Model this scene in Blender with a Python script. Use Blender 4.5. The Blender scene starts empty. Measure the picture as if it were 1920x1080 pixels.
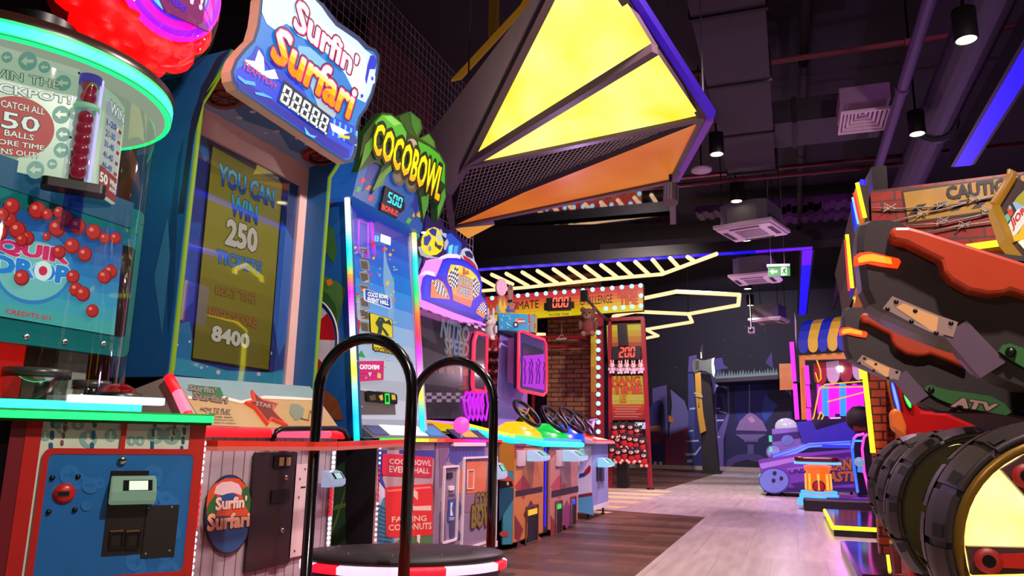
import bpy, math, random
from mathutils import Vector as V, Matrix
random.seed(7)
SC = bpy.context.scene
COL = SC.collection
# ---------------------------------------------------------------- camera model (1920x1080)
FPX = 1400.0; EYE = V((0, 0, 0.9))
_a = math.radians(20.4); _p = math.atan(FPX / 6941.0); _p = math.atan2(FPX, 6941.0); _r = math.atan2(130, 6940)
FW = V((-math.sin(_a)*math.cos(_p), math.cos(_a)*math.cos(_p), math.sin(_p)))
_R0 = V((math.cos(_a), math.sin(_a), 0)); _U0 = _R0.cross(FW)
RT = _R0*math.cos(_r) + _U0*math.sin(_r); UP = _U0*math.cos(_r) - _R0*math.sin(_r)
def ray(x, y): return FW + RT*((x-960)/FPX) + UP*((540-y)/FPX)
# ---------------------------------------------------------------- materials
def lin(h):
    h = h.lstrip('#'); out = []
    for i in (0, 2, 4):
        c = int(h[i:i+2], 16)/255
        out.append(c/12.92 if c <= .04045 else ((c+.055)/1.055)**2.4)
    return out
MATS = {}
def nd(nt, t, **k):
    n = nt.nodes.new(t)
    for a, b in k.items(): setattr(n, a, b)
    return n
def newmat(name):
    m = bpy.data.materials.new(name); m.use_nodes = True
    return m, m.node_tree, m.node_tree.nodes['Principled BSDF']
def m(h, e=0.0, r=.5, metal=0.0, var=.12):
    key = (h, e, r, metal)
    if key in MATS: return MATS[key]
    mt, nt, b = newmat('paint_' + h)
    c = lin(h)
    b.inputs['Roughness'].default_value = r; b.inputs['Metallic'].default_value = metal
    if e:
        b.inputs['Base Color'].default_value = [x*.15 for x in c] + [1]
        b.inputs['Emission Color'].default_value = c + [1]; b.inputs['Emission Strength'].default_value = e
    else:
        tc = nd(nt, 'ShaderNodeTexCoord'); nz = nd(nt, 'ShaderNodeTexNoise'); nz.inputs['Scale'].default_value = 9
        nz.inputs['Detail'].default_value = 3
        mx = nd(nt, 'ShaderNodeMix', data_type='RGBA')
        mx.inputs[6].default_value = [x*(1-var) for x in c] + [1]; mx.inputs[7].default_value = [min(1, x*(1+var)) for x in c] + [1]
        nt.links.new(tc.outputs['Object'], nz.inputs['Vector']); nt.links.new(nz.outputs['Fac'], mx.inputs[0])
        nt.links.new(mx.outputs[2], b.inputs['Base Color'])
    MATS[key] = mt
    return mt
def glass(tint='ffffff', refl=.06, name='clear_glass'):
    key = (name, tint, refl)
    if key in MATS: return MATS[key]
    mt, nt, b = newmat(name); nt.nodes.remove(b)
    t = nd(nt, 'ShaderNodeBsdfTransparent'); t.inputs[0].default_value = lin(tint) + [1]
    g = nd(nt, 'ShaderNodeBsdfGlossy'); g.inputs['Roughness'].default_value = .03
    lw = nd(nt, 'ShaderNodeLayerWeight'); lw.inputs[0].default_value = .25
    ma = nd(nt, 'ShaderNodeMath', operation='MULTIPLY_ADD'); ma.inputs[1].default_value = .25; ma.inputs[2].default_value = refl
    mx = nd(nt, 'ShaderNodeMixShader')
    nt.links.new(lw.outputs['Facing'], ma.inputs[0]); nt.links.new(ma.outputs[0], mx.inputs[0])
    nt.links.new(t.outputs[0], mx.inputs[1]); nt.links.new(g.outputs[0], mx.inputs[2])
    nt.links.new(mx.outputs[0], nt.nodes['Material Output'].inputs[0])
    MATS[key] = mt
    return mt
def brick(axis, c1, c2, mort, sc=1.0, e=0, w=.22, hgt=.075, ms=.012, name='brickwork', r=.7, off=.5, freq=2):
    key = (axis, c1, c2, mort, sc, e, w, hgt, ms, name)
    if key in MATS: return MATS[key]
    mt, nt, b = newmat(name)
    tc = nd(nt, 'ShaderNodeTexCoord'); sp = nd(nt, 'ShaderNodeSeparateXYZ'); cb = nd(nt, 'ShaderNodeCombineXYZ')
    bt = nd(nt, 'ShaderNodeTexBrick', offset=off, offset_frequency=freq)
    nt.links.new(tc.outputs['Object'], sp.inputs[0])
    nt.links.new(sp.outputs[axis[0]], cb.inputs[0]); nt.links.new(sp.outputs[axis[1]], cb.inputs[1])
    nt.links.new(cb.outputs[0], bt.inputs['Vector'])
    bt.inputs['Color1'].default_value = lin(c1) + [1]; bt.inputs['Color2'].default_value = lin(c2) + [1]; bt.inputs['Mortar'].default_value = lin(mort) + [1]
    bt.inputs['Scale'].default_value = sc; bt.inputs['Brick Width'].default_value = w; bt.inputs['Row Height'].default_value = hgt
    bt.inputs['Mortar Size'].default_value = ms; bt.inputs['Mortar Smooth'].default_value = .1
    nz = nd(nt, 'ShaderNodeTexNoise'); nz.inputs['Scale'].default_value = 14; nz.inputs['Detail'].default_value = 5
    st = nd(nt, 'ShaderNodeMapping'); st.inputs['Scale'].default_value = (1, .12 if name.endswith('planks') else 1, 1)
    nt.links.new(tc.outputs['Object'], st.inputs[0]); nt.links.new(st.outputs[0], nz.inputs['Vector'])
    mx = nd(nt, 'ShaderNodeMix', data_type='RGBA', blend_type='OVERLAY'); mx.inputs[0].default_value = .45
    nt.links.new(bt.outputs['Color'], mx.inputs[6]); nt.links.new(nz.outputs['Fac'], mx.inputs[7])
    nt.links.new(mx.outputs[2], b.inputs['Base Color']); b.inputs['Roughness'].default_value = r
    bp = nd(nt, 'ShaderNodeBump'); bp.inputs['Strength'].default_value = .25; bp.inputs['Distance'].default_value = .01; bp.invert = True
    nt.links.new(bt.outputs['Fac'], bp.inputs['Height']); nt.links.new(bp.outputs[0], b.inputs['Normal'])
    if e:
        nt.links.new(mx.outputs[2], b.inputs['Emission Color']); b.inputs['Emission Strength'].default_value = e
    MATS[key] = mt
    return mt
def cloudy(h1, h2, e, scale=1.5, name='backlit_fabric', h3=None):
    key = (h1, h2, e, name)
    if key in MATS: return MATS[key]
    mt, nt, b = newmat(name)
    tc = nd(nt, 'ShaderNodeTexCoord'); nz = nd(nt, 'ShaderNodeTexNoise'); nz.inputs['Scale'].default_value = scale; nz.inputs['Detail'].default_value = 2
    cr = nd(nt, 'ShaderNodeValToRGB'); cr.color_ramp.elements[0].position = .35; cr.color_ramp.elements[1].position = .65
    cr.color_ramp.elements[0].color = lin(h1) + [1]; cr.color_ramp.elements[1].color = lin(h2) + [1]
    nt.links.new(tc.outputs['Object'], nz.inputs['Vector']); nt.links.new(nz.outputs['Fac'], cr.inputs[0])
    nt.links.new(cr.outputs[0], b.inputs['Emission Color']); b.inputs['Emission Strength'].default_value = e
    b.inputs['Base Color'].default_value = [x*.2 for x in lin(h1)] + [1]; b.inputs['Roughness'].default_value = .3
    MATS[key] = mt
    return mt
# ---------------------------------------------------------------- planes of the real surfaces
class Fr:
    """a plane in the room: point o, horizontal direction th degrees from +Y towards +X, leaning back by lean degrees"""
    def __init__(s, o, th=0, lean=0):
        t = math.radians(th); l = math.radians(lean); D = V((math.sin(t), math.cos(t), 0)); h = V((D.y, -D.x, 0))
        s.o = V(o); s.u = D; s.v = V((0, 0, 1))*math.cos(l) - h*math.sin(l); s.n = h*math.cos(l) + V((0, 0, 1))*math.sin(l)
    def at(s, a, b, c=0): return s.o + s.u*a + s.v*b + s.n*c
    def ab(s, x, y, c=0):
        d = ray(x, y); q = s.o + s.n*c; t = (q-EYE).dot(s.n)/d.dot(s.n); w = EYE + d*t - s.o
        return w.dot(s.u), w.dot(s.v)
    def px(s, x, y, c=0): return s.at(*s.ab(x, y, c), c)
def onz(x, y, z):
    d = ray(x, y); return EYE + d*((z-EYE.z)/d.z)
def onY(x, y, Y):
    d = ray(x, y); return EYE + d*(Y/d.y)
def onX(x, y, X):
    d = ray(x, y); return EYE + d*(X/d.x)
def Z(ox, oy, s): return lambda q: (ox+q[0]/s, oy+q[1]/s)
ID = lambda q: q
def S(z, t): return [z(tuple(float(k) for k in q.split(','))) for q in t.split()]
def ell(cx, cy, rx, ry, n=28, a0=0, a1=360, rot=0):
    o = []; rr = math.radians(rot)
    for i in range(n):
        t = math.radians(a0 + (a1-a0)*i/(n if a1-a0 == 360 else n-1)); ex, ey = rx*math.cos(t), ry*math.sin(t)
        o.append((cx+ex*math.cos(rr)-ey*math.sin(rr), cy+ex*math.sin(rr)+ey*math.cos(rr)))
    return o
_TX = {}
def text_geo(s, fat):
    """flat letters; fat > 0 adds a stroke of that half width around every contour"""
    k = (s, fat)
    if k in _TX: return _TX[k]
    if fat > 0:
        v0, f0 = text_geo(s, 0); cnt = {}
        for f in f0:
            for a, b in zip(f, f[1:]+f[:1]): e = (min(a, b), max(a, b)); cnt[e] = cnt.get(e, 0)+1
        vs = list(v0); fs = list(f0); seen = set(); key = lambda p: (round(p[0], 3), round(p[1], 3))
        for (a, b), n in cnt.items():
            if n != 1: continue
            (x0, y0), (x1, y1) = v0[a][:2], v0[b][:2]; L = math.hypot(x1-x0, y1-y0)
            if L < 1e-6: continue
            nx, ny = -(y1-y0)/L*fat, (x1-x0)/L*fat; i = len(vs)
            kz = len(fs) % 200; vs += [(x0+nx, y0+ny, kz), (x1+nx, y1+ny, kz), (x1-nx, y1-ny, kz), (x0-nx, y0-ny, kz)]; fs.append((i, i+1, i+2, i+3))
            for p in ((x0, y0), (x1, y1)):
                if key(p) in seen: continue
                seen.add(key(p)); i = len(vs); kz = len(fs) % 200; vs += [(p[0]+fat*math.cos(t*1.0472), p[1]+fat*math.sin(t*1.0472), kz) for t in range(6)]; fs.append(tuple(range(i, i+6)))
        _TX[k] = (vs, fs)
        return vs, fs
    cu = bpy.data.curves.new('t', 'FONT'); cu.body = s; cu.resolution_u = 2; cu.space_line = .95
    o = bpy.data.objects.new('t', cu); COL.objects.link(o)
    dg = bpy.context.evaluated_depsgraph_get(); dg.update()
    ev = o.evaluated_get(dg); me = ev.to_mesh()
    vs = [(v.co.x, v.co.y, 210) for v in me.vertices]; fs = [tuple(p.vertices) for p in me.polygons]
    ev.to_mesh_clear(); bpy.data.objects.remove(o); bpy.data.curves.remove(cu)
    _TX[k] = (vs, fs)
    return vs, fs
SEGS = {'0': 'abcdef', '1': 'bc', '2': 'abged', '3': 'abgcd', '4': 'fgbc', '5': 'afgcd', '6': 'afgedc', '7': 'abc', '8': 'abcdefg', '9': 'abcdfg'}
SEGP = {'a': [(.06, 1), (.94, 1), (.72, .86), (.28, .86)], 'd': [(.06, 0), (.94, 0), (.72, .14), (.28, .14)],
        'b': [(1, .97), (1, .53), (.72, .6), (.72, .84)], 'c': [(1, .47), (1, .03), (.72, .16), (.72, .4)],
        'f': [(0, .97), (0, .53), (.28, .6), (.28, .84)], 'e': [(0, .47), (0, .03), (.28, .16), (.28, .4)],
        'g': [(.1, .5), (.28, .57), (.72, .57), (.9, .5), (.72, .43), (.28, .43)]}
class MB:
    def __init__(s): s.np = 0; s.v = []; s.f = []; s.mi = []; s.ms = []; s.sm = []
    def k(s, mt):
        if mt not in s.ms: s.ms.append(mt)
        return s.ms.index(mt)
    def face(s, pts, mt, sm=False):
        i = len(s.v); s.v += [V(p) for p in pts]; s.f.append(tuple(range(i, i+len(pts)))); s.mi.append(s.k(mt)); s.sm.append(sm)
    def raw(s, vs, fs, mt, sm=False):
        i = len(s.v); s.v += [V(p) for p in vs]; k = s.k(mt)
        for f in fs: s.f.append(tuple(i+j for j in f)); s.mi.append(k); s.sm.append(sm)
    def prism(s, pts, vec, mt, side=None, back=None):
        pts = [V(p) for p in pts]; n = len(pts); vec = V(vec); q = [p+vec for p in pts]
        i = len(s.v); s.v += pts+q; kf = s.k(mt); ks = s.k(side or mt); kb = s.k(back or side or mt)
        s.f.append(tuple(range(i, i+n))); s.mi.append(kf); s.sm.append(False)
        s.f.append(tuple(range(i+2*n-1, i+n-1, -1))); s.mi.append(kb); s.sm.append(False)
        for j in range(n): s.f.append((i+j, i+n+j, i+n+(j+1) % n, i+(j+1) % n)); s.mi.append(ks); s.sm.append(False)
        return s
    def pp(s, fr, pts, mt, c=0, d=0, side=None):
        s.np += 1; c += s.np*3e-5
        w = [fr.px(x, y, c) for x, y in pts]
        if d: s.prism(w, fr.n*(-d), mt, side)
        else: s.face(w, mt)
        return s
    def box(s, x0, x1, y0, y1, z0, z1, mt):
        s.prism([(x0, y0, z0), (x1, y0, z0), (x1, y1, z0), (x0, y1, z0)], (0, 0, z1-z0), mt); return s
    def ob(s, fr, a0, a1, b0, b1, c0, c1, mt, side=None):
        s.prism([fr.at(a0, b0, c1), fr.at(a1, b0, c1), fr.at(a1, b1, c1), fr.at(a0, b1, c1)], fr.n*(c0-c1), mt, side); return s
    def rc(s, fr, p, q, mt, c=0, d=.01, side=None):
        a0, b0 = fr.ab(*p, c); a1, b1 = fr.ab(*q, c)
        s.ob(fr, min(a0, a1), max(a0, a1), min(b0, b1), max(b0, b1), c-d, c, mt, side); return s
    def rrect(s, fr, p, q, mt, c=0, d=.01, rad=.02, hole=None, side=None):
        a0, b0 = fr.ab(*p, c); a1, b1 = fr.ab(*q, c); a0, a1 = sorted((a0, a1)); b0, b1 = sorted((b0, b1))
        o = rr(a0, a1, b0, b1, rad)
        if hole is None: s.prism([fr.at(x, y, c) for x, y in o], fr.n*-d, mt, side)
        else:
            i = rr(a0+hole, a1-hole, b0+hole, b1-hole, max(.001, rad-hole*.5)); n = len(o)
            for j in range(n):
                h = (j+1) % n
                A, B, C_, D_ = fr.at(*o[j], c), fr.at(*o[h], c), fr.at(*i[h], c), fr.at(*i[j], c); b = fr.n*-d
                s.face([A, B, C_, D_], mt); s.face([A, B, B+b, A+b], side or mt); s.face([D_, C_, C_+b, D_+b], side or mt)
        return s
    def tube(s, pts, r, mt, n=8, closed=False, cols=None, flat=None):
        pts = [V(p) for p in pts]; L = len(pts); i0 = len(s.v); up = None
        for i, p in enumerate(pts):
            if closed: t = pts[(i+1) % L]-pts[i-1]
            else: t = pts[min(i+1, L-1)]-pts[max(i-1, 0)]
            t.normalize()
            if up is None:
                up = V((0, 0, 1)) if abs(t.z) < .9 else V((1, 0, 0))
            up = (up - t*up.dot(t)).normalized(); sd = t.cross(up)
            for j in range(n):
                a = 2*math.pi*(j+.5)/n; s.v.append(p + (sd*math.cos(a) + up*math.sin(a))*r)
        for i in range(L if closed else L-1):
            mm = cols[min(i, len(cols)-1)] if cols else mt
            for j in range(n):
                A = i0+i*n; B = i0+((i+1) % L)*n
                s.f.append((A+j, A+(j+1) % n, B+(j+1) % n, B+j)); s.mi.append(s.k(mm)); s.sm.append(n > 4)
        if not closed:
            s.f.append(tuple(i0+j for j in range(n))); s.mi.append(s.k(cols[0] if cols else mt)); s.sm.append(False)
            s.f.append(tuple(i0+(L-1)*n+j for j in range(n))); s.mi.append(s.k(cols[-1] if cols else mt)); s.sm.append(False)
        return s
    def lathe(s, o, ax, prof, mt, n=32, a0=0, a1=360, smooth=True):
        """prof: list of (r,h) or (r,h,material for the band that starts here)"""
        o = V(o); ax = V(ax).normalized(); x = V((1, 0, 0)) if abs(ax.x) < .9 else V((0, 1, 0)); x = (x-ax*x.dot(ax)).normalized(); y = ax.cross(x)
        full = abs(a1-a0) >= 360; i0 = len(s.v); cnt = n if full else n+1
        for q in prof:
            for j in range(cnt):
                a = math.radians(a0+(a1-a0)*j/n); s.v.append(o+ax*q[1]+(x*math.cos(a)+y*math.sin(a))*q[0])
        for i in range(len(prof)-1):
            mm = prof[i][2] if len(prof[i]) > 2 else mt
            for j in range(n):
                h = (j+1) % cnt; A = i0+i*cnt; B = A+cnt
                s.f.append((A+j, A+h, B+h, B+j)); s.mi.append(s.k(mm)); s.sm.append(smooth)
        return s
    def ball(s, c, r, mt, n=14, sc=(1, 1, 1)):
        c = V(c); i0 = len(s.v); k = max(6, n//2); kk = s.k(mt)
        for i in range(1, k):
            t = math.pi*i/k
            for j in range(n):
                a = 2*math.pi*j/n; s.v.append(c+V((sc[0]*math.sin(t)*math.cos(a), sc[1]*math.sin(t)*math.sin(a), sc[2]*math.cos(t)))*r)
        T = len(s.v); s.v += [c+V((0, 0, r*sc[2])), c-V((0, 0, r*sc[2]))]
        for i in range(k-2):
            for j in range(n): s.f.append((i0+i*n+j, i0+i*n+(j+1) % n, i0+(i+1)*n+(j+1) % n, i0+(i+1)*n+j)); s.mi.append(kk); s.sm.append(True)
        for j in range(n):
            s.f.append((T, i0+j, i0+(j+1) % n)); s.f.append((T+1, i0+(k-2)*n+(j+1) % n, i0+(k-2)*n+j)); s.mi += [kk, kk]; s.sm += [True, True]
        return s
    def quadmap(s, fr, quad, c):
        q = [fr.ab(x, y, c) for x, y in quad]
        def f(u, w):   # u 0..1 left-right, w 0..1 bottom-top ; quad TL TR BR BL
            a = [(q[3][i]*(1-u)+q[2][i]*u)*(1-w)+(q[0][i]*(1-u)+q[1][i]*u)*w for i in (0, 1)]
            return fr.at(a[0], a[1], c)
        return f
    def txt(s, fr, t, quad, mt, c=.002, fat=.02, out=None, ow=.05):
        """mt: one material, or a list of (lower limit 0..1, material) bands from top to bottom"""
        v0, _f = text_geo(t, 0); x0 = min(v[0] for v in v0); x1 = max(v[0] for v in v0); y0 = min(v[1] for v in v0); y1 = max(v[1] for v in v0)
        if out:
            g = s.quadmap(fr, quad, c-.002); v2, f2 = text_geo(t, fat+ow)
            s.raw([g((x-x0)/(x1-x0), (y-y0)/(y1-y0))+fr.n*(k*4e-6) for x, y, k in v2], f2, out)
        vs, fs = text_geo(t, fat); g = s.quadmap(fr, quad, c); P = [((x-x0)/(x1-x0), (y-y0)/(y1-y0)) for x, y, k in vs]
        if not isinstance(mt, list): s.raw([g(*p)+fr.n*(v[2]*4e-6) for p, v in zip(P, vs)], fs, mt); return s
        hi = 9
        for lo, mm in mt:
            for f in fs:
                q = [P[k] for k in f]
                for lim, sg in ((lo, 1), (hi, -1)):
                    o = []
                    for a, b in zip(q, q[1:]+q[:1]):
                        da, db = (a[1]-lim)*sg, (b[1]-lim)*sg
                        if da >= 0: o.append(a)
                        if da*db < 0: k = da/(da-db); o.append((a[0]+(b[0]-a[0])*k, lim))
                    q = o
                if len(q) > 2: s.face([g(*p) for p in q], mm)
            hi = lo
        return s
    def seg(s, fr, t, quad, mt, c=.002, off=None, gap=.25):
        g = s.quadmap(fr, quad, c); n = len(t); w = 1/(n+(n-1)*gap)
        for i, ch in enumerate(t):
            for k, P in SEGP.items():
                mm = mt if k in SEGS[ch] else off
                if mm: s.face([g(i*w*(1+gap)+x*w, y) for x, y in P], mm)
        return s
    def bands(s, fr, quad, cols, c=0, n=None):
        g = s.quadmap(fr, quad, c); n = len(cols)
        for i, mt in enumerate(cols): s.face([g(0, 1-i/n), g(1, 1-i/n), g(1, 1-(i+1)/n), g(0, 1-(i+1)/n)], mt)
        return s
    def check(s, fr, quad, nx, ny, m1, m2, c=0):
        g = s.quadmap(fr, quad, c)
        for i in range(nx):
            for j in range(ny): s.face([g(i/nx, j/ny), g((i+1)/nx, j/ny), g((i+1)/nx, (j+1)/ny), g(i/nx, (j+1)/ny)], m1 if (i+j) % 2 else m2)
        return s
    def build(s, name, parent=None, base=None, bevel=0, smooth=0):
        me = bpy.data.meshes.new(name); b = V(base) if base is not None else (BASE[parent] if parent is not None else V((0, 0, 0)))
        me.from_pydata([tuple(p-b) for p in s.v], [], s.f)
        for mt in s.ms: me.materials.append(mt)
        me.polygons.foreach_set('material_index', s.mi); me.polygons.foreach_set('use_smooth', s.sm)
        if smooth: me.shade_smooth(); me.set_sharp_from_angle(angle=smooth)
        o = bpy.data.objects.new(name, me); COL.objects.link(o)
        if parent is not None: o.parent = parent
        else: o.location = b
        BASE[o] = b
        if bevel:
            bv = o.modifiers.new('soft_edges', 'BEVEL'); bv.width = bevel; bv.segments = 2; bv.limit_method = 'ANGLE'; bv.angle_limit = .7
        return o
BASE = {}
def rr(a0, a1, b0, b1, r, n=5):
    o = []
    for cx, cy, t0 in ((a1-r, b1-r, 0), (a0+r, b1-r, 90), (a0+r, b0+r, 180), (a1-r, b0+r, 270)):
        for i in range(n+1):
            t = math.radians(t0+90*i/n); o.append((cx+r*math.cos(t), cy+r*math.sin(t)))
    return o
def arc(c, r, u, v, a0, a1, n=16):
    return [V(c)+V(u)*(r*math.cos(math.radians(a0+(a1-a0)*i/n)))+V(v)*(r*math.sin(math.radians(a0+(a1-a0)*i/n))) for i in range(n+1)]
def tag(o, label=None, cat=None, group=None, kind=None):
    if label: o['label'] = label
    if cat: o['category'] = cat
    if group: o['group'] = group
    if kind: o['kind'] = kind
    return o
def thing(name, label, cat, loc, group=None):
    o = bpy.data.objects.new(name, None); COL.objects.link(o); o.location = loc; o.empty_display_size = .1
    BASE[o] = V(loc); return tag(o, label, cat, group)
def struct(name, mb): return tag(mb.build(name), kind='structure')
def dup(root, loc, label, rz=None, group=None):
    r = root.copy(); COL.objects.link(r); r.location = loc
    if rz is not None: r.rotation_euler = (0, 0, rz)
    r['label'] = label
    if group: r['group'] = group
    for ch in root.children:
        c = ch.copy(); COL.objects.link(c); c.parent = r
        for g in ch.children:
            d = g.copy(); COL.objects.link(d); d.parent = c
    return r
BLK = m('0a0a0c', r=.35); DARK = m('15131a', r=.6); WHT = m('e6e4e8', r=.4); GREY = m('77757c', r=.4); CHROME = m('c8c8cc', r=.2, metal=1.0)
eW = m('ffffff', 1.6)
# ================================================================ the setting
FB = Fr((0, 26, 0), 90)                       # back wall, faces the camera side
b = MB()
GP = brick(('X', 'Y'), 'b4aaa2', 'a49a94', '7a7470', w=.4, hgt=2.2, ms=.002, name='grey_planks', r=.32)
BP = brick(('X', 'Y'), '6b4a3a', '3f2a22', '1c1412', w=.9, hgt=.18, ms=.003, name='brown_planks', r=.38)
OP = brick(('X', 'Y'), 'b5702a', 'a8641f', '6a3c10', w=1.2, hgt=.2, ms=.003, name='amber_planks', r=.35)
b.prism([(-8, -3, -.1), (8, -3, -.1), (8, 26.2, -.1), (-8, 26.2, -.1)], (0, 0, .1), GP)
def patch(pts, mt, z): b.prism([(x, y, z) for x, y in pts], (0, 0, -z+.0005), mt)
patch([(-8, -3), (-1.05, -3), (-1.05, 9.75), (-2.5, 10.05), (-8, 11.2)], BP, .003)
patch([(-8, 14.9), (-2.35, 14.9), (-2.1, 24.7), (-2.1, 26), (-8, 26)], BP, .003)
patch([(.62, -3), (8, -3), (8, 11.6), (.74, 11.6)], OP, .003)
zs = m('d8c08a', r=.4)
for i in range(6):
    y0 = 9.35+i*.93; patch([(-4.2, y0), (-2.28+.02*i, y0), (-2.2+.02*i, y0+.42), (-4.2, y0+.42)], zs, .004)
struct('floor', b)
DKW = m('0c0a12', r=.8); DKC = m('1c1820', r=.85, var=.4)
b = MB(); b.box(-8, 8, -3, 26.2, 5.9, 6.0, DKC); struct('ceiling', b)
b = MB(); b.box(-8.1, -8, -3, 26.2, 0, 6, DKW); struct('wall_left', b)
b = MB(); b.box(8, 8.1, -3, 26.2, 0, 6, DKW); struct('wall_right', b)
b = MB(); b.box(-8, 8, -3.1, -3, 0, 6, DKW); struct('wall_front', b)
z5 = Z(1100, 560, 3)
b = MB(); b.box(-8, 8, 26, 26.1, 0, 6, m('0d0b18', r=.7))
def mu(t, h, c): b.pp(FB, S(z5, t), m(h, r=.6), c)
mu("-400,700 300,600 360,600 360,960 -400,960", '241a33', .002)
mu("370,505 450,485 462,958 400,958 372,700", '5c5286', .004)
mu("472,510 550,575 572,640 570,958 455,958 450,900 480,600", '6c6a98', .006)
mu("480,760 570,720 570,958 440,958 440,860", '8a3a62', .008)
mu("400,800 450,760 470,880 470,958 400,958", 'a02848', .010)
mu("340,640 380,580 410,570 435,600 443,700 443,960 340,960", '27295f', .012)
mu("340,760 445,740 445,800 340,830", '5c1c40', .014)
mu("460,655 487,670 487,700 460,690", 'd07a2a', .013)
mu("352,718 415,710 415,745 352,750", 'a87a4a', .016)
mu("570,420 605,420 610,955 545,955 572,860", '3d4c84', .010)
mu("575,325 620,315 605,412 570,412", '66589a', .012)
mu("600,400 720,340 800,485 720,500 720,960 600,960", '2a2f68', .008)
mu("800,480 845,470 1075,460 1075,958 770,958", '1d2050', .005)
mu("720,480 800,485 806,640 770,790 770,960 720,960", '6f62a0', .013)
mu("730,500 790,505 795,640 735,760", '232a66', .015)
mu("840,470 960,450 1020,520 1010,700 860,740 830,600", '232c80', .009)
mu("1000,540 1075,600 1010,690 985,660", '2f4fa8', .012)
mu("1005,360 1040,300 1050,395", '3a2a70', .004)
mu("720,340 760,330 772,372 800,392 720,400", '45458c', .012)
mu("1075,500 1180,540 1180,940 1040,940 1040,700", '20183c', .010)
mu("780,958 790,910 840,880 910,870 980,880 1030,915 1042,958", '4b3e78', .016)
mu("800,958 830,925 900,905 990,925 1030,958", '16122c', .018)
mu("905,820 940,820 940,872 905,872", '5d5488', .018)
mu("885,790 965,790 965,806 885,806", '6b6096', .020)
mu("835,763 1012,763 960,792 880,794", '7d6ba0', .022)
mu("840,735 1012,735 1010,766 838,766", '2c2a5e', .020)
mu("838,740 860,690 900,650 920,640 950,655 990,690 1016,745", '9a7bab', .024)
mu("905,672 930,660 950,690 925,700", 'cfa6c0', .026)
mu("913,480 918,480 918,645 913,645", 'a8a0c8', .02)
for q in ("580,615 610,612 610,622 580,625", "730,615 752,613 752,621 730,623", "730,680 770,678 770,688 730,690", "745,630 790,640 790,648 745,638",
          "575,740 600,738 600,747 575,749", "578,796 630,794 630,804 578,806", "730,775 750,774 750,782 730,783", "725,488 760,486 790,500 788,508 758,494 725,495",
          "556,870 610,868 640,830 644,836 614,880 556,884", "560,800 600,796 600,806 560,806", "565,905 595,903 595,920 565,922"):
    mu(q, 'c8c4dc', .02)
for i in range(60):
    x = random.uniform(330, 1100); y = random.uniform(-40, 640); r = random.uniform(.6, 1.8)
    b.pp(FB, [z5(q) for q in ell(x, y, r, r, 5)], m('b8b0d8', r=.6), .003)
struct('wall_back', b)
b = MB(); b.box(-8, 8, 25.95, 25.985, 0, .13, m('b9a890', r=.5)); struct('baseboard_back', b)
for i, (x0, t) in enumerate(((377, 'left one of two white wall sockets low on the mural wall beside the red tower'), (407, 'right one of two white wall sockets low on the mural wall'))):
    b = MB(); b.rrect(FB, z5((x0, 917)), z5((x0+17, 937)), m('d8c8b0', r=.4), .03, .028, .02)
    a0, b0 = FB.ab(*z5((x0+8, 937))); tag(b.build('wall_socket', base=FB.at(a0, b0, .0)), t, 'wall socket', 'wall sockets on the mural wall')
# ================================================================ ball drop machine (left foreground)
CQ = V((-2.62, 1.78, 0)); DQ = V((.61, .792, 0)).normalized(); NQ = V((DQ.y, -DQ.x, 0))
FQ = Fr(CQ+NQ*.38, math.degrees(math.atan2(DQ.x, DQ.y)))
q = thing('ball_drop_machine', 'tall ball drop arcade machine with green LED ring and clear cylinder on far left', 'arcade machine', CQ)
red = m('b3201c', r=.35); dred = m('6d1220', r=.4); blu = m('1766a8', r=.35)
b = MB()
for sgn in (1, -1):
    a = sorted((.13*sgn, .69*sgn)); b.ob(FQ, a[0], a[1], .02, .925, -.6, -.006, dred)
b.ob(FQ, -.13, .13, .02, .925, -.6, -.1, BLK)
b.build('body', q)
z3 = Z(0, 700, 1364/480)
b = MB()     # printed front with its red frame and ladder print
a1 = .672
b.ob(FQ, .205, a1, .05, .925, -.004, 0, m('c9d8c6', r=.4)); b.ob(FQ, .13, .17, .02, .925, -.005, .001, dred); b.ob(FQ, .17, .212, .02, .925, -.005, .004, red); b.ob(FQ, a1-.03, a1+.02, .02, .925, -.005, .004, red)
for cx, cy, r in ((330, 290, 34), (415, 270, 34), (590, 330, 34), (470, 350, 48), (745, 360, 25), (830, 330, 45), (915, 330, 48), (240, 330, 30), (290, 270, 26), (700, 360, 24)):
    b.pp(FQ, [z3(k) for k in ell(cx, cy, r, r)], m('7fb0a8', r=.4), .001)
    b.pp(FQ, [z3((cx+x*r, cy+y*r)) for x, y in ((-.15, -.6), (.15, -.6), (.15, .1), (.5, .1), (0, .65), (-.5, .1), (-.15, .1))], m('c9d8c6', r=.4), .002)
for x, w, h, cs in ((285, 22, 50, ('1f8f96', '1f5fa0')), (505, 20, 50, ('1f8f96', '1f5fa0')), (825, 18, 46, ('1f8f96', '1f5fa0')), (990, 16, 42, ('1f8f96', '1f5fa0')), (352, 16, 32, ('c8402a', 'c8402a', 'c8402a')), (938, 12, 26, ('c8402a', 'c8402a', 'c8402a'))):
    y = 240; hh = h
    for i in range(4 if w < 17 else 3):
        c = cs[min(i, len(cs)-1)]; xx = x-i*7
        b.pp(FQ, S(z3, f"{xx-w/2},{y+5} {xx},{y} {xx+w/2},{y+5} {xx+w/2},{y+hh-6} {xx},{y+hh} {xx-w/2},{y+hh-6}"), m('14304a'), .001)
        b.pp(FQ, S(z3, f"{xx-w/2+4},{y+6} {xx},{y+4} {xx+w/2-4},{y+6} {xx+w/2-4},{y+hh-9} {xx},{y+hh-5} {xx-w/2+4},{y+hh-9}"), m(c, r=.3), .002)
        y += hh+14 if w > 17 else hh+6
b.build('front_panel', q)
b = MB(); b.rrect(FQ, z3((232, 398)), z3((1000, 1080)), red, .012, .012, .025, hole=.018)
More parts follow.
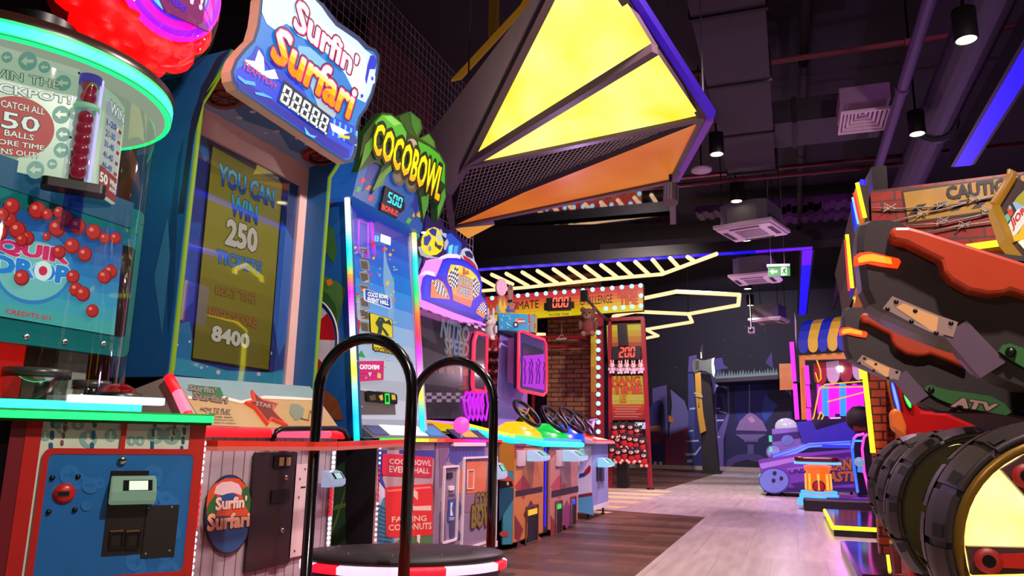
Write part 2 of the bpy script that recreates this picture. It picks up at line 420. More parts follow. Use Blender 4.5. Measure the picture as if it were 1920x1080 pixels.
b.ob(FQ, .432, .447, .83, .925, 0, .011, red); b.build('door_frame', q)
b = MB(); b.rrect(FQ, z3((258, 416)), z3((978, 1070)), blu, .010, .01, .01)
for i in range(22):
    cx, cy = random.uniform(290, 940), random.uniform(450, 1060); r = random.uniform(22, 60)
    b.pp(FQ, [z3(k) for k in ell(cx, cy, r, r, 20)], m('2472b4', r=.35), .0102+.0001*i)
    b.pp(FQ, [z3((cx+x*r, cy+y*r)) for x, y in ((-.6, -.15), (.1, -.15), (.1, -.5), (.65, 0), (.1, .5), (.1, .15), (-.6, .15))], m('1766a8', r=.35), .0103+.0001*i)
dq = b.build('coin_door', q)
b = MB(); b.lathe(FQ.px(*z3((651, 463)), .012), FQ.n, [(.0001, .012, BLK), (.004, .012, CHROME), (.012, .01), (.014, 0)], CHROME, 16); b.build('lock', dq)
b = MB(); b.lathe(FQ.px(*z3((342, 640)), .012), FQ.n, [(.0001, .012), (.02, .012), (.03, .004), (.031, 0)], m('c01c18', r=.3), 20)
b.rc(FQ, z3((305, 628)), z3((370, 656)), CHROME, .0265, .004); b.rc(FQ, z3((312, 634)), z3((364, 650)), BLK, .0275, .003); b.build('coin_insert', dq)
for x, y in ((279, 556), (416, 550), (260, 738), (399, 727)):
    b = MB(); b.lathe(FQ.px(*z3((x, y)), .012), FQ.n, [(.0001, .008), (.006, .007), (.008, 0)], BLK, 12); b.build('bolt', dq)
def card_reader(fr, p, qq, c, parent, scr='9fd8b0', body='b8c8b8', glow=None, e=.25):
    """translucent tap reader: wedge body with a small lit display"""
    a0, b0 = fr.ab(*p, c); a1, b1 = fr.ab(*qq, c); a0, a1 = sorted((a0, a1)); b1, b0 = sorted((b0, b1)); w = a1-a0; h = b0-b1; t = w*.45
    k = MB(); prof = [(0, b0), (t*.5, b0-h*.1), (t, b0-h*.55), (t, b0-h*.85), (t*.7, b1), (0, b1)]
    k.prism([fr.at(a0, y, c+x) for x, y in prof], fr.u*w, m(body, e=e, r=.15))
    rd = k.build('card_reader', parent, bevel=w*.03)
    k = MB(); s0 = V((0, 0, 0)); P = lambda u, s: fr.at(a0+w*u, b0-h*(.1+.45*s), c+t*(.5+.5*s)+.002)
    k.face([P(.25, .1), P(.9, .1), P(.9, .9), P(.25, .9)], m('14181a', r=.1)); 
    P2 = lambda u, s: fr.at(a0+w*u, b0-h*(.1+.45*s), c+t*(.5+.5*s)+.004)
    k.face([P2(.38, .15), P2(.8, .15), P2(.8, .85), P2(.38, .85)], m(scr, e=1.0)); k.build('display', rd)
    return rd
b = MB(); b.rc(FQ, z3((592, 520)), z3((775, 700)), BLK, .014, .006); b.build('reader_plate', dq)
card_reader(FQ, z3((594, 545)), z3((815, 690)), .014, q, 'd8e8d0', 'a8d0b0', e=.3)
b = MB(); b.rc(FQ, z3((575, 690)), z3((758, 960)), m('1a1414', r=.4), .014, .006)
for x in (588, 675):
    b.rrect(FQ, z3((x, 840)), z3((x+70, 935)), m('060505', r=.3), .022, .01, .006, hole=.008); b.rc(FQ, z3((x, 836)), z3((x+70, 843)), m('d8c080', r=.2, metal=1), .024, .006)
b.build('coin_slots', q)
b = MB(); b.rc(FQ, z3((778, 705)), z3((928, 975)), m('15100f', r=.5), .014, .006)
for x, y in ((790, 718), (915, 712), (775, 962), (902, 945)): b.ball(FQ.px(*z3((x, y)), .014), .004, GREY, 8)
b.build('blank_plate', q)
# counter
eG = m('10f060', e=2.6); eG2 = m('30ffa8', e=2.6); eCy = m('28ffb0', e=3.0)
b = MB(); b.ob(FQ, -.69, .70, .925, .96, -.6, .05, BLK); b.ob(FQ, -.62, .48, .96, .995, -.55, -.02, m('1a2420', r=.2)); cq = b.build('counter', q)
b = MB(); b.rrect(FQ, FQc(0, 0) if False else (0, 768), (388, 797), eG, .07, .02, .01) if False else None
b.ob(FQ, -.7, .702, .934, .956, .05, .066, eG); b.ob(FQ, -.7, .702, .956, .962, .045, .064, m('0a9a40', e=.8)); b.ob(FQ, -.64, .485, .965, .992, -.02, -.006, eG2); b.build('led_edge', cq)
b = MB(); w = FQ.px(218, 757, .02); b.prism([w+DQ*x+NQ*y for x, y in rr(-.14, .14, -.05, .06, .03)], (0, 0, .022), m('f4f4ff', e=1.5)); pd = b.build('button_pad', q)
b = MB(); b.lathe(w+V((0, 0, .022)), (0, 0, 1), [(.075, 0, BLK), (.072, .012, BLK), (.058, .014), (.05, .028), (.03, .04), (.0001, .044)], m('c01010', e=.15, r=.12), 24); b.build('dome_button', q)
# clear cylinder, back shell, ring
b = MB(); b.lathe(CQ, (0, 0, 1), [(.46, .99), (.46, 2.06)], glass('f4fffa', .05), 48); b.build('clear_cylinder', q)
b = MB(); aa = math.degrees(math.atan2(DQ.y, DQ.x))
b.lathe(CQ, (0, 0, 1), [(.44, .99), (.44, 2.05)], m('7a3a2c', r=.5), 24, aa+20, aa+190); b.build('back_shell', q)
b = MB(); b.lathe(CQ, (0, 0, 1), [(.0001, 2.16, m('c8dcc0', e=.42)), (.475, 2.16, m('c8dcc0', e=.42)), (.49, 2.1, eG), (.5, 2.094, m('18f080', e=1.7)), (.51, 2.103, m('0c9c40', e=.8)), (.512, 2.106, eG), (.512, 2.111, eCy), (.513, 2.145, eG), (.512, 2.156, m('2a1612', r=.3)), (.515, 2.185, m('2a1612', r=.3)), (.0001, 2.2)], BLK, 64)
b.build('led_ring', q)
# prize boards inside
F1 = Fr(CQ+V((.883, -.469, 0))*.34, 28); z1 = Z(0, 0, 2.7)
mint = m('cfe8cc', e=.5, r=.3)
b = MB(); b.pp(F1, S(z1, "-260,200 0,232 405,352 345,905 0,860 -260,800"), mint, 0, .012)
for cx, cy, r in ((140, 310, 48), (35, 290, 28), (320, 420, 40), (310, 580, 45), (320, 680, 36), (310, 760, 38), (60, 770, 45), (180, 860, 45), (265, 830, 25), (225, 340, 30)):
    b.pp(F1, [z1(k) for k in ell(cx, cy, r, r)], m('8cc8b8', e=.4), .0015); b.pp(F1, [z1((cx+x*r, cy+y*r)) for x, y in ((-.7, 0), (-.1, -.5), (-.1, -.18), (.6, -.18), (.6, .18), (-.1, .18), (-.1, .5))], mint, .0025)
nav = m('1c3a50', r=.4); wt = m('f0f4ec', e=.7)
b.txt(F1, 'WIN THE', S(z1, "-70,335 305,412 301,452 -70,378"), mint, .004, .015, nav, .04)
b.txt(F1, 'JACKPOT!', S(z1, "-120,398 358,488 353,540 -120,460"), wt, .004, .02, nav, .045)
b.pp(F1, [z1(k) for k in ell(82, 640, 195, 152, 40, rot=12)], m('c81820', e=.55), .003)
for t, qd in (('CATCH ALL', "5,505 228,550 224,582 5,540"), ('50', "15,562 200,600 196,672 8,645"), ('BALLS', "25,655 172,685 168,712 22,685"), ('BEFORE TIME', "-95,688 225,738 222,762 -95,715"), ('RUNS OUT!', "-60,740 195,775 190,800 -60,768")):
    b.txt(F1, t, S(z1, qd), wt, .006, .012, m('40101a'), .035)
for x, y in ((400, 370), (378, 530), (357, 695), (8, 915-60)): b.ball(F1.px(*z1((x, y)), .003), .004, BLK, 8)
b.build('jackpot_board', q)
F2 = Fr(F1.px(*z1((470, 420)), .01), -20)
b = MB(); b.pp(F2, S(z1, "470,395 530,440 590,490 632,545 628,640 580,1035 440,940"), mint, 0, .012)
b.pp(F2, S(z1, "540,515 560,512 625,590 612,700 592,900 500,838 520,700"), m('f0f4f0', e=.3), .002)
b.txt(F2, 'WIN', S(z1, "563,508 630,580 626,625 558,565"), wt, .004, .03, m('3050a0'), .05)
for i in range(5):
    y = 600+i*53; x = 542-i*6
    b.txt(F2, ('1-20', '21-30', '31-40', '41-45', '46-49')[i], S(z1, f"{x},{y} {x+48},{y+32} {x+46},{y+62} {x-2},{y+32}"), m('2a6ac0', e=.3), .004, .03)
    b.rc(F2, z1((x+62, y+58)), z1((x+72, y+82)), m('d02030', e=.3), .004, .002)
b.pp(F2, S(z1, "505,832 592,905 582,1028 498,965"), m('c81c28', e=.25), .003)
b.pp(F2, [z1(k) for k in ell(526, 903, 24, 50)], m('e04848', e=.25), .004); b.txt(F2, '50', S(z1, "508,868 545,890 543,938 505,915"), wt, .006, .03)
b.txt(F2, 'WINS', S(z1, "556,900 590,935 588,965 554,930"), wt, .006, .03); b.txt(F2, 'JACKPOT', S(z1, "554,942 588,972 586,995 552,965"), wt, .006, .03)
b.build('score_board', q)
# tube with balls
tb = F1.px(157, 245, .03); A = F1.px(*z1((440, 385)), .03); B = F1.px(*z1((385, 905)), .03)
A = V((tb.x, tb.y, A.z)); B = V((tb.x, tb.y, B.z))
b = MB(); b.lathe(B, (0, 0, 1), [(.033, 0), (.033, A.z-B.z)], glass('f0e8ff', .08), 20); b.lathe(A-V((0, 0, .03)), (0, 0, 1), [(.035, 0), (.035, .03), (.0001, .031)], m('4a40b0', e=.5), 20)
b.lathe(B+(A-B)*.66, (0, 0, 1), [(.036, 0), (.04, .0), (.04, .018), (.036, .018)], m('90d8a8', e=.5), 20); b.build('ball_tube', q)
b = MB(); b.tube([A+NQ*-.01+DQ*.036, B+NQ*-.01+DQ*.036], .006, m('c8b8ff', e=1.3), 6); b.build('tube_light', q)
n = 9
for i in range(n):
    c = B+(A-B)*((i+.7)/n*.93)
    if i == 6: continue
    k = MB(); k.ball(c, .026, m('e03048', e=.22, r=.25), 14); tag(k.build('plastic_ball', base=c-V((0, 0, .026))), 'small red ball stacked in the clear tube beside the jackpot board', 'ball', 'red balls in the jackpot tube')
b = MB(); w = B+V((0, 0, -.02)); b.prism([w+DQ*x+NQ*y for x, y in rr(-.1, .09, -.03, .05, .02)], (0, 0, -.03), BLK); b.lathe(w+V((0, 0, -.03)), (0, 0, -1), [(.03, 0), (.03, .13)], glass('b8b8f0', .08), 18); b.build('tube_bracket', q)
# monitor
FM = Fr((-2.33, 1.6, 0), 0); z2 = Z(0, 380, 2.7)
teal = m('0f6a70', r=.3)
b = MB(); ta0, ta1, tb1, tb0 = FM.ab(*z2((-420, 300)))[0], FM.ab(*z2((735, 60)))[0], FM.ab(*z2((735, 50)))[1], FM.ab(*z2((685, 790)))[1]
b.prism([FM.at(x, y) for x, y in rr(ta0, ta1, tb0, tb1, .03)], FM.n*-.05, teal)
b.ob(FM, ta0, ta1-.06, tb1-.08, tb1+.02, -.06, .003, m('1e88c0', e=.15))
for x, y in ((415, 25), (580, 80), (690, 160), (720, 110)): b.ball(FM.px(*z2((x, y))), .004, BLK, 8)
for x, y in ((135, 680), (330, 705), (525, 715)): b.lathe(FM.px(*z2((x, y))), FM.n, [(.012, 0), (.009, .004), (.0001, .005)], CHROME, 12)
mo = b.build('monitor', q)
b = MB(); b.bands(FM, S(z2, "-320,-60 628,150 578,672 -320,520"), [m(h, e=.62) for h in ('1456a0', '1660b0', '1a72c0', '2084cc', '2a96d2', '38a8d4', '44b2c8', '4cb8b8')], .004)
b.pp(FM, [z2(k) for k in ell(170, 330, 200, 185, 36)], m('2f86c8', e=.7), .0045); b.pp(FM, [z2(k) for k in ell(170, 345, 180, 150, 36)], m('78c8c8', e=.7), .005)
b.txt(FM, 'QUIK', S(z2, "-10,185 345,240 335,320 -20,250"), m('e02868', e=.75), .007, .06, m('f8d8e8', e=.8), .03)
b.txt(FM, 'DROP', S(z2, "-25,265 350,330 340,410 -30,345"), m('2080d8', e=.8), .007, .06, m('c8f0f8', e=.8), .03)
b.pp(FM, [z2(k) for k in ell(218, 345, 46, 50)], m('e0f0f0', e=.8), .008); b.pp(FM, [z2(k) for k in ell(218, 345, 22, 24)], m('d82050', e=.8), .0085)
b.txt(FM, 'CREDITS 0/1', S(z2, "28,535 258,575 254,598 26,560"), m('d82430', e=.8), .007, .015)
bl = [(60, 20, 42), (50, 90, 38), (0, 150, 42), (90, 140, 45), (190, 40, 45), (140, 180, 36), (290, 130, 45), (330, 80, 42), (300, 50, 30), (395, 120, 42), (475, 150, 40), (530, 180, 28), (585, 180, 30), (237, 172, 22), (300, 250, 35), (365, 220, 40), (430, 262, 38), (110, 380, 40), (370, 375, 34), (560, 350, 36), (530, 375, 36), (385, 440, 36), (420, 462, 38), (468, 548, 33), (15, 60, 34), (240, 60, 30), (110, 190, 32)]
for i, (x, y, r) in enumerate(bl):
    b.pp(FM, [z2(k) for k in ell(x, y, r, r*1.04, 22)], m('8c1418', e=.7), .009+.0003*i); b.pp(FM, [z2(k) for k in ell(x-r*.08, y-r*.1, r*.84, r*.85, 22)], m('c82420', e=.75), .0091+.0003*i); b.pp(FM, [z2(k) for k in ell(x-r*.3, y-r*.35, r*.28, r*.25, 12)], m('f08070', e=.85), .0092+.0003*i)
b.build('screen', mo)
b = MB(); b.rrect(FM, z2((-330, -70)), z2((632, 680)), BLK, .003, .003, .01)
b.face([FM.at(*FM.ab(x, y), .022) for x, y in S(z2, "-400,-60 640,100 640,720 -400,600")], glass('ffffff', .05)); b.build('screen_glass', mo)
b = MB(); b.box(-2.6, -2.4, 1.5, 1.78, 1.0, 1.24, m('e01810', e=.5)); b.box(-2.6, -2.42, 1.80, 1.9, 1.0, 1.24, m('5a4a3a')); b.box(-2.6, -2.42, 1.92, 2.04, 1.0, 1.24, m('a8a8a0')); b.build('ticket_housing', q)
for (x0, x1, y0, y1, t) in ((-6, 128, 688, 752, 'larger clear plastic tub with dark rim on the green-lit counter'), (130, 205, 712, 752, 'smaller clear plastic tub on the green-lit counter beside the red button')):
    c = -.17 if x0 < 0 else -.22
    c0, c1 = FQ.px(x0, y1, c), FQ.px(x1, y1, c); r = (c1-c0).length/2; ct = (c0+c1)/2; ct.z = .996; h = FQ.px(x0, y0, c).z-.996
    o = thing('plastic_tub', t, 'tub', ct)
    k = MB(); k.lathe(ct, (0, 0, 1), [(.0001, .002), (r*.9, .002), (r*.95, h)], glass('d0dcd8', .25), 28); k.build('cup', o)
    k = MB(); k.lathe(ct, (0, 0, 1), [(r*.94, h-.03), (r*1.0, h-.03), (r*1.0, h), (r*.94, h)], m('3a3434', r=.3), 28); k.build('rim', o)
# topper
TC = onX(252, -12, -2.5); TR_ = 163/FPX*((TC-EYE).dot(FW)); tn = V((.93, -.18, -.12)).normalized()
b = MB(); b.lathe(V((CQ.x+.05, CQ.y, 2.19)), (0, 0, 1), [(.12, 0), (.12, .2)], BLK, 20); b.lathe(TC, -tn, [(.34, .06), (.34, .1), (.3, .14), (.0001, .16)], m('1a0a18', r=.3), 40); tp = b.build('topper', q)
b = MB(); prof = [(TR_*math.cos(math.radians(t)), TR_*.8*math.sin(math.radians(t))) for t in range(-10, 91, 10)]
b.lathe(TC, tn, [(max(.0001, r), h) for r, h in prof], glass('ffd8e8', .08), 48); b.build('clear_dome', tp)
e1 = tn.cross(V((0, 0, 1))).normalized(); e2 = e1.cross(tn)
for ring, (rad, h, cnt, br) in enumerate(((.27, .03, 13, .085), (.235, .12, 13, .075), (.15, .16, 8, .07))):
    for i in range(cnt):
        a = 2*math.pi*(i+.3*ring)/cnt
        k = MB(); k.ball(TC+e1*(rad*math.cos(a))+e2*(rad*math.sin(a))+tn*h, br, m('ff0a08', e=1.15), 14); k.build('ball', tp)
b = MB(); O = TC+tn*.215+V((0, .03, .03))
b.lathe(O, tn, [(0.2368, 0, m('ff20e8', e=1.3)), (0.2176, .02, m('a018ff', e=1.4)), (0.192, .025, m('ff10e0', e=1.3)), (0.16, .03, m('5030ff', e=1.3)), (0.1472, .035, m('60e8ff', e=1.5)), (0.1152, .035, m('3870ff', e=1.2)), (0.1024, .032, m('b8b0ff', e=1.0)), (.0001, .034)], BLK, 48); b.build('light_ring', tp)
FT = Fr(O+tn*.045, 0); FT.u = -e1 if (-e1).dot(V((0, 1, 0))) > 0 else e1; FT.n = tn; FT.v = tn.cross(FT.u)
if FT.v.z < 0: FT.v = -FT.v
b = MB(); loc = lambda t: [FT.at(float(p.split(',')[0])*.0125, float(p.split(',')[1])*.0125, 0) for p in t.split()]
b.prism(loc("-12,14 10,14 11,-8 14,-11 -2,-12 -14,2"), tn*-.012, m('781070', e=.8))
def ltxt(mb, s_, a0, a1, b0, b1, mt, c, fat=.05, sh=0):
    vs, fs = text_geo(s_, fat); x0 = min(v[0] for v in vs); x1 = max(v[0] for v in vs); y0 = min(v[1] for v in vs); y1 = max(v[1] for v in vs)
    mb.raw([FT.at(a0+(x-x0)/(x1-x0)*(a1-a0), b0+(y-y0)/(y1-y0)*(b1-b0)+sh*(x-x0)/(x1-x0), c) for x, y, k in vs], fs, mt)
ltxt(b, 'QUIK', -.12, .1, .06, .15, m('ffffff', e=1.2), .002, .05, -.01); ltxt(b, 'DROP!', -.11, .125, -.055, .04, m('ffffff', e=1.2), .002, .05, -.015); ltxt(b, 'WINNERS', -.1, .06, -.095, -.066, m('2020ff', e=1.2), .002, .02, -.02)
b.build('sign_board', tp)
# ================================================================ surf game
FS = Fr((-2.35, 0, 0), 0)
YL, YR = 2.555, 3.62
q = thing('surf_game_machine', 'tall blue surf arcade game with backlit wave sign and large score screen', 'arcade machine', (-2.8, (YL+YR)/2, 0))
eR = m('ff1420', e=1.4); eRp = m('ff7090', e=1.6); eWl = m('f4f0ff', e=2.2)
plank = brick(('Z', 'Y'), 'b8a8b0', 'a899a4', '6e6068', w=2.0, hgt=.072, ms=.004, name='pale_planks', r=.5)
b = MB(); b.box(-3.3, -2.36, YL, YR, .02, .88, plank); b.ob(FS, YL, YR, .0, .06, -.02, .02, m('c83020')); b.build('lower_cabinet', q)
z6 = Z(300, 700, 1364/480)
for x0, y0, x1, y1, nm in ((383, 825, 358, 1084, 'l'), (627, 845, 615, 1032, 'r')):
    a0, b0 = FS.ab(x0, y0, .004); a1, b1 = FS.ab(x1, y1, .004); b1 = .08; n = 30
    k = MB(); k.ob(FS, a0-.014, a0+.014, b1, b0, -.01, 0, m('8a8890', r=.3))
    for i in range(n):
        t = (i+.5)/n; zz = b0+(b1-b0)*t; mm = eR if .22 < t < .47 else eWl
        k.prism([FS.at(a0+.013*math.cos(u*1.047), zz+.011*math.sin(u*1.047), .006) for u in range(6)], FS.n*-.006, mm)
    k.build('led_strip', q)
b = MB(); cx, cy = z6((367, 752)); E_ = lambda f: [z6(k) for k in ell(367, 752, 125*f, 212*f, 40, rot=4)]
b.pp(FS, E_(1), m('2a2028'), .008, .008); b.pp(FS, E_(.96), m('2a4f86', r=.4), .009)
b.pp(FS, S(z6, "255,640 290,590 350,560 420,560 460,600 480,650 485,720 480,760 250,760 248,700"), m('d8502a', r=.4), .0095)
b.pp(FS, S(z6, "262,690 300,640 310,690 300,760 250,770 250,720"), m('2f6a2c', r=.4), .0096); b.pp(FS, S(z6, "430,620 470,600 488,690 484,760 450,700"), m('2f6a2c', r=.4), .0096)
b.pp(FS, S(z6, "288,640 300,600 330,580 380,575 420,590 438,625 432,650 395,635 360,640 330,650"), m('e8c8cc', r=.4), .01); b.pp(FS, S(z6, "322,650 360,628 410,648 425,668 420,700 320,690"), m('28508a', r=.4), .0098)
b.txt(FS, "Surfin'", S(z6, "300,662 462,655 458,712 298,728"), m('f0d0c8', r=.4), .012, .05, m('5a2420'), .03)
b.txt(FS, "Surfari", S(z6, "258,752 476,742 472,812 254,838"), m('f0b090', r=.4), .012, .05, m('5a2420'), .03)
b.build('round_logo', q)
b = MB(); b.rrect(FS, z6((508, 422)), z6((690, 1010)), m('2a1c1c', r=.4), .012, .012, .01); dd = b.build('coin_door', q)
b = MB(); b.rc(FS, z6((612, 436)), z6((700, 500)), BLK, .02, .01)
for x in (640, 676): b.rc(FS, z6((x, 448)), z6((x+20, 492)), m('9a7850', r=.3), .024, .006)
b.build('coin_slots', dd); b = MB(); b.rc(FS, z6((598, 625)), z6((690, 680)), BLK, .02, .008); b.build('coin_return', dd)
for x, y in ((669, 556), (649, 838)):
    k = MB(); k.lathe(FS.px(*z6((x, y)), .012), FS.n, [(.0001, .01, BLK), (.004, .01), (.011, .008), (.013, 0)], CHROME, 14); k.build('lock', dd)
b = MB(); b.rrect(FS, z6((722, 486)), z6((806, 958)), m('e8ccd0', r=.4), .012, .012, .008); b.rc(FS, z6((752, 604)), z6((776, 609)), BLK, .014, .004)
for x, y in ((773, 510), (745, 562), (795, 558), (739, 660), (789, 655), (716, 946), (768, 940)): b.ball(FS.px(*z6((x, y)), .012), .006, m('6a5a60'), 8)
b.build('ticket_plate', q)
card_reader(FS, z6((862, 518)), z6((936, 600)), .03, q, '90c8b8', 'c8d0f8', e=.5)
# side wings
wing = m('1f5f9e', r=.4); lime = m('a8d020', e=.35)
def side(pts, Y): return [onY(x, y, Y) for x, y in pts]
pr = side([(433, 92), (385, 172), (372, 192), (348, 400), (316, 690), (312, 706)], YL)
back = [V((-3.4, YL, pr[-1].z)), V((-3.4, YL, pr[0].z))]
for Y, nm in ((YL, 'l'), (YR, 'r')):
    P = [V((p.x, Y, p.z)) for p in pr]; k = MB(); k.prism(P+[V((-3.4, Y, .88)), V((-3.4, Y, pr[0].z-.05))], (0, .035, 0), wing); 
    if nm == 'l':
        FL = Fr((0, YL-.001, 0), 90)
        zz1 = Z(0, 0, 2.7)
        for t, h in (("1170,245 1130,300 1040,480 980,700 930,1080 900,1080 960,660 1020,440 1100,290 1160,250", '25304e'), ("1100,400 1000,560 960,640 990,540", '25304e'), ("850,1200 900,800 930,700 900,1000 880,1500 850,1700", '174a7e'), ("780,1400 830,1180 850,1100 860,1300 820,1700", '3a86b8')):
            k.pp(FL, S(zz1, t), m(h, r=.4), .0)
    wg = k.build('side_wing', q)
    e = MB(); e.tube([p+V((.004, .017, 0)) for p in P], .011, lime, 6); e.build('edge_band', wg)
# screen cavity
FX = Fr((-2.7, 0, 0), 0)
z4 = Z(300, 0, 2.7); z55 = Z(300, 380, 2.7)
b = MB(); a0, b0 = FX.ab(358, 690); a1, b1 = FX.ab(582, 330); deep = m('1c2f78', r=.35)
b.ob(FX, YL+.035, YR, .9, 2.47, -.5, -.03, m('1a2860', r=.3)); 
tl, tr = FX.ab(370, 214), FX.ab(580, 325)
pink = m('e0b8b0', r=.45)
b.ob(FX, YL+.035, YR, 2.36, 2.5, -.03, .02, pink); b.ob(FX, 3.55, YR, .92, 2.36, -.03, .02, pink)
b.build('screen_surround', q)
b = MB(); b.ob(FX, YL+.04, 3.55, .92, 2.36, -.03, .0, deep)
for t, h in (("190,640 230,670 250,800 225,820 200,760", '2c6aa8'), ("620,900 700,940 690,1080 640,1080 610,1000", '26408c')): b.pp(FX, S(z4, t), m(h, r=.3), .002)
for t, h in (("60,620 150,600 170,720 160,800 340,850 560,860 690,820 690,960 540,920 60,870", '1f6a9a'), ("60,780 160,800 340,850 560,860 690,850 690,960 540,920 60,870", '2a88a8'), ("100,100 210,100 170,500 110,560", '2c4a9a'), ("560,100 600,60 680,200 640,700 600,780 560,500", '2a5cae')): b.pp(FX, S(z55, t), m(h, r=.3), .003)
for x, y, r in ((150, 703, 6), (85, 720, 8), (190, 775, 7), (210, 835, 7), (295, 858, 11), (500, 868, 10), (560, 762, 8), (655, 810, 8), (240, 830, 4)): b.pp(FX, [z55(k) for k in ell(x, y, r, r*1.1, 14)], m('b8b0c0'), .004)
bz = b.build('bezel', q)
b = MB(); b.pp(FX, [(397, 270), (532, 345), (505, 697), (359, 674)], BLK, .006, .006)
b.bands(FX, [(399, 274), (530, 347), (503, 693), (361, 671)], [m(h, e=.32) for h in ('8a8418', 'a09a1c', 'a8a21e', 'a8a01c', 'a09818', '988e14', '8c8410', '80780e')], .008)
for t, c, h, e in (('YOU CAN', "303,828 578,965 574,1050 298,930", '2a8ac0', .6), ('WIN', "364,985 492,1045 490,1135 358,1085", '2a70c0', .6)):
    b.txt(FX, t, S(z4, c), [(.6, m('40a8c8', e=e)), (.35, m('2a80c0', e=e)), (-9, m('2048a0', e=e))], .012, .03, m('3a3a20', e=.2), .03)
for t, c, h, h2 in (('250', "345,85 492,140 488,250 332,205", 'c8c4b4', '504010'), ('TICKETS', "290,238 515,305 510,360 285,300", '2a78b8', '3a3a20'), ('BEAT THE', "285,420 482,465 480,510 282,460", '8a6a20', '6a5a14'), ('HIGH SCORE', "250,530 490,590 487,632 245,575", '9a6020', '6a5a14'), ('8400', "270,622 452,670 448,738 262,695", 'c8c4b4', '504010')):
    b.txt(FX, t, S(z55, c), m(h, e=.55), .012, .05, m(h2, e=.2), .03)
b.build('screen', bz)
b = MB(); b.face([FX.at(YL+.05, .95, .02), FX.at(3.54, .95, .02), FX.at(3.54, 2.35, .02), FX.at(YL+.05, 2.35, .02)], glass('ffffff', .15)); b.build('screen_glass', bz)
# soffit with speakers
A0 = FX.at(YL+.035, 2.5, .02); A1 = V((-2.36, YL+.035, 2.56)); lean = -math.degrees(math.atan2(A1.x-A0.x, A1.z-A0.z))
FO = Fr(A0, 0, lean); L_ = (A1-A0).length; W_ = YR-YL-.035
b = MB(); b.ob(FO, 0, W_, 0, L_, -.02, 0, m('3a66a0', r=.4))
for i, t in enumerate(("0,.5 .12,.75 .3,.55 .45,.8 .6,.6 .8,.85 1,.6 1,1 0,1", "0,.2 .2,.35 .35,.2 .55,.4 .75,.15 1,.35 1,0 0,0")):
    b.face([FO.at(float(p.split(',')[0])*W_, float(p.split(',')[1])*L_, .001) for p in t.split()], m(('20345f', '7a98c0')[i], r=.4))
for i in range(9):
    x, y, r = random.uniform(.2, .8), random.uniform(.2, .8), random.uniform(.008, .02); b.face([FO.at(x*W_+r*math.cos(a), y*L_+r*math.sin(a), .002) for a in [j*.63 for j in range(10)]], m('c0b0b8'))
b.build('soffit', q)
for u in (.10, .90):
    k = MB(); c0 = FO.at(u*W_, L_*.48); s_ = 1 if u < .5 else -1
    k.prism([c0+FO.u*x+FO.v*y for x, y in rr(-.105, .105, -.10, .11, .07)], FO.n*.02, m('d02c1c', e=.05))
    k.lathe(c0+FO.n*.021, FO.n, [(.075, 0, BLK), (.075, .006, BLK), (.05, -.004, m('1a1014')), (.03, -.004), (.0001, .004)], BLK, 24)
    for i in range(8):
        a = i*.785; k.tube([c0+FO.n*.027+(FO.u*math.cos(a)+FO.v*math.sin(a))*r for r in (.02, .073)], .003, m('2a1a1a'), 4)
    k.build('speaker', q)
# marquee
b = MB()
out = S(z4, "505,0 500,60 490,130 470,200 430,240 380,300 358,360 362,410 385,455 640,625 850,770 940,828 975,822 990,790 1000,740 1005,640 1015,600 1050,550 1080,480 1100,400 1110,330 1112,280 1095,250 1060,235 1010,185 960,150 900,110 860,60 830,20 800,0 760,-60 650,-110 540,-80")
b.pp(FS, out, m('16306a', e=.6), .05, .055, side=m('f0cdb4', r=.5))
U = lambda t, h, c, e=1.0: b.pp(FS, S(z4, t), m(h, e=e), .05+c)
U("520,0 515,70 505,140 480,215 440,255 395,310 375,365 380,405 400,445 640,610 850,755 935,808 962,806 975,780 985,735 990,640 1005,590 1040,540 1068,470 1088,400 1098,330 1095,285 1080,262 1040,250 1000,205 950,170 890,130 850,80 820,35 790,5 750,-50 650,-95 550,-70", '1a78d0', .001)
U("480,300 600,330 720,440 760,520 900,600 985,640 980,735 962,800 935,806 850,752 640,606 400,440 378,405 385,350", '1540d8', .002)
U("385,400 470,440 560,500 640,560 720,600 840,690 960,760 955,800 930,800 850,750 640,604 400,440", '0818a0', .003)
U("520,0 515,60 540,120 580,150 640,120 700,160 760,200 860,260 900,300 960,420 1000,500 1040,520 1065,470 1085,400 1094,330 1090,290 1040,252 1000,208 950,172 890,132 850,82 820,37 790,5 750,-50 650,-95 550,-70", 'c8e8f4', .004)
U("640,80 720,60 860,140 960,220 1040,300 1060,400 1030,480 980,440 900,320 800,230 700,180", 'e8f6fa', .005)
U("700,230 760,240 860,330 880,420 840,500 760,430 690,330", '7ab8e0', .005); U("760,430 800,420 830,480 900,560 880,600 800,540", 'a8b8c8', .006)
U("430,300 480,310 500,250 525,290 530,360 580,350 600,400 560,400 520,380 470,340 440,330", 'f0f8ff', .006); U("425,310 470,270 490,230 520,250 540,300 600,320 640,380 690,420 650,440 590,400 545,330 510,280 490,300 450,320", '1838c0', .005)
U("395,380 430,405 480,415 485,435 430,425 395,395", '50b0f8', .006); U("480,465 520,470 560,490 570,500 530,490 485,478", '50b0f8', .006); U("730,640 760,680 790,690 800,684 780,700 740,680", '60c0ff', .006)
U("860,620 920,650 990,690 995,740 940,700 870,660", 'f0f8ff', .006); U("905,680 960,690 960,705 910,695", 'e8d820', .007); U("930,680 970,670 995,690 998,730 970,735 940,710", '1c3ca0', .0065)
U("1065,280 1085,280 1098,310 1090,350 1062,350 1045,430 1038,400 1050,330", '1428c8', .007); U("1075,370 1090,385 1088,420 1070,430 1050,420 1060,380", 'd0ecf8', .008); U("1070,385 1082,392 1080,408 1068,405", '2848c0', .009); U("1015,480 1028,475 1030,490 1018,498", '1428c8', .007)
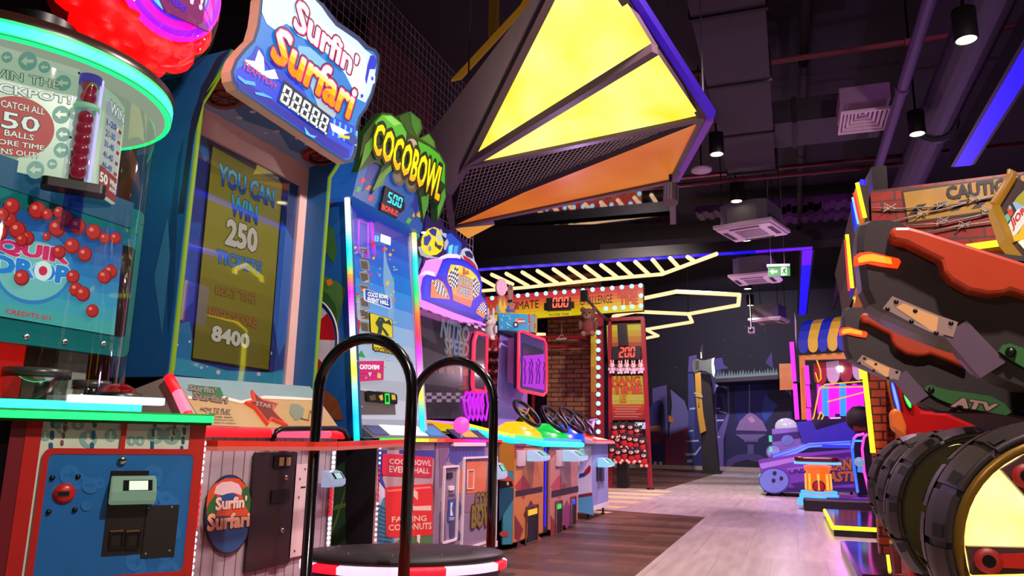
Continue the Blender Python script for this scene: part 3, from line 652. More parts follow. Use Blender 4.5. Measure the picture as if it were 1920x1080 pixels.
for i in range(5):
    x = 880+i*28; U(f"{x},{600+i*15} {x+10},{606+i*15} {x},{690+i*12} {x-10},{685+i*12}", '58c0f0', .0035)
k = b
sp = m('e02070', e=1.0); sd = m('3a1040', e=.5)
for w_, qd, mt in (("Surfin'", "702,-10 1005,290 982,390 678,138", [(.3, m('fafcff', e=1.2)), (-9, m('d8e4f8', e=1.1))]), ("Surfari", "606,135 998,455 955,600 562,290", [(.62, m('f4f0f4', e=1.1)), (.5, m('ffe080', e=1.1)), (.3, m('ffc020', e=1.15)), (-9, m('ff9410', e=1.15))])):
    k.txt(FS, w_, S(z4, qd), mt, .068, .03, sp, .03); k.txt(FS, w_, S(z4, qd), sd, .063, .09)
k.txt(FS, "TEAM PLAY", S(z4, "425,305 595,430 590,455 415,340"), m('f02838', e=1), .06, .01)
k.pp(FS, S(z4, "628,405 865,592 845,688 596,512"), m('14203c', e=.2), .058)
k.seg(FS, '88888', S(z4, "632,425 858,600 836,672 606,510"), m('d8f0ff', e=1.3), .06)
for i in range(5): 
    t = (i+1)/5; k.pp(FS, [z4(p) for p in ell(606+t*232+2, 510+t*165, 5, 6, 8)], m('d8f0ff', e=1.3), .06)
mq = b.build('marquee_sign', q)
# control panel
pa = onY(318, 706, YL); pb = V((-2.335, YL, .92)); lean = math.degrees(math.atan2(pb.x-pa.x, pa.z-pb.z)); FC = Fr(pb, 0, lean); L_ = (pa-pb).length; W_ = YR-YL
b = MB(); b.prism([V((-3.3, YL, .88)), V((-2.35, YL, .88)), pb, pa, V((-3.3, YL, pa.z))], (0, W_, 0), m('b0a49a', r=.4)); b.build('console', q)
b = MB(); b.ob(FC, .02, W_-.02, .01, L_-.01, 0, .004, m('b89a6a', r=.3))
b.pp(FC, S(z6, "60,15 800,70 840,130 700,130 560,120 430,150 330,120 240,140 150,120"), m('7fa0a8', r=.3), .005)
b.pp(FC, S(z6, "150,120 240,130 330,118 430,145 560,118 700,125 850,135 840,145 700,140 560,135 430,160 330,135 240,145 150,135"), m('e8e0d0', r=.3), .006)
b.pp(FC, S(z6, "150,60 320,75 340,120 300,150 190,130"), m('2f6a3c', r=.3), .006)
b.txt(FC, "Surfin'", S(z6, "158,58 300,78 295,108 150,88"), m('f4e0d8', e=.1), .008, .05, m('5a3020'), .03); b.txt(FC, "Surfari", S(z6, "180,100 360,128 355,160 175,135"), m('f0c8b0', e=.1), .008, .05, m('5a3020'), .03)
b.txt(FC, "HOW TO PLAY", S(z6, "218,180 378,190 375,212 214,200"), m('604858'), .007, .02)
for i, t in enumerate(("1. Insert credits.", "2. Press start.", "3. Choose your rider.", "4. Gather for multipliers.", "5. Don't lose the shades!")):
    y = 204+i*17; x = 245+i*9; b.txt(FC, t, S(z6, f"{x},{y} {x+135},{y+7} {x+135},{y+18} {x},{y+12}"), m('4a3848'), .007, .01)
b.pp(FC, S(z6, "700,160 740,165 770,190 760,240 720,250 690,210"), m('7a8a78', r=.3), .006); b.tube([FC.px(*z6(p), .006) for p in ((750, 240), (790, 250), (800, 200), (830, 250), (815, 200))], .005, m('8a7a5a'), 5)
b.build('panel_print', q)
star = S(z6, "492,85 515,115 545,135 632,160 605,195 640,235 685,275 600,240 580,270 545,225 510,180 458,148 500,140")
b = MB(); b.pp(FC, star, m('f04020', e=.7), .02, .018); cxs = sum(p[0] for p in star)/13; cys = sum(p[1] for p in star)/13
b.pp(FC, [(cxs+(x-cxs)*.8, cys+(y-cys)*.8) for x, y in star], m('a01410', e=.35), .021); b.txt(FC, 'START', S(z6, "512,148 615,170 612,190 510,170"), m('f0b8a8', e=.4), .024, .04); b.build('starfish_button', q)
b = MB(); b.tube([p+V((.012, -.006, .0)) for p in side([(314, 706), (330, 735), (348, 775), (364, 806)], YL)], .022, None, 8, cols=[eR, eRp, eR]) 
b.tube([FS.at(YL-.01, .905, .012), FS.at(3.0, .905, .012), FS.at(3.5, .905, .012), FS.at(YR+.02, .9, .012)], .022, None, 8, cols=[eR, m('ff5070', e=1.5), eR]); b.build('led_bumper', q)
b = MB(); b.tube([FS.px(x, y, .06 if 0 < i < 7 else .0) for i, (x, y) in enumerate(((512, 826), (514, 818), (518, 809), (528, 804), (632, 803), (645, 808), (651, 818), (653, 826)))], .013, BLK, 8); b.build('grab_handle', q)
# ================================================================ riding platform
PC = V((-1.75, 3.32, 0))
q = thing('balance_board_platform', 'oval black balance board with LED rim and two arched black handrails', 'ride platform', PC)
b = MB(); b.prism([(x, y, .0) for x, y in rr(-2.26, -1.2, 2.55, 4.28, .2)], (0, 0, .12), m('c83a22', r=.5)); b.build('red_base', q, bevel=.02)
def board(mb):            # squash the round build into a surfboard-like oval
    u = V((.885, .466, 0)); w_ = V((-.466, .885, 0))
    for i_, p in enumerate(mb.v): d = p-PC; mb.v[i_] = PC+u*d.dot(u)+w_*(d.dot(w_)*.58)+V((0, 0, d.z))
b = MB(); b.lathe(PC, (0, 0, 1), [(.38, .12), (.44, .24), (.46, .295)], m('1a2a44', r=.6), 48); board(b); b.build('skirt', q)
b = MB(); b.lathe(PC, (0, 0, 1), [(.46, .335), (.475, .35), (.465, .368), (.3, .38), (.0001, .385)], m('1a181a', r=.5), 56)
for i in range(10):
    a = i*.63; b.ball(PC+V((.36*math.cos(a), .36*math.sin(a), .377)), .006, GREY, 6)
board(b); b.build('board_top', q)
b = MB()
for i in range(36):
    mm = m('ff1830', e=1.4) if i % 6 < 2 else m('ffc8e8', e=1.4); b.lathe(PC, (0, 0, 1), [(.46, .295), (.484, .3), (.486, .33), (.46, .338)], mm, 2, i*10, i*10+10)
board(b); b.build('led_rim', q)
for y, hw, top in ((2.87, .235, 1.325), (3.80, .245, 1.32)):
    P = [V((-1.75-hw, y, .02))]+arc((-1.75, y, top-hw), hw, V((-1, 0, 0)), V((0, 0, 1)), 0, 180, 20)+[V((-1.75+hw, y, .02))]
    k = MB(); k.tube(P, .0245, m('08080a', r=.18), 12); k.build('handrail', q)
b = MB(); P0, P1, P2 = onX(408, 836, -1.93), onX(632, 837, -1.93), onX(768, 830, -1.93)
for A, B in ((P0, P1), (P1+(P2-P1)*.01, P2)):
    b.prism([A+V((0, 0, -.004)), A+V((0, 0, .018)), A+V((-.05, 0, .018)), A+V((-.05, 0, -.004))], B-A, m('d83418', r=.4)); b.prism([A+V((0.002, 0, -.018)), A+V((.002, 0, -.002)), A+V((-.05, 0, -.002)), A+V((-.05, 0, -.018))], B-A, m('e87060', e=.55))
b.build('padded_rail', q)
# ================================================================ coconut bowling game
LC = 6.8; FK = Fr((-2.405, 0, .875), 0, LC); FC0 = Fr((-2.3, 0, 0), 0); YC0, YC1, YCS = 3.97, 5.93, 4.8
q = thing('coconut_bowl_machine', 'coconut bowling arcade game with palm leaf sign and rainbow-lit peg board', 'arcade machine', (-2.8, 4.9, 0))
b = MB(); b.box(-2.95, -2.31, YC0, YC1, .03, .86, m('14121a', r=.5)); b.build('lower_cabinet', q)
z8 = Z(560, 740, 1398/440)
b = MB(); b.ob(FC0, YC0, 4.72, .04, .87, -.01, 0, m('b89aa0', r=.35)); FQ2 = FC0
C = lambda t, h, c: b.pp(FC0, S(z8, t), m(h, r=.35), c)
C("470,330 530,330 500,500 520,560 475,560", '2a3c90', .001); C("475,560 520,560 560,620 570,890 470,890", '3a8aa8', .001); C("480,520 510,560 530,600 500,620 475,700", 'c8d0e8', .002)
for i in range(9): C(f"470,{650+i*26} 560,{700+i*22} 556,{706+i*22} 470,{668+i*26}", '1c5a78', .002)
C("740,540 800,560 815,890 560,890 640,840 740,800", '4a7a3a', .001); C("600,330 740,330 812,330 812,380 600,350", '2a3c90', .001)
C("500,355 512,350 795,372 800,385 795,490 780,495 505,480 496,470", 'd02030', .003); b.txt(FC0, 'COCO BOWL', S(z8, "540,382 790,392 788,425 540,412"), m('e8d0c8'), .005, .03); b.txt(FC0, 'EVENT HALL', S(z8, "540,425 780,440 778,470 540,462"), m('e8d0c8'), .005, .03)
C("515,560 530,550 790,530 800,540 800,830 790,838 540,850 522,840", 'e02418', .003); C("525,568 785,545 788,556 530,580", 'f08070', .004)
C("620,610 640,575 680,560 710,580 710,630 695,615 680,600 660,600 650,640 690,665 790,660 790,690 690,690 640,670", 'e8c8b0', .004)
b.txt(FC0, 'FALLING', S(z8, "555,728 760,720 760,752 555,758"), m('e8c8b0'), .005, .03); b.txt(FC0, 'COCONUTS', S(z8, "535,776 790,762 790,800 535,810"), m('e8c8b0'), .005, .03)
C("640,840 660,845 655,895 640,895", 'e8e0d8', .004); C("705,835 725,835 720,895 705,895", 'e8e0d8', .004)
b.build('front_print', q)
a0, b0 = FC0.ab(*z8((487, 335)), .004)
b = MB()
for i in range(26): b.ob(FC0, a0-.006, a0+.006, .1+i*.029, .112+i*.029, 0, .005, eR if 14 < i < 22 else eWl)
b.build('led_strip', q)
b = MB(); b.ob(FC0, 4.74, YC1, .04, .87, -.01, .004, m('8a7890', r=.3))
C2 = lambda t, h, c: b.pp(FC0, S(z8, t), m(h, r=.3), c)
C2("835,290 900,300 880,380 870,520 840,560 840,450", '7a5a78', .006); C2("900,300 1110,300 1110,380 1000,370 940,420 900,400", '4a4a98', .006)
C2("850,640 900,600 1110,600 1110,700 850,700", '8a6a80', .006); C2("840,700 870,680 880,880 840,890", '6a5a80', .006)
for i in range(9): C2(f"{905+i*18},330 {912+i*18},330 {885+i*24},395 {880+i*24},392", '28408a', .0062)
C2("1000,400 1120,395 1120,580 1000,590", 'd8703a', .0064); C2("945,450 985,448 985,590 950,592", 'c86a48', .0064)
C2("895,690 930,640 940,600 980,680 940,790 985,860 900,880", '403a68', .0066)
b.build('ticket_front', q)
b = MB(); fr = m('e8d8e4', r=.3)
b.rrect(FC0, z8((872, 425)), z8((946, 868)), fr, .022, .018, .02, hole=.014); b.rc(FC0, z8((890, 465)), z8((918, 497)), m('18141c'), .014, .01); b.rrect(FC0, z8((900, 545)), z8((928, 568)), fr, .016, .012, .006)
b.txt(FC0, 'WIN', S(z8, "893,590 930,588 930,606 893,608"), m('28204a'), .012, .02); b.rc(FC0, z8((894, 625)), z8((928, 750)), m('2a4a98', r=.3), .011, .006); b.pp(FC0, S(z8, "905,645 918,640 912,680 920,720 903,722"), m('e8e0f0'), .013); b.txt(FC0, 'TICKETS', S(z8, "896,732 927,730 927,746 896,748"), m('e8e0f0'), .013, .02); b.build('ticket_door', q)
b = MB(); b.rrect(FC0, z8((990, 372)), z8((1178, 868)), fr, .022, .018, .02, hole=.014); b.rrect(FC0, z8((925, 282)), z8((1116, 306)), fr, .03, .026, .006)
b.txt(FC0, 'COCO', S(z8, "1055,590 1165,575 1160,660 1050,672"), m('f0c020', e=.1), .012, .05, m('3a1a50'), .05); b.txt(FC0, 'BOWL', S(z8, "1035,668 1180,650 1175,775 1030,790"), m('f0c020', e=.1), .0125, .05, m('3a1a50'), .06)
b.rrect(FC0, z8((1010, 450)), z8((1045, 560)), fr, .014, .01, .005, hole=.005); b.build('cash_door', q)
card_reader(FC0, z8((1148, 405)), z8((1192, 500)), .03, q, '60d8a0', 'd0d8ff', e=.6)
b = MB(); b.ob(FC0, 4.76, YC1, .04, .085, 0, .012, m('e8d0d8')); b.build('kick_plate', q)
# black side and leaf print side
FSd = Fr((0, YC0-.002, 0), 90)
b = MB(); b.pp(FSd, S(z6, "700,640 985,470 990,930 700,960"), m('2a4a30', r=.4), 0)
for t in ("880,930 960,700 990,600 985,640 940,800", "860,640 930,560 985,540 985,560 920,600", "880,760 940,700 990,690 990,710 930,730"): b.pp(FSd, S(z6, t), m('5a7a3a', r=.4), .002)
b.build('leaf_print', q)
# counter
b = MB(); b.ob(FC0, YC0-.03, YC1+.01, .862, .888, -.3, .02, m('1a1418', r=.25)); co_ = b.build('counter', q)
def hue(t):
    import colorsys
    r_, g_, b_ = colorsys.hsv_to_rgb(t % 1, .93, 1); return '%02x%02x%02x' % (int(r_*255), int(g_*255), int(b_*255))
b = MB(); n = 16
for i in range(n):
    y0 = YC0-.03+(YC1+.04-YC0)*i/n; y1 = YC0-.03+(YC1+.04-YC0)*(i+1)/n; t = i/(n-1); hh = .36-.36*t/.45 if t < .45 else 1.0-.15*(t-.45)/.3 if t < .75 else .85+.15*(t-.75)/.25
    b.ob(FC0, y0, y1, .868, .89, .02, .032, m(hue(hh), e=1.4))
b.build('led_edge', co_)
b = MB(); b.prism([V((-2.5, 3.98, .89)), V((-2.34, 3.98, .89)), V((-2.5, 3.98, 1.0))], (0, 1.1, 0), m('5a565c', r=.3)); 
FT2 = Fr((-2.34, 0, .892), 0, 55.5); b.ob(FT2, 4.22, 4.75, .03, .15, 0, .003, m('f4f8ff', e=1.2)); b.ob(FT2, 4.02, 4.2, .03, .12, 0, .003, m('5868a8', e=.4)); b.ob(FT2, 4.78, 5.02, .03, .15, 0, .003, m('3090d8', e=.7)); b.ob(FT2, 5.2, 5.8, .0, .12, -.01, .003, m('28206a', e=.3)); b.ob(FT2, 5.35, 5.62, .02, .11, 0, .006, m('f0b030', e=.8)); b.build('control_screens', q)
w = FC0.px(865, 815, -.02); b = MB(); b.tube([w+V((0, 0, -.02)), w+V((0, 0, .04))], .008, m('c8b8c8'), 8); lv = b.build('lever', q)
b = MB(); b.ball(FC0.px(865, 797, -.02), .062, m('ff58d8', e=.95), 18); b.build('lever_ball', lv)
# peg board cabinet
zk = Z(600, 440, 3.375); zm = Z(600, 180, 3.375)
b = MB(); tl = FK.ab(652, 372); b1 = tl[1]
b.ob(FK, 3.96, YCS, -.0, b1+.1, -.7, -.05, m('1a4a8c', r=.4)); b.ob(FK, 3.95, 3.968, -.02, b1+.02, -.75, -.005, m('1f5f9e', r=.4)); b.ob(FK, YCS-.02, YCS+.03, -.02, b1, -.75, 0, m('b0b4c8', r=.3))
sp_ = Fr((0, 3.925, 0), 90)
b.pp(Fr((0, 3.948, 0), 90), [(648, 330), (592, 270), (540, 830), (667, 830)], m('1d5aa0', r=.4), 0.0)
b.build('cabinet_shell', q)
Fsd = Fr((0, 3.944, 0), 90); b = MB(); G = lambda t, h, c: b.pp(Fsd, S(z55, t), m(h, r=.4), c)
G("770,130 830,100 880,130 895,250 880,310 850,270 820,200 780,170", '3a6a30', 0); G("760,380 830,370 900,400 940,440 900,640 870,540 840,480 780,420", '4a7a38', 0); G("800,440 850,460 890,520 900,640 860,560", '2c5a28', .002)
G("745,600 790,620 800,690 780,770 740,750", '5a3020', 0); G("720,870 770,880 760,950 715,950", '3a1c14', .001); G("780,960 840,950 900,1000 930,1100 780,1100", '8a4a28', .002)
for x, y in ((800, 310), (855, 405), (820, 52), (866, -5), (800, 95)): G(f"{x-14},{y-10} {x+10},{y-20} {x+20},{y+6} {x-6},{y+20}", 'e07a30', .003)
# lifebuoy
def ringsec(a0, a1, h):
    o = [z55(k) for k in ell(738, 690, 148, 190, 12, a0, a1)]; i = [z55(k) for k in ell(728, 690, 62, 90, 12, a1, a0)]; b.pp(Fsd, o+i, m(h, r=.4), .004)
for i in range(8): ringsec(-88+i*45, -43+i*45, 'd8d0d8' if i % 2 == 0 else 'c01824')
b.tube([Fsd.px(*z55(k), .006) for k in ell(742, 690, 158, 215, 24, -88, 80)], .006, m('b8b0b0'), 5)
b.build('side_print', q)
def rain(P, Q, keys):
    k = MB(); cols = []; n = 60; pts = [P+(Q-P)*(i/n) for i in range(n+1)]
    for i in range(n):
        t = i/n; j = max(j for j in range(len(keys)) if keys[j][0] <= t); j2 = min(j+1, len(keys)-1); f = 0 if j == j2 else (t-keys[j][0])/(keys[j2][0]-keys[j][0])
        c1, c2 = keys[j][1], keys[j2][1]; c = [round(c1[x]*(1-f)+c2[x]*f) for x in range(3)]; cols.append(m('%02x%02x%02x' % tuple(c), e=1.5))
    k.tube(pts, .02, None, 6, cols=cols); return k
Wc, Cy, Gn, Rd, Mg, Yl, Bl = (255, 250, 220), (0, 230, 255), (0, 255, 110), (255, 60, 30), (255, 40, 220), (255, 240, 60), (60, 120, 255)
rain(FK.px(651, 372, .01), FK.px(669, 826, .01), [(0, Wc), (.14, (190, 250, 255)), (.22, Cy), (.29, (80, 255, 160)), (.33, (255, 140, 40)), (.4, Mg), (.5, (255, 170, 255)), (.62, Wc), (.72, Yl), (.8, (120, 220, 255)), (.9, (20, 190, 255)), (1, (0, 220, 190))]).build('rainbow_strip', q)
rain(FK.px(776, 432, .01), FK.px(793, 822, .01), [(0, Yl), (.08, Wc), (.15, Cy), (.3, Gn), (.42, (255, 100, 30)), (.52, (255, 40, 80)), (.6, Mg), (.72, (255, 180, 255)), (.8, Yl), (.9, Cy), (1, (60, 190, 255))]).build('rainbow_strip', q)
b = MB(); B = lambda t, h, c, e=.75: b.pp(FK, S(zk, t), m(h, e=e), -.035+c)
b.bands(FK, [(652, 374), (778, 440), (794, 822), (668, 826)], [m(h, e=.95) for h in ('1c3ca8', '1c50c0', '2060d0', '2470d8', '3a88e0', '60a0e0', '90b8e0', 'a8c0d8', 'b8c4d0', 'b0b4c0', 'c8c8d8', 'a8a8b8')], -.035)
B("180,360 250,380 260,560 200,600", 'c8ccd8', .002, .6); B("200,505 260,540 230,690 205,690", 'e8e8f0', .004); B("200,505 225,530 215,600", 'd02838', .005); B("235,525 258,545 245,640 225,690 222,600", 'd02838', .005)
for i in range(8):
    y = 75+i*78; B(f"{248},{y} {300},{y+8} {312},{y+22} {316},{y+76} {262},{y+70}", 'b0a090', .006, .6); B(f"{256},{y+12} {300},{y+18} {306},{y+68} {264},{y+62}", '7a6a5c', .007, .5)
B("405,60 425,180 470,300 470,560 440,560 400,300", '88b8e8', .001)
for i in range(34):
    x, y = random.uniform(200, 470), random.uniform(60, 420); r = random.uniform(7, 13); B(f"{x-r},{y} {x},{y-r} {x+r},{y} {x},{y+r*1.2}", random.choice(('f08030', 'e83070', '50d060', 'f0d040', '50b0f0')), .008, .8)
b.rrect(FK, zk((283, 340)), zk((452, 470)), m('e8f0ff', e=.9), -0.015, .01, .012); b.rrect(FK, zk((287, 344)), zk((448, 466)), m('1c50b0', e=.8), -0.013, .004, .01)
b.txt(FK, 'COCO BOWL', S(zk, "302,362 432,385 432,410 302,388"), m('f4f8ff', e=1), -0.01, .05); b.txt(FK, 'EVENT HALL', S(zk, "302,396 434,420 434,446 302,424"), m('f4f8ff', e=1), -0.01, .05)
b.rrect(FK, zk((316, 492)), zk((464, 655)), m('303020', e=.2), -0.015, .01, .012); b.rrect(FK, zk((319, 496)), zk((460, 652)), m('f0d810', e=.85), -0.013, .004, .01)
b.pp(FK, S(zk, "350,560 372,520 400,525 415,550 440,535 455,580 430,565 400,560 395,580 420,610 440,640 420,640 395,600 385,640 360,640 370,590"), m('205030', e=.4), -0.01); b.pp(FK, [zk(k) for k in ell(376, 632, 12, 13)], m('3060a0', e=.6), -0.009)
b.rrect(FK, zk((336, 655)), zk((472, 760)), m('303020', e=.2), -0.015, .01, .012); b.rrect(FK, zk((339, 658)), zk((469, 756)), m('f0d810', e=.85), -0.013, .004, .01); b.txt(FK, 'COCONUTS', S(zk, "342,712 466,722 464,752 342,742"), m('302810', e=.2), -0.01, .04)
B("232,800 405,798 402,920 240,930 212,890 225,850", 'e02878', .02, .85); 
for i in range(4): B(f"235,{830+i*24} 400,{828+i*24} 400,{832+i*24} 235,{834+i*24}", 'a81858', .021, .8)
b.txt(FK, "CATCH'EM!", S(zk, "252,822 375,826 374,852 252,850"), m('fff4f8', e=1), -0.012, .06); B("305,872 328,872 316,900", 'f8e8f0', .022); B("365,872 385,880 385,910 362,905", 'f0e060', .022)
B("235,770 262,730 290,780", '38a848', .021)
b.seg(FK, '21', S(zk, "165,-80 208,-70 206,-28 162,-38"), m('20e8ff', e=1.3), -0.02); b.seg(FK, '8', S(zk, "348,5 372,10 370,45 346,40"), m('20e8ff', e=1.3), -0.02)
b.pp(FK, S(zk, "385,-5 448,18 446,68 383,45"), m('f8ffff', e=1.6), -0.02)
for t in ("245,-90 305,-70 303,140 243,110", "322,-80 332,-76 348,120 338,118", "195,-95 203,-92 210,100 202,100"):
    b.tube([FK.px(*p, -0.02) for p in S(zk, t)], .007, m('b030ff', e=1.2), 5, closed=True)
b.pp(FK, S(zk, "318,40 350,50 335,98"), m('e01828', e=.9), -0.015)
B("205,965 355,985 355,1000 205,975", 'd8d8d8', .012); B("205,975 470,1000 480,1140 215,1140", '8a7a70', .003, .4)
b.build('playfield', q)
b = MB(); b.rrect(FK, zk((295, 985)), zk((492, 1075)), m('16201a', r=.2), -.012, .03, .02)
b.pp(FK, S(zk, "410,1005 440,1005 442,1072 412,1072"), m('18f040', e=1.3), -.010); b.pp(FK, S(zk, "416,1015 434,1015 436,1060 418,1060"), m('0a5020', e=.5), -.009)
b.pp(FK, S(zk, "372,1020 395,1010 400,1045 385,1050"), m('e8d020', e=.8), -.010); b.pp(FK, S(zk, "452,1010 475,1015 480,1045 455,1045"), m('e8d020', e=.8), -.010); b.pp(FK, S(zk, "310,1020 350,1010 355,1045 320,1050"), m('7a6a18', e=.4), -.010)
b.pp(FK, S(zk, "205,1075 270,1085 270,1092 205,1085"), m('20f060', e=1), -.02); b.build('catch_display', q)
for i in range(30):
    x, y = random.uniform(200, 470), random.uniform(100, 940)
    if 283 < x < 452 and (340 < y < 470 or 500 < y < 760) and i % 3: continue
    w = FK.px(*zk((x, y)), -.035); k = MB(); k.tube([w, w+FK.n*.03], .004, m('c8c4c0', r=.3), 5); k.build('peg', q)
b = MB(); b.face([FK.px(*p, -.0) for p in ((656, 376), (776, 440), (792, 822), (672, 826))], glass('ffffff', .05)); b.build('front_glass', q)
# marquee
FMq = Fr((-2.52, 0, 0), 0); b = MB(); Q = lambda t, h, c, e=.85, d=0: b.pp(FMq, S(zm, t), m(h, e=e), c, d)
Q("245,470 330,330 640,560 650,830 640,865 205,632", '2060b8', 0, .55, .25)
for x, y, h in ((270, 535, 'd82030'), (320, 648, 'd82030'), (240, 590, '30a040'), (305, 580, 'e87030'), (600, 750, 'e8a030'), (630, 750, 'e8b030'), (560, 790, '60b040'), (585, 690, '2030a0')): Q(f"{x-18},{y+10} {x},{y-22} {x+22},{y-8} {x+4},{y+20}", h, .002, .7)
Q("320,400 350,390 375,440 350,520 270,610 300,470", '1c2c90', .002, .7); Q("600,600 630,650 605,790 590,690", '1c2c90', .002, .7)
Q("340,160 390,105 450,110 520,165 560,230 620,270 690,310 760,360 800,430 806,600 770,740 740,800 735,660 700,600 655,800 632,640 620,585 460,470 455,440 330,620 395,440 345,420 240,480 300,300 250,400 275,250", '1c3c14', .02, .5, .05)
Q("350,165 395,118 450,122 515,170 548,235 540,300 430,220 350,180", '50b830', .024); Q("620,285 690,320 755,370 790,435 790,560 700,470 640,400", '48b028', .024); Q("405,130 450,125 510,175 470,190", '90d860', .025)
Q("285,310 330,260 335,330 300,390 250,465 270,380", '4a8a20', .023); Q("345,590 400,500 450,430 455,470 400,520", '5a8a28', .024); Q("330,600 375,500 440,440 400,560", '4c7a22', .0235); Q("640,640 690,620 685,690 655,780", '488a2c', .024); Q("745,660 790,580 795,640 745,780", '4a9a30', .024)
Q("500,130 575,97 640,152 650,205 620,270 550,225", '2c5c1c', .01, .55, .04); Q("575,105 632,155 638,205 610,250 580,180", '3a7828', .014); Q("610,275 690,235 728,290 735,335 660,310", '2c5c1c', .011, .5); Q("640,270 690,242 720,290 726,325", '4a8a2c', .013)
Q(' '.join(f'{x:.0f},{y:.0f}' for x, y in ell(580, 318, 36, 48)), 'c0a890', .022, .8)
for x, y in ((500, 510), (580, 555)): Q(' '.join(f'{a:.0f},{c:.0f}' for a, c in ell(x, y, 40, 58, rot=-10)), '6a5848', .024, .5); Q(' '.join(f'{a:.0f},{c:.0f}' for a, c in ell(x-5, y-8, 28, 44, rot=-10)), '8a7868', .025, .5)
b.txt(FMq, 'COCOBOWL', S(zm, "362,165 788,470 752,660 330,345"), [(.2, m('ffe010', e=1.1)), (-9, m('ffb010', e=1.1))], .04, .03); b.txt(FMq, 'COCOBOWL', S(zm, "362,165 788,470 752,660 330,345"), m('0c0c08', e=.1), .034, .13)
b.rrect(FMq, zm((405, 585)), zm((535, 730)), m('101418', r=.3), .02, .04, .02)
b.pp(FMq, S(zm, "415,568 536,640 518,738 392,680"), m('10141c', r=.3), .03, .02); b.seg(FMq, '500', S(zm, "438,605 526,648 512,712 422,668"), m('20e0ff', e=1.4), .034, gap=.2)
b.pp(FMq, S(zm, "388,672 500,722 490,775 384,722"), m('201014', e=.2), .032, .02); b.txt(FMq, 'BONUS', S(zm, "396,684 494,730 488,762 390,716"), m('f04040', e=1), .036, .04)
b.build('marquee_sign', q)
# ================================================================ racing game
FN = Fr((-3.0, 0, 0), 0); zc = Z(760, 400, 4.911)
q = thing('racing_game_machine', 'racing arcade game with blue car-shaped sign, colourful steering wheel counter and dark glass panel', 'arcade machine', (-2.9, 6.9, 0))
y0, y1 = FN.ab(785, 650)[0], FN.ab(907, 650)[0]
b = MB(); b.box(-3.6, -3.01, y0-.1, y1+.02, .02, 2.0, m('1a1420', r=.5)); b.ob(FN, y0-.1, y1+.03, .95, 2.42, -.3, -.01, m('1c1826', r=.4)); b.build('back_cabinet', q)
b = MB(); b.pp(FN, [(784, 562), (908, 606), (904, 785), (786, 785)], m('3c3a42', r=.15, var=.3), .0, .02)
z8n = Z(600, 440, 3.375)
b.check(FN, S(z8n, "615,415 1045,580 1045,612 615,462"), 16, 2, m('c8c0d0', r=.3), m('1a1418', r=.3), .003); b.check(FN, S(z8n, "640,1000 1040,1000 1040,1060 640,1060"), 14, 3, m('a8a0b0', r=.3), m('1a1418', r=.3), .003)
b.pp(FN, S(z8n, "620,465 700,500 740,700 640,640"), m('52505a', r=.15), .002); b.pp(FN, S(z8n, "630,700 1020,860 1020,990 640,940"), m('5a5660', r=.15), .002)
b.txt(FN, 'NITRO', S(z8n, "775,532 945,590 940,680 762,645"), m('a8bcc4', e=.22), .006, .02, m('1f7a90', e=.3), .045); b.txt(FN, 'SPEED', S(z8n, "788,650 945,692 936,772 790,748"), m('a8bcc4', e=.22), .006, .02, m('1f7a90', e=.3), .045)
for x in range(6): b.pp(FN, S(z8n, f"{700+x*50},{830+x*6} {735+x*50},{825+x*6} {740+x*50},{870+x*6} {705+x*50},{872+x*6}"), m('8a7460', r=.3), .004)
gp = b.build('glass_panel', q)
b = MB(); b.face([FN.px(*p, .012) for p in ((786, 580), (906, 612), (903, 783), (788, 783))], glass('ffffff', .06)); b.build('glass_pane', gp)
b = MB(); b.tube([FN.px(*p, .02) for p in S(z8n, "612,408 700,440 900,520 1045,572")], .012, m('ff70f0', e=1.5), 6); b.tube([FN.px(790, 789, .03), FN.px(868, 794, .03)], .012, m('ff70f0', e=1.4), 6); b.build('pink_led_strip', q)
# marquee with back board
FN2 = Fr((-2.98, 0, 0), 0); FN3 = Fr((-2.86, 0, 0), 0)
b = MB(); W = lambda t, h, c, e=.8, d=0: b.pp(FN2, S(zc, t), m(h, e=e), c, d)
W("110,560 160,480 190,30 210,10 230,50 255,65 300,45 330,60 370,150 400,155 440,140 470,165 500,220 560,245 580,310 620,400 660,470 690,560 690,700 300,700", '2a1878', .0, .45, .06)
W("370,200 420,180 470,230 520,280 500,380 380,400", '2050c8', .002, 1.0); W("400,300 440,285 430,380 395,385", '70d0ff', .004, 1.2); W("450,300 490,295 470,390 440,385", '40a0ff', .004, 1.1)
W("60,200 130,180 150,430 110,560 90,400", '18a0b0', .001, .6); W("160,440 300,460 290,560 160,540", '301838', .003, .3); W("200,430 230,432 225,530 190,525", '803848', .004, .5); W("255,445 290,450 280,545 245,540", '803848', .004, .5)
W("105,250 130,215 160,205 190,330 180,390 130,415 100,350", '303038', .02, .4); W("115,310 150,300 200,370 260,400 330,410 370,390 360,420 200,410 140,385", 'c0c4d0', .022, .7)
W("160,200 210,145 265,125 310,145 330,190 350,250 350,300 330,350 290,380 230,390 180,370 150,320 145,260", 'f0e010', .024, .95)
W("215,160 250,135 290,150 280,215 240,195", '2838a0', .026, .8); W("170,220 225,195 240,230 205,300 170,290", '3848b0', .026, .8); W("285,200 320,195 345,250 300,260", 'c8d0d8', .027, .9)
W(' '.join(f'{x:.0f},{y:.0f}' for x, y in ell(225, 325, 14, 26)), '8090a0', .027, .9); W("275,250 300,290 340,300 320,340 270,300", '484858', .028, .6); W("310,170 330,140 345,180 380,185 375,230 340,200", 'b8c8e0', .026, .9)
W("360,260 390,235 400,270 370,340 355,330", 'c0c0cc', .026, .9); W(' '.join(f'{x:.0f},{y:.0f}' for x, y in ell(170, 178, 24, 12)), 'f8f8ff', .026, 1.3); W(' '.join(f'{x:.0f},{y:.0f}' for x, y in ell(88, 290, 16, 50)), 'e0e8ff', .005, 1.4)
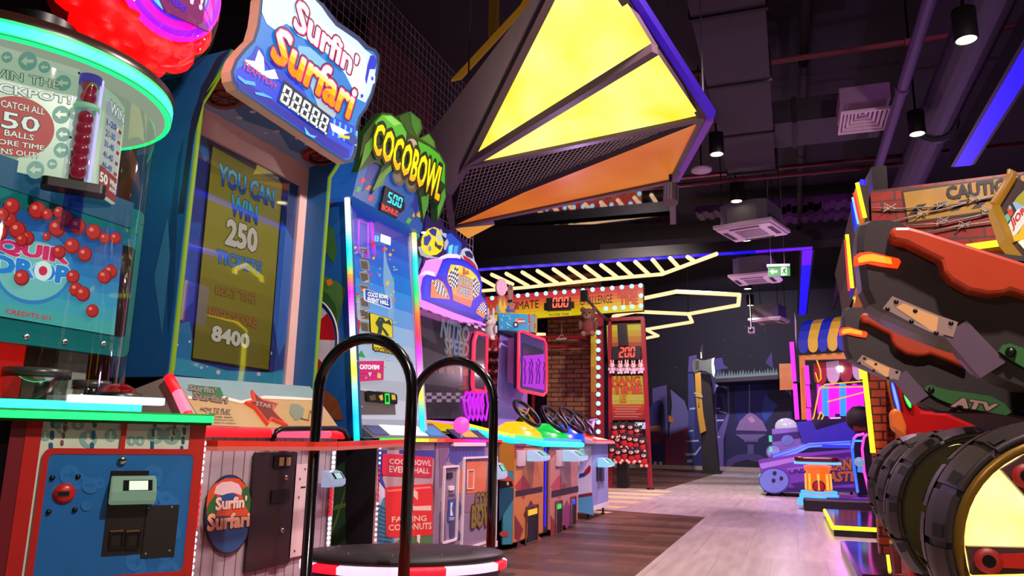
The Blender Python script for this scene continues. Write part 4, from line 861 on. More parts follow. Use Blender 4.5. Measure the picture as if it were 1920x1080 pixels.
W("500,390 520,335 555,315 600,335 625,380 640,440 665,490 668,525 600,470 530,420", 'd8d8e4', .02, .8); W("545,350 590,345 625,385 620,420 560,395", '1c3070', .022, .6); W("530,385 560,400 600,425 650,480 665,520 600,470 540,425", 'd02030', .022, .8)
b.build('back_board', q)
b = MB(); W3 = lambda t, mt, c, d=0, side=None: b.pp(FN3, S(zc, t), mt, c, d, side)
car = "150,795 140,690 160,590 200,562 280,585 300,540 345,425 390,410 480,412 570,440 645,500 692,575 708,655 700,760 742,805 758,855 748,940 715,1002 640,985 420,905 240,830"
W3(car, m('1418d8', e=.85), .05, .17, m('ff90f8', e=1.1))
W3("178,795 172,690 188,600 205,585 225,590 220,780", m('1030f0', e=1.0), .051); W3("310,570 350,450 395,430 480,432 560,460 640,520 680,590 690,650 680,740 640,700 610,620 560,560 480,500 400,500 370,600", m('1030f0', e=1.0), .051)
W3("385,600 395,540 420,470 510,480 600,520 655,575 690,650 688,700 680,755 640,780 620,800 600,865 440,800 430,700 395,640", m('ff9a10', e=.95), .054)
W3("395,560 420,472 510,482 600,522 655,577 688,650 690,690 600,600 480,540 400,560", m('f8d818', e=1.0), .055); W3("434,740 440,798 600,862 618,802 500,770", m('f07008', e=.95), .055)
b.check(FN3, S(zc, "390,560 488,475 478,680 420,690"), 5, 8, m('f4f0e8', e=.9), m('20181c', e=.1), .056); b.check(FN3, S(zc, "625,575 688,650 684,735 625,790"), 5, 8, m('f4f0e8', e=.9), m('20181c', e=.1), .056)
b.pp(FN3, S(zc, "530,500 545,500 560,540 575,515 590,560 540,570 525,560"), m('d87010', e=.8), .056)
b.txt(FN3, 'NITRO', S(zc, "485,565 625,620 620,700 480,655"), m('c8d4d8', e=.8), .06, .02, m('405058', e=.3), .04); b.txt(FN3, 'SPEED', S(zc, "490,672 618,712 612,778 482,735"), m('c8d4d8', e=.8), .06, .02, m('405058', e=.3), .04)
for t, nx in (("240,622 300,606 345,632 385,705 412,792 232,775", 0), ("715,812 740,832 750,880 725,970 652,918 660,880", 1)): W3(t, m('ff8a10', e=.9), .054)
b.check(FN3, S(zc, "245,610 335,640 395,780 300,740"), 7, 6, m('f4f0e8', e=.9), m('20181c', e=.1), .056); b.check(FN3, S(zc, "690,835 742,832 745,930 665,900"), 6, 6, m('f4f0e8', e=.9), m('20181c', e=.1), .056)
W3("250,815 420,860 640,940 700,960 640,975 420,890 240,828", m('1010a0', e=.7), .052)
b.build('car_sign', q)
b = MB()
for t in ("150,795 140,690 160,588 200,560 282,585", "298,545 342,425 388,408 480,410"): b.tube([FN3.px(*p, .0) for p in S(zc, t)], .035, m('ffc0f8', e=1.5), 6)
b.build('sign_led_rim', q)
# counter: curved front edge
edge = [onX(858, 799, -2.7), onX(879, 800, -2.55), onX(926, 812, -2.36), onX(965, 820, -2.24), onX(1018, 826, -2.2), onX(1090, 829, -2.2)]
b = MB(); n = len(edge)
for i in range(n-1):
    A, B_ = edge[i], edge[i+1]; A2, B2 = V((-3.0, A.y, A.z+.05)), V((-3.0, B_.y, B_.z+.05)); b.face([A, B_, B2, A2], m(('e8b010', 'f0c010', 'f0c810', '18b848', '1858d8')[i], e=.95, r=.3)); b.face([A-V((0, 0, .06)), B_-V((0, 0, .06)), V((-3, B_.y, B_.z-.06)), V((-3, A.y, A.z-.06))], BLK)
ct = b.build('counter', q)
b = MB(); b.tube([p+V((.01, 0, -.03)) for p in edge], .028, None, 6, cols=[m('ff60e8', e=1.4), m('10e0ff', e=1.6), m('10d8ff', e=1.6), m('10d8ff', e=1.6), m('30f0ff', e=1.6)]); b.build('cyan_led_edge', ct)
b = MB(); b.tube([p+V((-.01, 0, .012)) for p in edge], .016, None, 6, cols=[m('ffd020', e=1.3), m('ffd820', e=1.3), m('ffe030', e=1.2), m('60f080', e=1.2), m('40a0ff', e=1.2)]); b.build('top_led_edge', ct)
wn = V((.72, -.12, .68)).normalized()
for i, (px_, py_, X_, h, sc) in enumerate(((988, 775, -2.42, 'f8c010', 1.0), (1040, 786, -2.4, '10c848', 1.0), (1073, 788, -2.4, '1850f0', 1.0), (1092, 794, -2.42, 'f01828', .9))):
    c = onX(px_, py_, X_); z0 = .9
    k = MB(); k.lathe(V((c.x-.12, c.y+.02, .9)), (0, 0, 1), [(.27, -.02), (.25, .05), (.17, .12), (.1, .16), (.0001, .17)], m(h, e=1.15, r=.3), 24); k.build('wheel_mound', q)
    k = MB(); R = .155*sc*((c-EYE).dot(FW))/7.0
    e1_ = wn.cross(V((0, 0, 1))).normalized(); e2_ = e1_.cross(wn)
    k.tube([c+e1_*R*math.cos(a*.2244)+e2_*R*math.sin(a*.2244) for a in range(28)], .02, m('0c0c0e', r=.3), 8, closed=True)
    wl = k.build('steering_wheel', q)
    k = MB(); k.lathe(c-wn*.01, wn, [(.06, -.02), (.055, .01), (.0001, .015)], m('2a2a2e', r=.25, metal=.6), 18)
    for a in (90, 210, 330): k.tube([c-wn*.005, c+(e1_*math.cos(math.radians(a+180))+e2_*math.sin(math.radians(a+180)))*R], .012, m('b09030' if i == 0 else '303840', r=.3), 6)
    k.tube([c-wn*.02, c-wn*.18], .03, BLK, 8); k.build('wheel_hub', wl)
# two door units
z3n = Z(840, 740, 3.6); FD = Fr((-2.2, 0, 0), 0)
def unit(t, h): 
    P = S(z3n, t); ys = [FD.ab(*p)[0] for p in P]; return min(ys), max(ys)
ya, yb = FD.ab(*z3n((447, 500)))[0], FD.ab(*z3n((645, 500)))[0]; yc, yd = FD.ab(*z3n((690, 500)))[0], FD.ab(*z3n((875, 500)))[0]
b = MB(); b.box(-3.0, -2.22, ya, yd, .04, .84, BLK); b.build('base_cabinet', q)
b = MB(); FS2 = Fr((-2.205, ya, 0), 33); w0 = -.1
b.ob(FS2, w0, 0, .05, .86, -.02, 0, m('3a8098', r=.35)); f = FS2
b.pp(f, S(z3n, "345,310 445,340 445,520 345,500"), m('a06a28', r=.35), .002); b.pp(f, S(z3n, "345,545 400,540 440,580 445,640 345,620"), m('b83a4a', r=.35), .003); b.pp(f, S(z3n, "345,580 430,585 440,620 345,635"), m('181418', r=.35), .004); b.pp(f, [z3n(k) for k in ell(404, 600, 8, 12)], m('f0d080', e=.4), .005)
b.pp(f, S(z3n, "345,620 445,630 445,700 380,800 345,860"), m('1c4a68', r=.35), .0035); b.pp(f, [z3n(k) for k in ell(380, 940, 32, 20)], m('a0404a', r=.35), .004); b.build('side_art', q)
for i, (p0, p1) in enumerate(((ya, yb), (yc, yd))):
    c = ('c87a3a', 'c08078')[i]; k = MB(); k.ob(FD, p0, p1, .06, .86, -.02, 0, m(c, r=.35))
    X0 = 450 if i == 0 else 692
    for j, t in enumerate(("0,40 90,40 0,150", "60,250 110,330 60,420 0,330", "110,420 160,520 110,620 60,520", "0,520 60,620 30,700 0,680", "150,40 195,40 195,200", "130,620 195,700 195,900 140,800", "20,700 80,740 60,900 0,880")):
        k.pp(FD, [z3n((X0+float(p.split(',')[0]), 290+float(p.split(',')[1]))) for p in t.split()], m(('8a2a1c', 'a8341c', '5a2018', '7a2c1a', 'e0a040', 'b84a1c', '4a1c18')[j] if i == 0 else ('a03438', 'b84048', '8a3070', '903038', 'e0b080', 'b84a3c', '6a2a60')[j], r=.35), .001+.0002*j)
    for t in ((X0+8, 350, X0+188, 352), (X0+8, 650-i*0, X0+188, 652)): k.rc(FD, z3n(t[:2]), z3n((t[2], t[3]+3)), m('2a1418'), .003, .003)
    if i == 1: k.txt(FD, 'NITRO', S(z3n, "765,510 818,505 818,545 765,560"), m('d8b0b8'), .004, .02); k.txt(FD, 'SPEED', S(z3n, "765,565 818,552 818,592 765,608"), m('d8b0b8'), .004, .02)
    k.build('front_door', q)
    k = MB(); fx = 475 if i == 0 else 738
    k.rrect(FD, z3n((fx, 375)), z3n((fx+50, 480)), m('c8b0b8', r=.3), .02, .018, .01); k.build('reader_mount', q)
    card_reader(FD, z3n((530 if i == 0 else 770, 372)), z3n((600 if i == 0 else 840, 445)), .02, q, '50d0c0', 'c0d8ff', e=.7)
    for j, (t, h) in enumerate((((540, 780, 605, 985, 'f0b020'),) if i == 0 else ((737, 745, 768, 940, '18d848'), (840, 715, 862, 880, '2040ff'))) and [((x[0], x[1], x[2], x[3]), x[4]) for x in (((540, 780, 605, 985, 'f0b020'),) if i == 0 else ((737, 745, 768, 940, '18d848'), (840, 715, 862, 880, '2040ff')))]):
        k = MB(); k.rrect(FD, z3n((t[0]-8, t[1]-25)), z3n((t[2]+6, t[3])), m('5a4038', r=.4), .012, .012, .01, hole=.012); k.rc(FD, z3n((t[0], t[1])), z3n((t[2], t[3])), m('0c0808', r=.5), .003, .002)
        k.rc(FD, z3n((t[0]+2, t[1])), z3n((t[2]-2, t[1]+22)), m(h, e=1.1), .006, .002); k.build('ticket_chute', q)
b = MB(); b.ob(FD, (yb+yc)/2-.01, (yb+yc)/2+.01, .1, .82, -.02, -.01, m('3018ff', e=1.2)); b.build('blue_led_strip', q)
# ================================================================ kiosk, screen reflection built as a frame, and white control cabinet
z7 = Z(880, 520, 4); 
q = thing('rocket_kiosk', 'lavender column kiosk with a red-rimmed screen, a frame standing in for a glass reflection, and rocket crown behind the racing game', 'arcade kiosk', (-3.15, 8.6, 0))
lav = m('b49ee4', r=.45)
FKb = Fr((-3.06, 0, 0), 0); P = S(z7, "228,420 330,410 330,1045 185,1050"); ya_, yb_ = FKb.ab(*P[0])[0], FKb.ab(*P[1])[0]; yb2 = yb_+.5; ztop = FKb.ab(*P[0])[1]
b = MB(); yl = FKb.ab(*P[3])[0]
b.prism([FKb.at(ya_, ztop), FKb.at(yb2, ztop), FKb.at(yb2+.15, .02), FKb.at(yl-.02, .02)], (-.16, .4, 0), lav); b.build('column', q)
b = MB(); blue_b = m('2a90c8', e=.5); o = [z7(p) for p in ((216, 268), (500, 300), (496, 432), (222, 396))]
g = b.quadmap(FKb, o, .06); cols = ['2a98c8', '30a0d0', '40a8d0', '58b0c0', '88b080', 'c0a040', 'f0a030', 'f88020']
for i, h in enumerate(cols):
    f = lambda u, w_: g(u, w_)+V((.18*math.sin(math.pi*u), 0, 0))
    b.face([f(i/8, 0), f((i+1)/8, 0), f((i+1)/8, 1), f(i/8, 1)], m(h, e=.65))
A, B_ = g(0, 0), g(1, 0); b.prism([(-3.02, A.y, A.z), (-3.02, B_.y, A.z), (-3.24, B_.y+.3, A.z), (-3.24, A.y+.58, A.z)], (0, 0, g(0, 1).z-A.z), m('2a3a70', r=.5))
for i in range(14):
    x, y = random.uniform(235, 330), random.uniform(285, 390); b.pp(FKb, [z7(k) for k in ell(x, y, 4, 5, 8)], m('a0e0f0', e=.8), .2)
b.pp(FKb, S(z7, "330,350 350,310 385,310 385,335 370,345 360,375 335,375"), m('f0a030', e=.8), .2); b.pp(FKb, [z7(k) for k in ell(348, 355, 20, 24)], m('2a2860', e=.6), .21); b.pp(FKb, [z7(k) for k in ell(348, 355, 9, 11)], m('e0e8f0', e=.8), .212)
for i in range(3): b.pp(FKb, S(z7, f"365,{312+i*14} 420,{312+i*12} 420,{320+i*12} 365,{321+i*14}"), m('e8e0e8' if i % 2 else 'd83030', e=.8), .215)
b.txt(FKb, 'BLAST', S(z7, "442,275 492,280 492,340 442,340"), m('e02818', e=.8), .235, .05); b.txt(FKb, 'OFF', S(z7, "448,358 496,350 496,402 448,402"), m('e02818', e=.8), .235, .06); b.build('crown_box', q)
FKc = Fr((-3.1, 0, 0), 0); b = MB(); K = lambda t, h, c, e=.45, d=.02: b.pp(FKc, S(z7, t), m(h, e=e), c, d)
K("215,262 222,160 240,130 270,150 300,200 330,230 345,265", 'd88a50', 0); K("222,200 235,160 255,230 262,165 285,240 270,265 225,262", 'f0c040', .004, .7); K("205,265 215,205 235,265", 'a8b0b0', .006)
b.pp(FKc, [z7(k) for k in ell(244, 75, 39, 64)], m('c0a8a8', r=.5), .01, .02)
K("296,90 302,65 314,55 324,68 330,110 326,150 330,200 326,265 300,262 302,170", 'c08870', .012); K("298,170 322,165 324,185 300,190", '141018', .02, .1); K("275,245 300,215 300,240 330,240 348,262 330,250 300,262 280,250", '5068c0', .018)
K("298,92 304,66 314,57 325,70 326,95", '805060', .016); K("345,235 360,195 372,180 378,190 368,210 352,245", 'c03050', .014)
b.build('crown_cutout', q)
def monitor(dy, dz, name):
    b = MB(); Fm = Fr((-2.8, dy, dz), 0)
    P = lambda t: [FKs.ab(*p) for p in S(z7, t)]
    rim = P("368,412 400,405 480,440 560,468 572,500 576,700 574,860 552,884 480,868 385,850 364,830"); at = lambda a, c=0: Fm.at(a[0], a[1], c)
    b.prism([at(a) for a in rim], (-.05, 0, 0), m('1c2458', r=.3)); bk = P("316,440 345,425 360,470 375,840 330,836 318,800")
    a0 = min(p[0] for p in rim); a1 = max(p[0] for p in rim); z0_ = min(p[1] for p in rim); z1_ = max(p[1] for p in rim)
    b.prism([Fm.at(a0+.05, z0_+.1, -.05), Fm.at(a1-.1, z0_+.1, -.05), Fm.at(a1-.1, z1_-.12, -.05), Fm.at(a0+.05, z1_-.08, -.05)], (-.13, .1, 0), m('e08ad0', r=.4))
    mon = b.build('monitor', q)
    k = MB(); k.tube([at(a, .005) for a in rim], .018, m('ff2848', e=1.5), 6, closed=True); k.build('red_rim', mon)
    k = MB(); sc = P("400,490 552,545 560,848 392,815"); k.prism([at(a, .006) for a in sc], (-.004, 0, 0), m('55586a', e=.25, r=.1))
    k.face([at(a, .008) for a in P("395,590 560,575 560,848 392,815")], m('c020e8', e=.65))  # magenta reflections on the screen put in as glowing colour and tubes
    for i in range(9):
        x = 402+i*18; k.tube([at(a, .012) for a in P(f"{x},{610+i%3*14} {x+14},{640+i%2*20} {x+3},{690} {x+12},{750-i%3*20} {x+4},{800}")], .006, m(('3a1090', 'ff60ff', '601888')[i % 3], e=.5), 4)
    k.build('screen', mon)
FKs = Fr((-2.8, 0, 0), 0)
monitor(0, 0, 'm')
pa_ = FKs.ab(*z7((368, 412)))[0]
b = MB(); F_refl = Fr((-2.96, 0, 0), 0); rim = [F_refl.px(x, y) for x, y in ((905, 627), (893, 624), (888, 640), (885, 720), (887, 732), (908, 735))]  # not a second screen: reflection in the racing game's glass, built as a frame
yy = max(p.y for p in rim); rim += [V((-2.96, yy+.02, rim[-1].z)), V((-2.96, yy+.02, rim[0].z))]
b.prism(rim, (-.05, 0, 0), m('1c2458', r=.3)); m2 = b.build('monitor', q); k = MB(); k.tube([p+V((.005, 0, 0)) for p in rim], .02, m('ff2848', e=1.5), 6, closed=True); k.build('red_rim', m2)  # body and red rim of the reflected monitor, not real parts
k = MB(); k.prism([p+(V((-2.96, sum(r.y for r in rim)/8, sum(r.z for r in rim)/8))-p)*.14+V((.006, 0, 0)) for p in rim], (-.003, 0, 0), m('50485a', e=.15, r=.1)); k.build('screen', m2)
b = MB()
for i in range(5): b.tube([F_refl.px(875+i*8+x, y, -.02+.01*i) for x, y in ((0, 735), (-6, 750), (-2, 775), (4, 788), (8, 760), (5, 738))], .012, m('e020ff', e=.8), 5, closed=True)
b.build('magenta_reflection_loops', q)  # reflected magenta light modelled as glowing tubes
FW2 = Fr((-2.2, 0, 0), 0); yA, yB = FW2.ab(1110, 900)[0], FW2.ab(1141, 900)[0]
q = thing('white_control_cabinet', 'pale blue and white control cabinet with red-lit sloping top beside the crosswalk stripes', 'arcade cabinet', (-2.45, (yA+yB)/2, 0))
b = MB(); b.box(-2.72, -2.21, yA, yB, .1, .86, m('d8d4e4', r=.4)); b.ob(FW2, yA+.02, yB-.02, .14, .84, -.012, 0, m('98a0d8', r=.4)); 
FWs = Fr((0, yA-.002, 0), 90); b.pp(FWs, S(z3n, "880,690 975,680 985,815 880,790"), m('5aa0c8', r=.4), .002); b.pp(FWs, S(z3n, "880,675 972,660 974,682 880,695"), m('802838', r=.4), .003)
b.pp(FWs, S(z3n, "925,510 955,475 965,490 960,520 930,545 915,530"), m('a02830', r=.4), .003); b.pp(FWs, S(z3n, "885,535 925,525 925,550 885,560"), m('2a3a78', r=.4), .0035)
b.ob(FW2, yA, yB, .1, .15, -.02, .006, WHT); bd = b.build('body', q)
for x, y in ((-2.26, yA+.06), (-2.26, yB-.06), (-2.66, yA+.06), (-2.66, yB-.06)):
    k = MB(); k.lathe((x, y, 0), (0, 0, 1), [(.03, 0), (.03, .012), (.012, .015), (.012, .1)], m('1a1a1c', r=.4), 12); k.build('foot', q)
b = MB(); hz = .955; b.prism([V((-2.75, yA-.1, .86)), V((-2.12, yA-.1, .86)), V((-2.12, yA-.1, .885)), V((-2.7, yA-.1, 1.02))], (0, yB-yA+.13, 0), m('d8b8b8', r=.3)); b.build('sloping_top', q)
b = MB(); FWt = Fr((-2.12, 0, .885), 0, 76.9); b.ob(FWt, yA-.1, yB+.0, .01, .05, 0, .012, m('ff3020', e=1.5)); b.ob(FWt, yA+.1, yA+.6, .1, .3, 0, .008, m('ff5040', e=1.6)); b.ob(FWt, yA+.3, yB-.1, .05, .16, 0, .01, m('ffb0a0', e=1.8)); b.build('red_light_panel', q)
card_reader(FW2, z3n((1008, 425)), z3n((1050, 485)), .02, q, '60e0c0', 'a0e0ff', e=.8); card_reader(FWs, z3n((888, 365)), z3n((915, 430)), .02, q, '60e0c0', 'c0e0ff', e=.7)
b = MB(); b.rc(FW2, z3n((1008, 490)), z3n((1030, 580)), m('181420'), .012, .01); b.rc(FW2, z3n((1036, 485)), z3n((1056, 582)), m('4a4468'), .012, .01); b.build('slot_plate', q)
w = onX(1105, 822, -2.4); b = MB(); b.tube([w, w+V((.03, .08, .22))], .03, m('9a78b0', r=.4), 8); b.tube([w+V((.0, .0, .22)), w+V((.06, .16, .24))], .018, m('9a78b0', r=.4), 8); b.build('cannon_grip', q)
# ================================================================ hang time arch
z2h = Z(820, 500, 3.6); FH = Fr((0, 14.7, 0), 90); z6h = Z(1120, 580, 3.175)
q = thing('bar_hang_challenge', 'bar hang challenge booth with bulb-lit yellow banner, brick pillar and red tower', 'arcade booth', (-4, 15.2, 0))
b = MB(); o = S(z2h, "310,205 1388,116 1388,296 310,374"); g = b.quadmap(FH, o, 0)
for i, h in enumerate(('c8243c', 'd03a38', 'dc5c30', 'e07c28', 'e49820', 'e8b018', 'e8c414', 'e0d010')): b.face([g(0, 1-i/8), g(1, 1-i/8), g(1, 1-(i+1)/8), g(0, 1-(i+1)/8)], m(h, e=.75))
b.prism([g(0, 0)+V((0, .01, 0)), g(1, 0)+V((0, .01, 0)), g(1, 1)+V((0, .01, 0)), g(0, 1)+V((0, .01, 0))], (0, .15, 0), m('801c20'))
dk = m('2a1018', e=.1); htf = m('e84020', e=.8); hto = m('4a1020', e=.2)
b.txt(FH, 'CHALLENGE', S(z2h, "962,205 1182,186 1182,245 962,262"), dk, .01, .0); b.txt(FH, 'ULTIMATE', S(z2h, "425,245 685,222 685,278 425,302"), dk, .01, .0)
for t, qd in (('HANG', "1218,158 1345,150 1345,202 1218,210"), ('TIME', "1232,204 1352,200 1352,252 1232,256"), ('HANG', "300,220 402,212 402,265 300,272"), ('TIME', "310,272 405,266 405,318 310,326")): b.txt(FH, t, S(z2h, qd), htf, .012, .012, hto, .035)
b.txt(FH, 'PLAYER TIME', S(z2h, "756,320 888,313 888,328 756,334"), m('a05018', e=.4), .01, .02); b.build('banner', q)
b = MB(); b.rc(FH, z2h((735, 212)), z2h((893, 290)), m('141014'), .12, .12); b.rc(FH, z2h((720, 245)), z2h((735, 292)), m('241820'), .08, .08); b.rc(FH, z2h((893, 235)), z2h((918, 278)), m('241820'), .08, .08)
b.seg(FH, '000', S(z2h, "780,210 888,203 882,272 776,278"), m('ff5a40', e=2.2), .125, gap=.18); b.build('timer_display', q)
ebu = m('a8ecff', e=1.5)
def bulb(x, y, Y=14.7):
    k = MB(); w = onY(x, y, Y-.02); k.ball(w, .047, ebu, 10); k.build('bulb', q)
for x, y in ((370, 212), (545, 196), (608, 190), (670, 185), (732, 180), (795, 175), (857, 170), (920, 165), (983, 160), (1048, 155), (1115, 150), (1180, 144), (1245, 138), (1312, 132), (1372, 127), (1375, 195), (1375, 265), (1137, 283), (1197, 279), (1255, 275), (1315, 270), (358, 342), (1088, 445)): bulb(*z2h((x, y)))
for y in (190, 240, 288, 337, 387, 438, 488, 538, 590, 642, 694, 748, 801): bulb(*z5((65, y)))
redf = m('8a1420', r=.4)
b = MB(); w0, w1 = onY(1107, 600, 14.75), onY(1130, 600, 14.75); 
b.box(w0.x, w1.x, 14.72, 14.85, 0, w0.z+.2, redf)
gg = [('d8b020', .55), ('d8a028', .5), ('d08030', .45), ('b85030', .4), ('901c28', .25), ('801828', .2)]
for i, (h, e) in enumerate(gg): zt = 3.35-i*.5; b.box(w0.x+.02, w1.x-.12, 14.7, 14.73, zt-.5, zt, m(h, e=e))
b.build('bulb_post', q)
BR = brick(('X', 'Z'), 'a06a44', '7e4c32', '3a241e', w=.34, hgt=.1, ms=.012, name='rough_brick', r=.8)
bx0, bx1 = onY(1026, 700, 15.6).x, onY(1112, 700, 15.6).x
b = MB(); b.box(bx0, bx1, 15.6, 16.4, 0, onY(1090, 512, 15.6).z, BR); b.build('brick_pillar', q)
b = MB(); wy = 15.3
for y in (633, 650): A, B_ = onY(1000, y, wy), onY(1112, y-1, wy); b.tube([A, B_], .04, redf, 6)
A = onY(1110, 625, wy); b.tube([A, V((A.x, A.y, 0))], .045, redf, 6); A = onY(1001, 625, wy); b.tube([A, V((A.x, A.y, 0))], .045, redf, 6); b.build('red_frame', q)
b = MB(); A = onY(1053, 632, wy-.08); b.tube([A+V((0, 0, .35)), A], .008, m('c8a080'), 5); b.tube([A+V((-.07, 0, -.02)), A+V((0, 0, .07)), A+V((.07, 0, -.02))], .01, CHROME, 5); b.box(A.x-.11, A.x+.11, A.y-.02, A.y+.02, A.z-.06, A.z-.02, m('b89a80')); b.build('hanger', q)
# tower
tx0, tx1 = -3.34, -2.6
b = MB(); zt = 3.3
b.tube([V((tx0, 14.7, 0)), V((tx0, 14.7, zt))], .05, redf, 4); b.tube([V((tx1+.02, 14.7, .02)), V((tx1-.07, 14.7, zt))], .055, redf, 4); b.tube([V((tx0, 14.7, zt)), V((tx1-.05, 14.7, zt))], .05, redf, 4); b.tube([V((tx0, 14.7, .62)), V((tx1, 14.7, .62))], .06, redf, 4)
b.box(tx0, tx1-.05, 14.78, 14.84, .62, zt, m('4a0c14', r=.5)); b.box(tx0+.1, tx0+.3, 14.75, 15, .02, .6, m('1a1216')); b.tube([V((tx1+.02, 14.7, .0)), V((tx1+.02, 14.7, .03))], .07, BLK, 8); b.build('tower_frame', q)
b = MB(); o = S(z6h, "55,95 262,88 266,300 62,305"); b.bands(FH, o, [m(h, e=.55) for h in ('d8c818', 'd8a820', 'd08020', 'b85020', '902018', '601418')], -.03)
for i in range(14):
    a = math.radians(10+i*12.3); b.pp(FH, S(z6h, f"{160-12*math.cos(a):.0f},{255-12*math.sin(a):.0f} {160-100*math.cos(a-.03):.0f},{255-112*math.sin(a-.03):.0f} {160-12*math.cos(a+.1):.0f},{255-12*math.sin(a+.1):.0f}"), m('3a1414', e=.1), -.02)
b.build('sunburst_panel', q)
b = MB(); b.pp(FH, S(z6h, "118,92 170,88 178,215 125,218"), m('18141a', r=.4), .12, .14); b.build('speaker_box', q)
b = MB(); b.rc(FH, z6h((88, 222)), z6h((258, 296)), m('140a0c'), .04, .06); b.seg(FH, '200', S(z6h, "132,226 226,222 222,284 128,287"), m('ff4030', e=2.6), .05, gap=.18); b.build('score_display', q)
b = MB(); b.pp(FH, S(z6h, "70,394 272,391 286,660 80,662"), m('282010'), -.005, .02)
b.bands(FH, S(z6h, "74,398 270,395 280,565 78,568"), [m(h, e=.5) for h in ('d8c018', 'd8b818', 'd8a818', 'd89818', 'd8c018', 'd0b418')], 0); b.bands(FH, S(z6h, "78,568 280,565 283,656 82,658"), [m(h, e=.5) for h in ('d84018', 'c83018', 'b82018')], 0)
for t, qd in (('HANG', "86,402 252,400 255,448 88,450"), ('TIME', "92,456 262,452 264,500 96,504")): b.txt(FH, t, S(z6h, qd), htf, .006, .015, hto, .035)
for i in range(3): y = 514+i*17; b.txt(FH, ('Hang for', 'Hang for', 'Hang for')[i], S(z6h, f"84,{y} 128,{y-1} 128,{y+10} 84,{y+11}"), m('f0e0b0', e=.4), .004, .01); b.txt(FH, ('1:30', '1:00', '30')[i], S(z6h, f"134,{y-2} 170,{y-3} 170,{y+11} 134,{y+12}"), m('c03018', e=.6), .004, .03); b.txt(FH, ('win Large Prize', 'win Medium Prize', 'win Small Prize')[i], S(z6h, f"178,{y-1} 268,{y-2} 268,{y+9} 178,{y+10}"), m('f0e0b0', e=.4), .004, .01)
for i in range(5): y = 576+i*15; b.rc(FH, z6h((96+i % 2*12, y)), z6h((262-i % 3*18, y+5)), m('f0a890', e=.4), .003, .002)
b.build('poster', q)
card_reader(FH, z6h((218, 672)), z6h((286, 712)), .05, q, 'f0e0a0', 'c0c8ff', e=.9)
# ---------------------------------------------------------------- plush toys
def plush(name, c, h, body, face, label, cat, group=None, shirt=None, ears='round', wall=14.62):
    """small sitting plush toy, body one mesh: torso, head, muzzle, ears, arms and legs"""
    c = V(c); b = MB(); s = h; B1 = m(body, r=.9, var=.25); F1_ = m(face, r=.9); S1 = m(shirt or body, r=.9)
    b.ball(c+V((0, 0, .30*s)), .24*s, S1, 12, (1, .8, 1.15)); b.ball(c+V((0, -.04*s, .68*s)), .24*s, B1, 14, (1, .9, .95)); b.ball(c+V((0, -.2*s, .64*s)), .12*s, F1_, 10, (1.2, .7, .85))
    for sx in (-1, 1):
        if ears == 'long': b.ball(c+V((sx*.1*s, 0, 1.0*s)), .19*s, B1, 10, (.38, .3, 1))
        else: b.ball(c+V((sx*.19*s, 0, .87*s)), .09*s, B1, 10, (1, .6, 1))
        b.ball(c+V((sx*.25*s, -.08*s, .38*s)), .1*s, B1, 8, (.8, .8, 1.6)); b.ball(c+V((sx*.14*s, -.14*s, .09*s)), .1*s, F1_, 8, (.9, 1.5, .9)); b.ball(c+V((sx*.08*s, -.24*s, .73*s)), .025*s, BLK, 6)
    b.ball(c+V((0, -.28*s, .67*s)), .035*s, BLK, 6)
    return tag(b.build(name, base=c), label, cat, group)
for i, x in enumerate((88, 137, 175, 215, 258)):
    y = 384+i % 2*3; c = onY(*z6h((x, y)), 14.62)
    plush('plush_bunny', c, .24, 'd8b0a8', 'f0d8d0', 'small pale pink plush bunny in the row of five under the glowing 200 display', 'plush toy', 'plush bunnies under the 200 display', 'c8b0c8', 'long')
for i, (x, y) in enumerate(((108, 745), (152, 740), (200, 745), (240, 765), (125, 820), (162, 805), (197, 815), (232, 820), (270, 830), (92, 880), (127, 895), (165, 885), (205, 895), (240, 890), (280, 915))):
    c = onY(*z6h((x, y+26)), 14.55-.04*(i//5)); plush('plush_bear', c, .34, '2a1a18', 'e0b8a0', 'small dark plush bear in a red shirt heaped below the red poster', 'plush toy', 'plush bears below the red poster', 'b01820')
c = onY(1104, 632, 14.0); tag(plush('plush_bear', c, .62, '5a3a2c', '7a5240', 'large brown plush bear hanging in front of the yellow banner', 'plush toy', None, '6a2a28'))
c = onY(1096, 556, 14.05); o = thing('claw_arm', 'black arm with clip holding the large brown plush bear over the banner', 'arm', (c.x, c.y, 2.9))
b = MB(); b.box(c.x-.07, c.x+.07, c.y-.06, c.y+.06, c.z-.1, c.z+.12, BLK); b.build('motor_box', o); b = MB(); b.tube([c, onY(1128, 592, 14.25), onY(1140, 600, 14.6)], .03, m('4a2a3a'), 6); b.build('boom', o)
k = 0
for r_ in range(5):
    for cc in range(2):
        x = 342+cc*44+(r_ % 2)*10; y = 570+r_*72; c = onY(*z2h((x, y)), 13.3+.1*cc)
        plush('plush_bear', c, .36, ('8a1418', '9a1c1c', '6a1014')[k % 3] if r_ < 4 else 'c06a20', 'c89080', 'red plush toy in the tall pile behind the racing game' if r_ < 4 else ('orange plush toy at bottom of the pile, left of its twin', 'orange plush toy at bottom of the pile beside the lavender column')[cc], 'plush toy', 'red plush pile' if r_ < 4 else None); k += 1
c = onY(*z2h((352, 500)), 13.1); plush('plush_rabbit', c, .55, 'd8ccc8', 'e8dcd8', 'large white plush rabbit sitting on top of the red plush pile', 'plush toy', None, None, 'long')
c0 = onY(*z2h((330, 400)), 13.6); c1 = onY(*z2h((415, 400)), 13.6)
o = thing('prize_rack', 'dark prize rack holding the red plush pile behind the racing game', 'rack', ((c0.x+c1.x)/2, 13.7, 0))
b = MB(); b.box(c0.x-.1, c1.x+.25, 13.72, 13.78, .0, c0.z+.1, m('2a0c10', r=.7)); b.build('back_panel', o)
